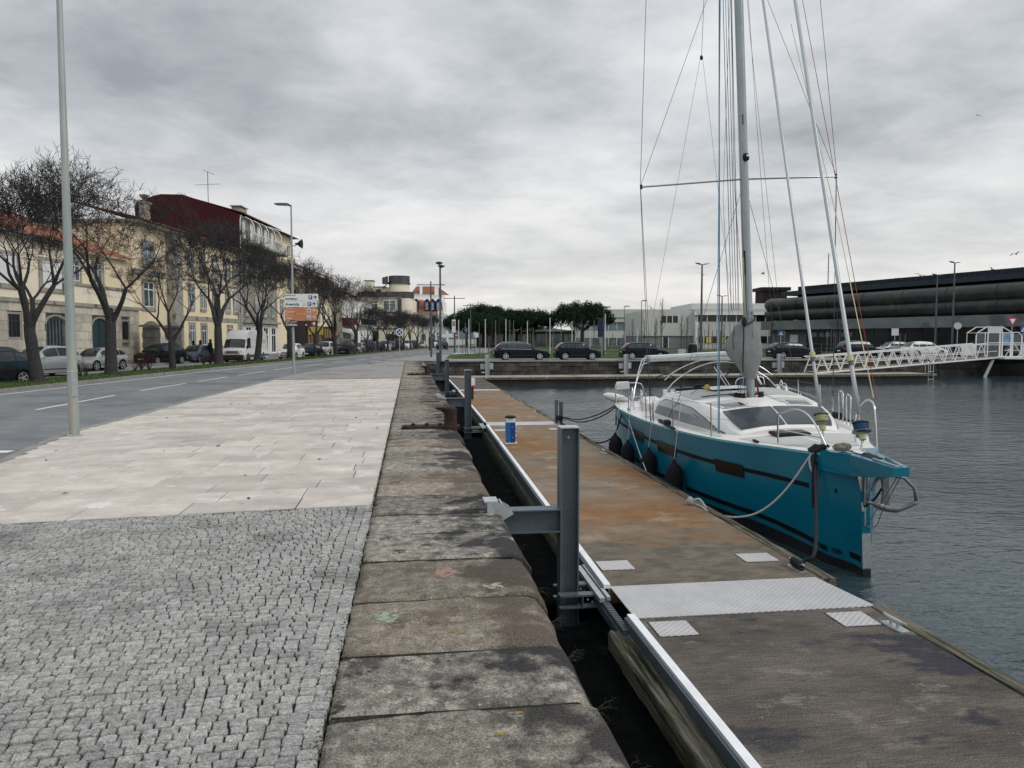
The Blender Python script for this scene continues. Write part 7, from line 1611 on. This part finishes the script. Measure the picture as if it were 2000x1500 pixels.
# pulpit hoops
for sg in (-1, 1):
    P_ = [(-.62, 1.75, sh(1.75)), (-.62, 1.72, 2.08), (-.58, 1.6, 2.17), (-.50, 1.3, 2.24), (-.42, 1.0, 2.20), (-.36, .75, 2.02), (-.30, .55, 1.74)]
    if sg > 0: P_ = [(.50, 1.5, sh(1.5)), (.46, 1.35, 2.1), (.40, .9, 2.36), (.34, .5, 2.38), (.31, .35, 2.22), (.30, .3, 1.74)]
    smooth_angle(MB().tube(smooth_pts(P_), .0155, 8).build('pulpit', stain_m, boat), 60)
    MB().tube([(sg * .60, 1.72, 1.88), (sg * .33, .64, 1.88)], .0125, 6).build('pulpit_rail', stain_m, boat)
# furled headsails with drums
def furler(base, top, r_, drum_m, z_tack, scale=1.0, sail_m=furl_m):
    b, t_ = Vector(base), Vector(top); d_ = (t_ - b).normalized(); q = b + d_ * .0; tk = Vector((b.x, b.y, z_tack))
    def on(h_): return q + d_ * h_
    MB().tube([on(.12), on(.7), on(4), t_], [r_ * 1.05, r_, r_, r_ * .9], 10).build('furled_sail', sail_m, boat, True)
    o = MB()
    def disc(h0, h1, r0): o.tube([on(h0), on(h1)], r0, 18)
    disc(-.015, .0, .115 * scale); disc(-.145, -.13, .13 * scale); o.build('drum_flange', darkpole_m, boat)
    MB().tube([on(-.13), on(-.10), on(-.06), on(-.02)], [.085 * scale, .10 * scale, .095 * scale, .09 * scale], 16).build('furling_line', drum_m, boat)
    mb = MB()
    for k_ in range(5): mb.tube([on(-.125 + k_ * .024) + Vector((math.cos(a) * .102 * scale, math.sin(a) * .102 * scale, .006 * math.sin(a * 2 + k_))) for a in [j * math.pi / 8 for j in range(17)]], .008, 4)
    mb.build('line_turns', drum_m, boat)
    MB().tube([on(-.15), on(-.2), on(-.26)], [.05 * scale, .055 * scale, .045 * scale], 12).build('drum_body', olive_m, boat); MB().tube([on(-.26), tk], .018, 6).build('toggle', stain_m, boat)
    MB().tube([on(.62 * 1.5), on(.62 * 1.5 + .09)], .048 * scale, 12).build('halyard_swivel', olive_m, boat); MB().tube([on(.62 * 1.5 - .07), on(.62 * 1.5)], .036 * scale, 10).build('swivel_ring', darkpole_m, boat)
def extend(p, q, z): p, q = Vector(p), Vector(q); return p + (q - p) * ((z - p.z) / (q.z - p.z))
furler((.10, .35, 2.12), extend((.1, .35, 2.12), (.48, 3.6, 9.3), 17.2), .031, mat('dark blue furling line', (.02, .06, .13), None, rough=.7), 1.74, 1.0)
furler((-.10, 1.30, 2.15), extend((-.10, 1.35, 2.21), (.19, 4.5, 9.7), 12.4), .025, mat('dull yellow furling line', (.34, .34, .18), None, rough=.7), 1.62, .95)
# mast, spreaders, cover, boom
mx = lambda z: .0 + .0 * z
mm = MB(); mm.grid([[(.085 * (1 if z < 12 else .8) * math.cos(2 * math.pi * j / 20), 5.45 + .13 * math.sin(2 * math.pi * j / 20), z) for j in range(20)] for z in (1.98, 6, 10, 14, 19.0)], True); smooth_angle(mm.build('mast', mast_m, boat), 60)
MB().box(-.008, 5.575, 3.0, .008, 5.6, 18.9).build('mast_track', darkpole_m, boat)
MB().box(-.035, 5.308, 7.62, -.02, 5.32, 7.82).build('mast_slot', blackr_m, boat); MB().box(-.075, 5.34, 4.6, -.06, 5.42, 5.1).build('mast_slot', blackr_m, boat)
for x_, z_, m_ in ((-.07, 3.9, rope_b), (-.085, 4.05, rope_y)): MB().tube([(x_, 5.36, z_ - .3), (x_, 5.36, z_ + .9)], .012, 5).build('halyard', m_, boat)
MB().lathe([(.02, 0), (.06, .02), (.07, .08), (.06, .14), (.02, .16)], 12, (.0, 5.27, 6.88)).build('deck_light', blackr_m, boat); MB().lathe([(.03, .0), (.03, .05)], 8, (.02, 5.21, 6.95)).build('light_lens', lamp_m, boat)
mb = MB()
mb.box(-.22, 5.22, 2.03, .24, 5.72, 2.075); mb.build('mast_collar', blackr_m, boat); mb = MB(); mb.tube([(-.36, 5.1, 2.085), (.36, 5.1, 2.085), (.36, 5.85, 2.09), (-.36, 5.85, 2.09), (-.36, 5.1, 2.085)], .012, 4); mb.build('collar_trim', white_m, boat)
rg_ = random.Random(5)
for sg in (-1, 1):
    for k_ in range(3): MB().lathe([(.05, 0), (.055, .03), (.035, .06), (.05, .10), (.02, .11)], 10, (sg * (.17 + .05 * k_), 5.35 + .12 * k_, 2.07)).build('turning_block', blackr_m, boat)
    cols = (rope_b, rope_w, rope_b, wire_m) if sg < 0 else (rope_r, rope_k, rope_r)
    for k_, m_ in enumerate(cols): MB().tube([(sg * (.095 + .018 * k_), 5.40 + .04 * k_, 3.2), (sg * (.10 + .02 * k_), 5.42 + .05 * k_, 2.6), (sg * (.14 + .03 * k_), 5.42 + .06 * k_, 2.12)], .008, 5).build('halyard', m_, boat)
    for k_ in range(3):
        pts = [(sg * (.25 + .1 * math.cos(a) + rg_.uniform(-.02, .02)), 5.75 + k_ * .08 + .12 * math.sin(a), 2.1 + .015 * k_ + rg_.uniform(0, .02)) for a in [j * .7 for j in range(14)]]; MB().tube(pts, .008, 4).build('rope_coil', (rope_b, rope_k, rope_w)[k_] if sg < 0 else (rope_r, rope_k, mat('tan rope', (.4, .27, .2)))[k_], boat)
for sg in (-1, 1):
    mb = MB(); mb.grid([[(sg * x_, lerp(5.47, 5.9, x_ / 2.05) + .035 * math.cos(a) * (1.2 - x_ * .3), 6.56 + .03 * (x_ / 2) + .018 * math.sin(a)) for a in [2 * math.pi * j / 8 for j in range(8)]] for x_ in (.06, 1, 2.05)], True); mb.build('spreader', mast_m, boat)
    MB().tube([(sg * 2.03, 5.9, 6.55), (sg * 2.03, 5.9, 6.64)], .028, 6).build('spreader_tip', blackr_m, boat)
    a = .12
    mb = MB(); mb.grid([[(sg * x_, lerp(5.47, 5.9, x_ / 1.7) + .03 * math.cos(a), 11.6 + .018 * math.sin(a)) for a in [2 * math.pi * j / 8 for j in range(8)]] for x_ in (.06, 1.7)], True); mb.build('spreader', mast_m, boat)
    W = lambda nm, pts, r_=.0045, m_=wire_m: MB().tube(pts, r_, 5, False).build(nm, m_, boat)
    W('cap_shroud', [(sg * 1.97, 6.25, 1.56), (sg * 2.05, 5.9, 6.6), (sg * 1.70, 5.9, 11.6), (sg * .06, 5.5, 17)], .006); W('shroud_lower_part', [(sg * 1.93, 6.1, 1.56), (sg * 2.04, 5.92, 6.58)], .005)
    W('diagonal_shroud', [(sg * 2.05, 5.9, 6.6), (sg * .07, 5.5, 11.55)], .005); W('lower_shroud', [(sg * .06, 5.5, 6.32), (sg * 1.42, 6.35, 1.75)], .005)
    W('turnbuckle', [(sg * 1.97, 6.24, 1.6), (sg * 1.975, 6.22, 1.95)], .014, stain_m); W('turnbuckle', [(sg * 1.93, 6.1, 1.6), (sg * 1.935, 6.09, 1.9)], .013, stain_m); W('turnbuckle', [(sg * 1.42, 6.35, 1.72), (sg * 1.32, 6.3, 2.05)], .013, stain_m)
    W('backstay_leg', [(sg * 1.5, 11.7, 1.6), (.15 + sg * .03, 9.5, 10.4)], .004)
W('backstay', [(.15, 9.5, 10.4), (0, 5.6, 18.9)], .006); MB().lathe([(.02, 0), (.04, .03), (.04, .08), (.02, .11)], 8, (.15, 9.5, 10.36)).build('backstay_block', blackr_m, boat)
W('lazy_jack', [(.42, 8.6, 3.0), (-.0, 7.2, 6.5), (-.06, 5.55, 11.4)], .004); W('lazy_jack', [(.85, 10.2, 2.95), (-.0, 7.2, 6.5)], .004); W('lazy_jack', [(.95, 8.6, 3.0), (.10, 5.55, 11.4)], .004); W('topping_lift', [(1.1, 10.4, 3.0), (.0, 5.6, 18.8)], .005)
W('blue_halyard', [(-1.14, 3.5, 1.62), (-1.12, 3.5, 2.2), (-.86, 3.6, 9.34), (-.1, 5.2, 18.6)], .0125, rope_b); W('pale_halyard', [(-1.16, 3.5, 1.62), (-1.09, 3.5, 4.0), (-.84, 3.6, 9.34), (-.06, 5.2, 18.6)], .007, mat('pale blue rope', (.25, .4, .5)))
for k_, x_ in enumerate((-.30, -.25, -.20, -.14)): W('halyard', [(x_ - .02, 5.55, 3.9), (x_, 5.5, 10), (x_ * .4, 5.45, 18.7)], .0055 if k_ % 2 else .007, (wire_m, rope_k, rope_b, wire_m)[k_])
W('dark_halyard', [(-.13, 5.3, 3.85), (-.27, 5.2, 6.4), (-.15, 5.3, 14)], .005, rope_k)
W('red_halyard', [(.31, .3, 2.46), (.68, 3.8, 9.38), (.1, 5.1, 18)], .0055, rope_r); W('yellow_sheet', [(.27, .3, 2.46), (.73, 2.5, 5.07), (.5, 3.9, 9)], .007, rope_y)
W('thin_stay', [(.8, 6.3, 2.3), (.35, 5.7, 8), (.14, 5.5, 12)], .004); W('thin_stay', [(1.0, 6.2, 2.2), (.25, 5.6, 9.5), (.1, 5.5, 12)], .004)
# sail cover: wrapped round the mast and running aft along the boom
rows = []; n = 28
prof_c = [(2.47, .10, .11, .15, .20), (2.56, .155, .14, .17, .45), (2.75, .28, .19, .19, 1.0), (2.95, .43, .25, .20, 1.6), (3.10, .50, .26, .20, 2.0), (3.25, .45, .24, .19, 2.0), (3.42, .36, .20, .17, 1.4), (3.58, .26, .15, .15, .8), (3.68, .15, .11, .14, .45), (3.76, .11, .10, .13, .25), (3.86, .10, .10, .13, .18)]
for z, lft, rgt, fr_, aft in prof_c:
    r_ = []
    for j in range(n):
        a = 2 * math.pi * j / n; c_, s_ = math.cos(a), math.sin(a)
        x = (rgt if c_ > 0 else lft) * (abs(c_) ** .8) * (1 if c_ > 0 else -1); y = 5.45 + (aft * max(0, s_) ** .9 if s_ > 0 else fr_ * s_)
        x += .012 * noise.noise((a * 3, z * 7, 1)) * 2; y += .03 * noise.noise((a * 4, z * 9, 4)); x += .22 * max(0, s_) * aft
        r_.append((x, y, z))
    rows.append(r_)
def dens(rows):
    out = []
    for i in range(len(rows) - 1):
        for k_ in range(4): out.append([Vector(p).lerp(Vector(q), k_ / 4) + Vector((.012 * noise.noise((p[0] * 9, i * 2 + k_ * .5, p[1] * 4)), .012 * noise.noise((p[0] * 7 + 9, i * 1.5 + k_ * .4, 3)), 0)) for p, q in zip(rows[i], rows[i + 1])])
    out.append([Vector(p) for p in rows[-1]]); return out
cv = MB(); cv.grid(dens(rows), True); cv.build('sail_cover', cover_m, boat, True)
rows = [[(.05 + .215 * (s - 5.5) + w_ * math.cos(a) * .5 + .012 * math.sin(a * 5 + s * 3), s, zc + h_ * math.sin(a) * .5) for a in [2 * math.pi * j / 20 for j in range(20)]] for s, w_, h_, zc in ((5.7, .42, .95, 3.08), (6.5, .5, .95, 3.06), (7.5, .46, .78, 2.98), (8.6, .4, .6, 2.9), (9.7, .32, .45, 2.84), (10.4, .2, .25, 2.80))]
bb = MB(); bb.grid(rows, True); bb.poly(rows[-1]); bb.build('boom_cover', cover_m, boat, True); MB().tube([(.04, 5.6, 2.62), (1.1, 10.5, 2.68)], .075, 10).build('boom', mast_m, boat)
MB().tube([(-.105, 5.33, 3.74), (-.15, 5.27, 3.62), (-.17, 5.22, 3.3), (-.19, 5.22, 3.0), (-.20, 5.24, 2.75), (-.19, 5.27, 2.62)], .013, 5).build('cover_strap', rope_k, boat); MB().tube([(-.14, 5.30, 3.58), (-.05, 5.27, 3.61), (.05, 5.28, 3.66), (.11, 5.36, 3.70)], .013, 5).build('cover_strap', rope_k, boat)
MB().lathe([(.02, 0), (.05, .05), (.055, .12), (.02, .2)], 8, (-.14, 5.26, 3.55)).build('strap_knot', rope_k, boat)
MB().tube([(-.31, 5.40, 3.58), (-.37, 5.32, 3.3), (-.36, 5.30, 3.1)], .006, 4).build('cover_seam', rope_k, boat); MB().tube([(.02, 5.285, 3.84), (.03, 5.268, 3.2), (.02, 5.275, 2.6)], .0025, 4).build('cover_seam', rope_k, boat)
# arches, bimini panel, rails at the stern
tb = lambda nm, pts, r_=.0125, m_=stain_m: smooth_angle(MB().tube(smooth_pts(pts, 5), r_, 8).build(nm, m_, boat), 60)
def arc(p0, p1, h_, n=12, sag=0): return [Vector(p0).lerp(Vector(p1), i / n) + Vector((0, 0, h_ * math.sin(math.pi * i / n) ** .75)) for i in range(n + 1)]
tb('sprayhood_hoop', arc((-1.38, 8.0, 2.0), (1.38, 8.0, 2.0), .74)); tb('sprayhood_hoop', arc((-1.30, 8.2, 2.35), (1.30, 8.2, 2.35), .48))
for x_ in (-.42, -.34): tb('hoop_brace', [(x_ + .3, 8.1, 2.62), (x_ + .55, 7.7, 2.08)])
for sg in (-1, 1):
    for o_ in (0, .09):
        tb('arch_leg', [(sg * 1.85, 10.2 + o_, 1.53), (sg * 1.72, 10.6 + o_, 2.0), (sg * (1.45 - o_), 11.0 + o_, 2.72), (sg * 1.32, 11.05 + o_, 2.80), (sg * 1.15, 11.05, 2.82)], .018)
    tb('arch_brace', [(sg * 1.48, 10.95, 2.62), (sg * .95, 10.9, 2.80)], .012)
    tb('cockpit_rail', [(sg * 1.75, 9.2, 1.53), (sg * 1.78, 9.1, 2.0), (sg * 1.80, 8.7, 2.04), (sg * 1.80, 8.6, 1.53)]); tb('cockpit_rail', [(sg * 1.95, 9.9, 1.53), (sg * 1.93, 9.6, 2.05), (sg * 1.93, 9.45, 2.06), (sg * 1.93, 9.3, 1.53)])
    tb('pushpit', [(sg * 2.12, 11.7, 1.5), (sg * 2.13, 11.7, 2.03), (sg * 1.9, 11.75, 2.08), (sg * 1.5, 11.75, 2.08), (sg * 1.35, 11.75, 1.98), (sg * 1.35, 11.75, 1.75), (sg * 1.45, 11.75, 1.68), (sg * 2.1, 11.7, 1.68)], .017)
    for s in (3.3, 5.0, 6.9, 8.8): tb('stanchion', [(sg * (hb(s) - .07), s, sh(s)), (sg * (hb(s) - .08), s, sh(s) + .62)], .013)
    for z_ in (.34, .60): W('lifeline', [(sg * .60, 1.72, sh(1.7) + z_)] + [(sg * (hb(s) - .08), s, sh(s) + z_) for s in (3.3, 5.0, 6.9, 8.8)] + [(sg * 2.1, 11.6, 2.05)], .003, wire_m)
    for s in (2.2, 6.1, 9.3): MB().box(sg * (hb(s) - .16) - .02, s - .12, sh(s) + .02, sg * (hb(s) - .16) + .02, s + .12, sh(s) + .05).build('deck_cleat', blackr_m, boat)
    for s in (6.0, 6.6): MB().lathe([(.06, 0), (.07, .02), (.045, .05), (.065, .10), (.02, .11)], 12, (sg * (1.22), 7.0 + (s - 6), 2.05)).build('winch', chrome_m, boat)
    MB().box(sg * 1.75 - .04, 4.7, sh(5) + .01, sg * 1.75 + .04, 6.4, sh(5) + .04).build('genoa_track', blackr_m, boat); bevel_box(MB(), .12, .22, .09, .02, 0).build('genoa_car', blackr_m, boat).location = (sg * 1.75, 5.4, sh(5) + .13)
mb = MB(); mb.box(-1.28, 10.6, 2.84, .0, 11.5, 2.87); mb.prism([(-1.3, 10.55), (0, 10.55), (0, 11.5), (-1.3, 11.5)], 2.80, 2.84); mb.build('roof_panel', mat('pale grey panel', (.55, .58, .60), None, rough=.35), boat); mb = MB(); mb.box(.03, 10.6, 2.80, 1.15, 11.5, 2.88); mb.build('roof_panel', bpy.data.materials['pale grey panel'], boat)
MB().box(-1.3, 10.53, 2.72, 1.15, 10.56, 2.79).build('panel_edge', galv_m, boat)
bevel_box(MB(), .38, .09, .22, .03, .22).build('white_box', white_m, boat).location = (-1.92, 11.7, 1.92)
for x_, y_, w_, h_ in ((-1.45, 9.4, .5, .3), (1.45, 9.4, .5, .3), (-1.3, 8.45, .5, .32), (1.3, 8.45, .5, .32)):
    bevel_box(MB(), w_, 1.2 if y_ > 9 else .7, h_, .08, h_).build('cockpit_coaming', white_m, boat).location = (x_, y_, 1.52)
for sg in (-1, 1): tb('steering_wheel', [(sg * .95 + .42 * math.cos(a), 10.2 , 1.95 + .42 * math.sin(a)) for a in [j * math.pi / 12 for j in range(25)]], .014, rope_k); MB().tube([(sg * .95, 10.3, 1.5), (sg * .95, 10.25, 1.95)], .06, 8).build('wheel_pedestal', white_m, boat)
MB().box(-.5, 8.6, 1.75, -.1, 8.7, 2.16).build('instrument_pod', blackr_m, boat); mb = MB(); mb.tube([(-1.2, 8.1, 2.10), (.2, 8.15, 2.13), (1.2, 8.1, 2.10)], .03, 6); mb.build('traveller', blackr_m, boat)
tb('bow_ladder', [(1.45, 4.2, 1.57), (1.47, 4.2, 2.12), (1.43, 4.0, 2.16), (1.38, 3.8, 2.1), (1.36, 3.8, 1.58)], .014); tb('bow_ladder', [(1.62, 5.0, 1.57), (1.64, 5.0, 2.12), (1.6, 4.8, 2.16), (1.56, 4.6, 2.1), (1.54, 4.6, 1.58)], .014)
W('forestay_preventer', [(-1.35, 6.3, 1.62), (-.95, 6.8, 2.1), (-.65, 7.2, 2.22), (.1, 9.2, 2.75)], .006, rope_k)
bpy.context.view_layer.update(); BM = boat.matrix_world.copy()
def BW(x, y, z): return BM @ Vector((x, y, z))
def loose(name, mb, m, label, cat, group=None, smooth=False):
    o = mb.build(name, m, None, smooth); return tag(o, label, cat, group)
p0 = BW(-.50, 7.2, 2.20); mb = MB(); mb.lathe([(.015, -.03), (.055, -.03), (.065, -.012), (.065, .012), (.055, .03), (.015, .03)], 16, p0, axis=1); loose('rope_block', mb, flat('yellow plastic', (.62, .40, .06), .4), 'yellow block resting on the cabin roof behind the side window', 'pulley block')
mb = MB(); q = BW(1.80, 8.8, 1.98); mb.lathe([(.015, -.06), (.045, -.045), (.06, 0), (.045, .045), (.015, .06)], 14, q); loose('buoy', mb, flat('pinkish red plastic', (.45, .10, .08), .5), 'small red float hung on the far rail of the sailboat', 'float')
# fenders
def fender(x, y, ztop, zbot, r_, label, rail_y):
    t = thing('fender', label, 'fender', BW(x, y, ztop), 0, 'black fenders hung along the hull'); h_ = ztop - zbot
    mb = MB(); mb.lathe([(.02, .02), (r_ * .35, .0), (r_ * .8, -.09), (r_, -.2), (r_, -h_ + .14), (r_ * .82, -h_ + .04), (r_ * .3, -h_)], 18); smooth_angle(mb.build('fender_body', mat('black fender cloth', (.010, .011, .016), (.018, .019, .026), 30, .85) if 'black fender cloth' not in bpy.data.materials else bpy.data.materials['black fender cloth'], t), 60)
    MB().lathe([(.03, 0), (.035, .05), (.02, .08)], 8).build('fender_eye', blackr_m, t)
    top = BW(-(hb(rail_y) - .06), rail_y, sh(rail_y) + .60) - Vector(t.location); MB().tube([(0, 0, .06), (top.x * .3, top.y * .3, top.z * .35), tuple(top)], .008, 5).build('fender_line', rope_w, t)
    return t
fender(-2.42, 9.4, .88, -.08, .18, 'black fender nearest the stern, largest and partly behind the next one', 9.7); fender(-2.28, 8.0, .88, .02, .17, 'black fender second from the stern with crossed white lines', 8.2)
fender(-2.06, 6.1, .96, .08, .165, 'black fender below the aft hull window', 6.1); fender(-1.82, 4.4, .96, .08, .17, 'black fender nearest the bow of the sailboat', 4.5)
mb = MB(); q = BW(-2.05, 12.15, 1.62)
rows = []
for i, (a, r_) in enumerate(((-.42, .02), (-.40, .05), (-.3, .10), (-.1, .14), (.15, .14), (.32, .10), (.4, .04), (.42, .02))): rows.append([(a, r_ * math.cos(k_ * math.pi / 7), r_ * math.sin(k_ * math.pi / 7) - a * .25) for k_ in range(14)])
mb.grid(rows, True); o = mb.build('fender', white_m, None, True); o.location = q; tag(o, 'long cream-white fender lashed outside the stern rail', 'fender')
# anchor under the bowsprit
t = thing('anchor', 'galvanised hoop anchor hanging under the teal bowsprit', 'anchor', BW(.0, -.35, 1.42)); an = mat('dull galvanised anchor', (.12, .13, .14), (.2, .21, .22), 12, .5, .4)
MB().tube([(-.12, 0, -.30), (-.15, -.03, -.16), (-.02, -.06, .04), (.14, -.08, .09), (.32, -.12, .05), (.44, -.16, -.08), (.46, -.18, -.26)], .022, 8).build('roll_bar', an, t, True)
MB().tube(smooth_pts([(-.16, 0, -.27), (-.05, -.02, -.30), (.12, -.06, -.36), (.28, -.12, -.36), (.47, -.18, -.26)], 4), [.022] * 5 + [.045] * 7 + [.03] * 5, 8).build('fluke', an, t, True); MB().prism([(.06, .1), (.16, .1), (.19, -.33), (.08, -.33), (.10, -.15)], -.02, .02, 1).build('shank', an, t)
# loose rope runs: bobstay line, mooring lines
def rope(name, pts, r_, m, label, cat='rope', seg=14, group=None):
    pts = [Vector(p) for p in pts]; out = []
    for i in range(len(pts) - 1):                       # Catmull-Rom through the points
        p0_, p1, p2, p3 = pts[max(0, i - 1)], pts[i], pts[i + 1], pts[min(len(pts) - 1, i + 2)]
        for k_ in range(seg):
            t_ = k_ / seg; out.append(.5 * ((2 * p1) + (p2 - p0_) * t_ + (2 * p0_ - 5 * p1 + 4 * p2 - p3) * t_ ** 2 + (3 * p1 - p0_ - 3 * p2 + p3) * t_ ** 3))
    out.append(pts[-1]); return loose(name, MB().tube(out, r_, 7), m, label, cat, group, True)
bt = BW(-.02, -.03, .72); st0 = BW(.06, -.95, 1.62)
rope('bobstay_line', [st0, st0.lerp(bt, .5) + Vector((.0, 0, -.12)), bt + Vector((.14, -.03, .02)), bt], .006, flat('grey cord', (.14, .15, .16), .7), 'grey cord looped from the bowsprit tip to the stem'); rope('bobstay_line', [st0 + Vector((-.04, 0, 0)), st0.lerp(bt, .5) + Vector((-.08, 0, -.10)), bt], .006, bpy.data.materials['grey cord'], 'second grey cord from the bowsprit to the stem')
rope('bow_cord', [BW(-.02, -.02, .72), BW(-.01, -.02, 1.2), BW(.0, -.02, 1.42)], .008, galv_m, 'pale cord running straight up the stem', 'cord')
bw = BW(-.46, .66, 1.68); ce = Vector((4.62, 12.2, ZD + .04))
cz_ = [bw, bw + Vector((-.10, .10, -.08))]
rope('mooring_line', [bw, bw.lerp(ce, .2) + Vector((0, 0, -.42)), bw.lerp(ce, .4) + Vector((0, 0, -.60)), bw.lerp(ce, .62) + Vector((0, 0, -.52)), bw.lerp(ce, .82) + Vector((0, 0, -.26)), ce + Vector((.12, -.1, .08)), ce], .017, rope_w, 'thick white mooring line sagging from the bow to the dock edge', 'mooring line')
rope('mooring_line', [bw, bw + Vector((-.05, 0, -.1)), bw + Vector((-.06, -.06, -.24)), bw + Vector((.02, -.08, -.36))], .016, rope_w, 'short knotted tail of the white mooring line at the bow', 'rope tail')
mb = MB()
for k_ in range(3): mb.tube([ce + Vector((.05 * math.cos(a) * (1 - .2 * k_), .06 * math.sin(a), .02 + .022 * k_ + .02 * math.sin(a * 2))) for a in [j * math.pi / 6 for j in range(13)]], .017, 6)
mb.tube([ce + Vector((.04, .0, .0)), ce + Vector((.12, -.25, -.02)), ce + Vector((.10, -.5, -.03))], .015, 6); loose('rope_knot', mb, rope_w, 'knot of white rope on the dock edge at the foot of the mooring line', 'knot', smooth=True)
kk = Vector((4.62, 8.60, ZD + .06)); bk = BW(-.40, .60, 1.70)
rope('mooring_line', [bk + Vector((0, 0, .02)), bk + Vector((-.06, -.03, -.2)), bk.lerp(kk, .5) + Vector((.10, 0, -.02)), kk + Vector((.22, .0, .16)), kk + Vector((.1, 0, .05)), kk], .024, rope_k, 'thick black mooring line dropping from the bow to the wrapped cleat', 'mooring line')
rope('mooring_line', [bk + Vector((-.04, 0, 0)), bk + Vector((-.09, -.03, -.2)), bk + Vector((-.10, -.04, -.5)), bk + Vector((-.09, -.04, -.82))], .02, rope_k, 'hanging end of the black bow line against the teal hull', 'rope tail')
mb = MB()
for k_ in range(4): mb.tube([bk + Vector((.10 * math.cos(a) + .03 * k_ - .05, .07 * math.sin(a), .01 + .02 * k_ + .01 * math.sin(a * 3))) for a in [j * math.pi / 6 for j in range(13)]], .02, 6)
loose('rope_bundle', mb, rope_k, 'bundle of black rope wrapped on the bow cleat', 'rope bundle', smooth=True)
mb = MB()
for k_ in range(5): mb.tube([kk + Vector((.035 * math.cos(a), -.09 + .045 * k_ + .02 * math.sin(a), .01 + .04 * math.sin(a))) for a in [j * math.pi / 5 for j in range(11)]], .019, 6)
loose('rope_bundle', mb, rope_k, 'black rope wrapped round the dock cleat near the chequer plate', 'rope bundle', smooth=True)
pp = Vector((4.80, 24.35, ZD + .25)); s1 = BW(-2.12, 11.4, 1.52)
rope('mooring_line', [pp, pp.lerp(s1, .35) + Vector((0, 0, -.22)), pp.lerp(s1, .7) + Vector((0, 0, -.18)), s1], .018, rope_k, 'upper black stern line from the dock posts to the stern', 'mooring line'); rope('mooring_line', [pp + Vector((.02, 0, -.04)), pp.lerp(s1, .4) + Vector((0, 0, -.32)), pp.lerp(s1, .75) + Vector((0, 0, -.26)), s1 + Vector((0, 0, -.03))], .018, rope_k, 'second black stern line just below the first', 'mooring line')
s2 = BW(-2.18, 9.6, 1.54); pc = Vector((4.72, 19.6, ZD + .02))
rope('mooring_line', [s2, s2.lerp(pc, .3) + Vector((0, 0, -.42)), s2.lerp(pc, .65) + Vector((0, .6, -.38)), pc + Vector((0, 1.4, .06)), Vector((4.75, 24.2, ZD + .1))], .02, rope_k, 'black line sagging from the quarter of the boat to the dock edge', 'mooring line')
s3 = BW(-2.16, 9.2, 1.54); rope('mooring_line', [s3, s3.lerp(Vector((4.86, 15.2, -1.0)), .5) + Vector((0, 0, -.03)), Vector((4.86, 15.2, -1.0))], .012, rope_w, 'taut white spring line going down between the fenders', 'mooring line')
s4 = BW(-2.13, 11.7, 1.5); rope('hanging_rope', [s4, s4 + Vector((-.01, -.02, -.3)), s4 + Vector((-.01, -.02, -.62))], .018, rope_k, 'black rope end hanging from the stern corner', 'rope tail')
mb = MB()
for k_ in range(3): mb.tube([pp + Vector((.09 * math.cos(a) - .02, .08 * math.sin(a), -.12 + .06 * k_)) for a in [j * math.pi / 6 for j in range(13)]], .025, 6)
loose('rope_bundle', mb, rope_k, 'black rope turns round the twin dock posts', 'rope bundle', smooth=True)
# driftwood lump on the bow, fallen leaves and small litter
mb = MB(); mb.lathe([(.02, -.14), (.05, -.1), (.06, 0), (.05, .1), (.01, .14)], 8, BW(-.16, .35, 1.78), axis=0); loose('wood_piece', mb, mat('pale worn wood', (.36, .33, .27), (.10, .09, .08), 18, .9), 'small worn wood piece lying on the bow by the pulpit', 'wood')
lf = flat('dry leaf', (.07, .05, .035), .9); rng = random.Random(33); leafm = MB(); leafm.poly([(0, -.04, .004), (.02, -.01, .012), (.014, .03, .006), (0, .05, .004), (-.018, .02, .014), (-.02, -.02, .008)]); leafm = leafm.mesh('dry_leaf', lf)
for i in range(26):
    x, y = rng.uniform(-7.5, -.8), rng.uniform(9, 26)
    tag(link('dry_leaf', leafm, None, (x, y, .006), (rng.uniform(-.3, .3), rng.uniform(-.3, .3), rng.uniform(0, 6)), (rng.uniform(.6, 1.2),) * 3), 'small dry leaf lying on the pale slabs', 'leaf', 'dry leaves scattered on the paving')
mb = MB(); cx_, cy_ = -3.6, 27.9
for a in ((-.62, -.5, .62, -.485), (-.62, .485, .62, .5), (-.62, -.485, -.605, .485), (.605, -.485, .62, .485), (-.02, -.485, -.005, .485)): mb.box(cx_ + a[0], cy_ + a[1], -.01, cx_ + a[2], cy_ + a[3], .0035)
tag(mb.build('access_cover', blackr_m), 'square slab-filled access cover with dark joints set in the pale slabs', 'access cover')
sh_ = MB(); rng = random.Random(12)
for i in range(420):
    x, y = rng.uniform(2.3, 4.8), rng.uniform(3.2, 7.0)
    if noise.noise((x * 1.3, y * 1.3, 5)) < .02: continue
    s_ = rng.uniform(.0025, .008); sh_.cr = rng.random(); a = rng.uniform(0, 6.28); sh_.poly([(x, y, ZD + .002), (x + s_ * math.cos(a), y + s_ * math.sin(a), ZD + .004), (x + s_ * math.cos(a + 1.5), y + s_ * math.sin(a + 1.5), ZD + .003)])
tag(sh_.build('shell_fragments', flat('pale shell bits', (.6, .58, .54), .6)), 'pale crushed shell bits scattered on the nearest dock section', 'shell fragments', kind='stuff')
for o in bpy.data.objects:                              # tidy: no leftover empty tags
    if o.get('label') == '': del o['label']
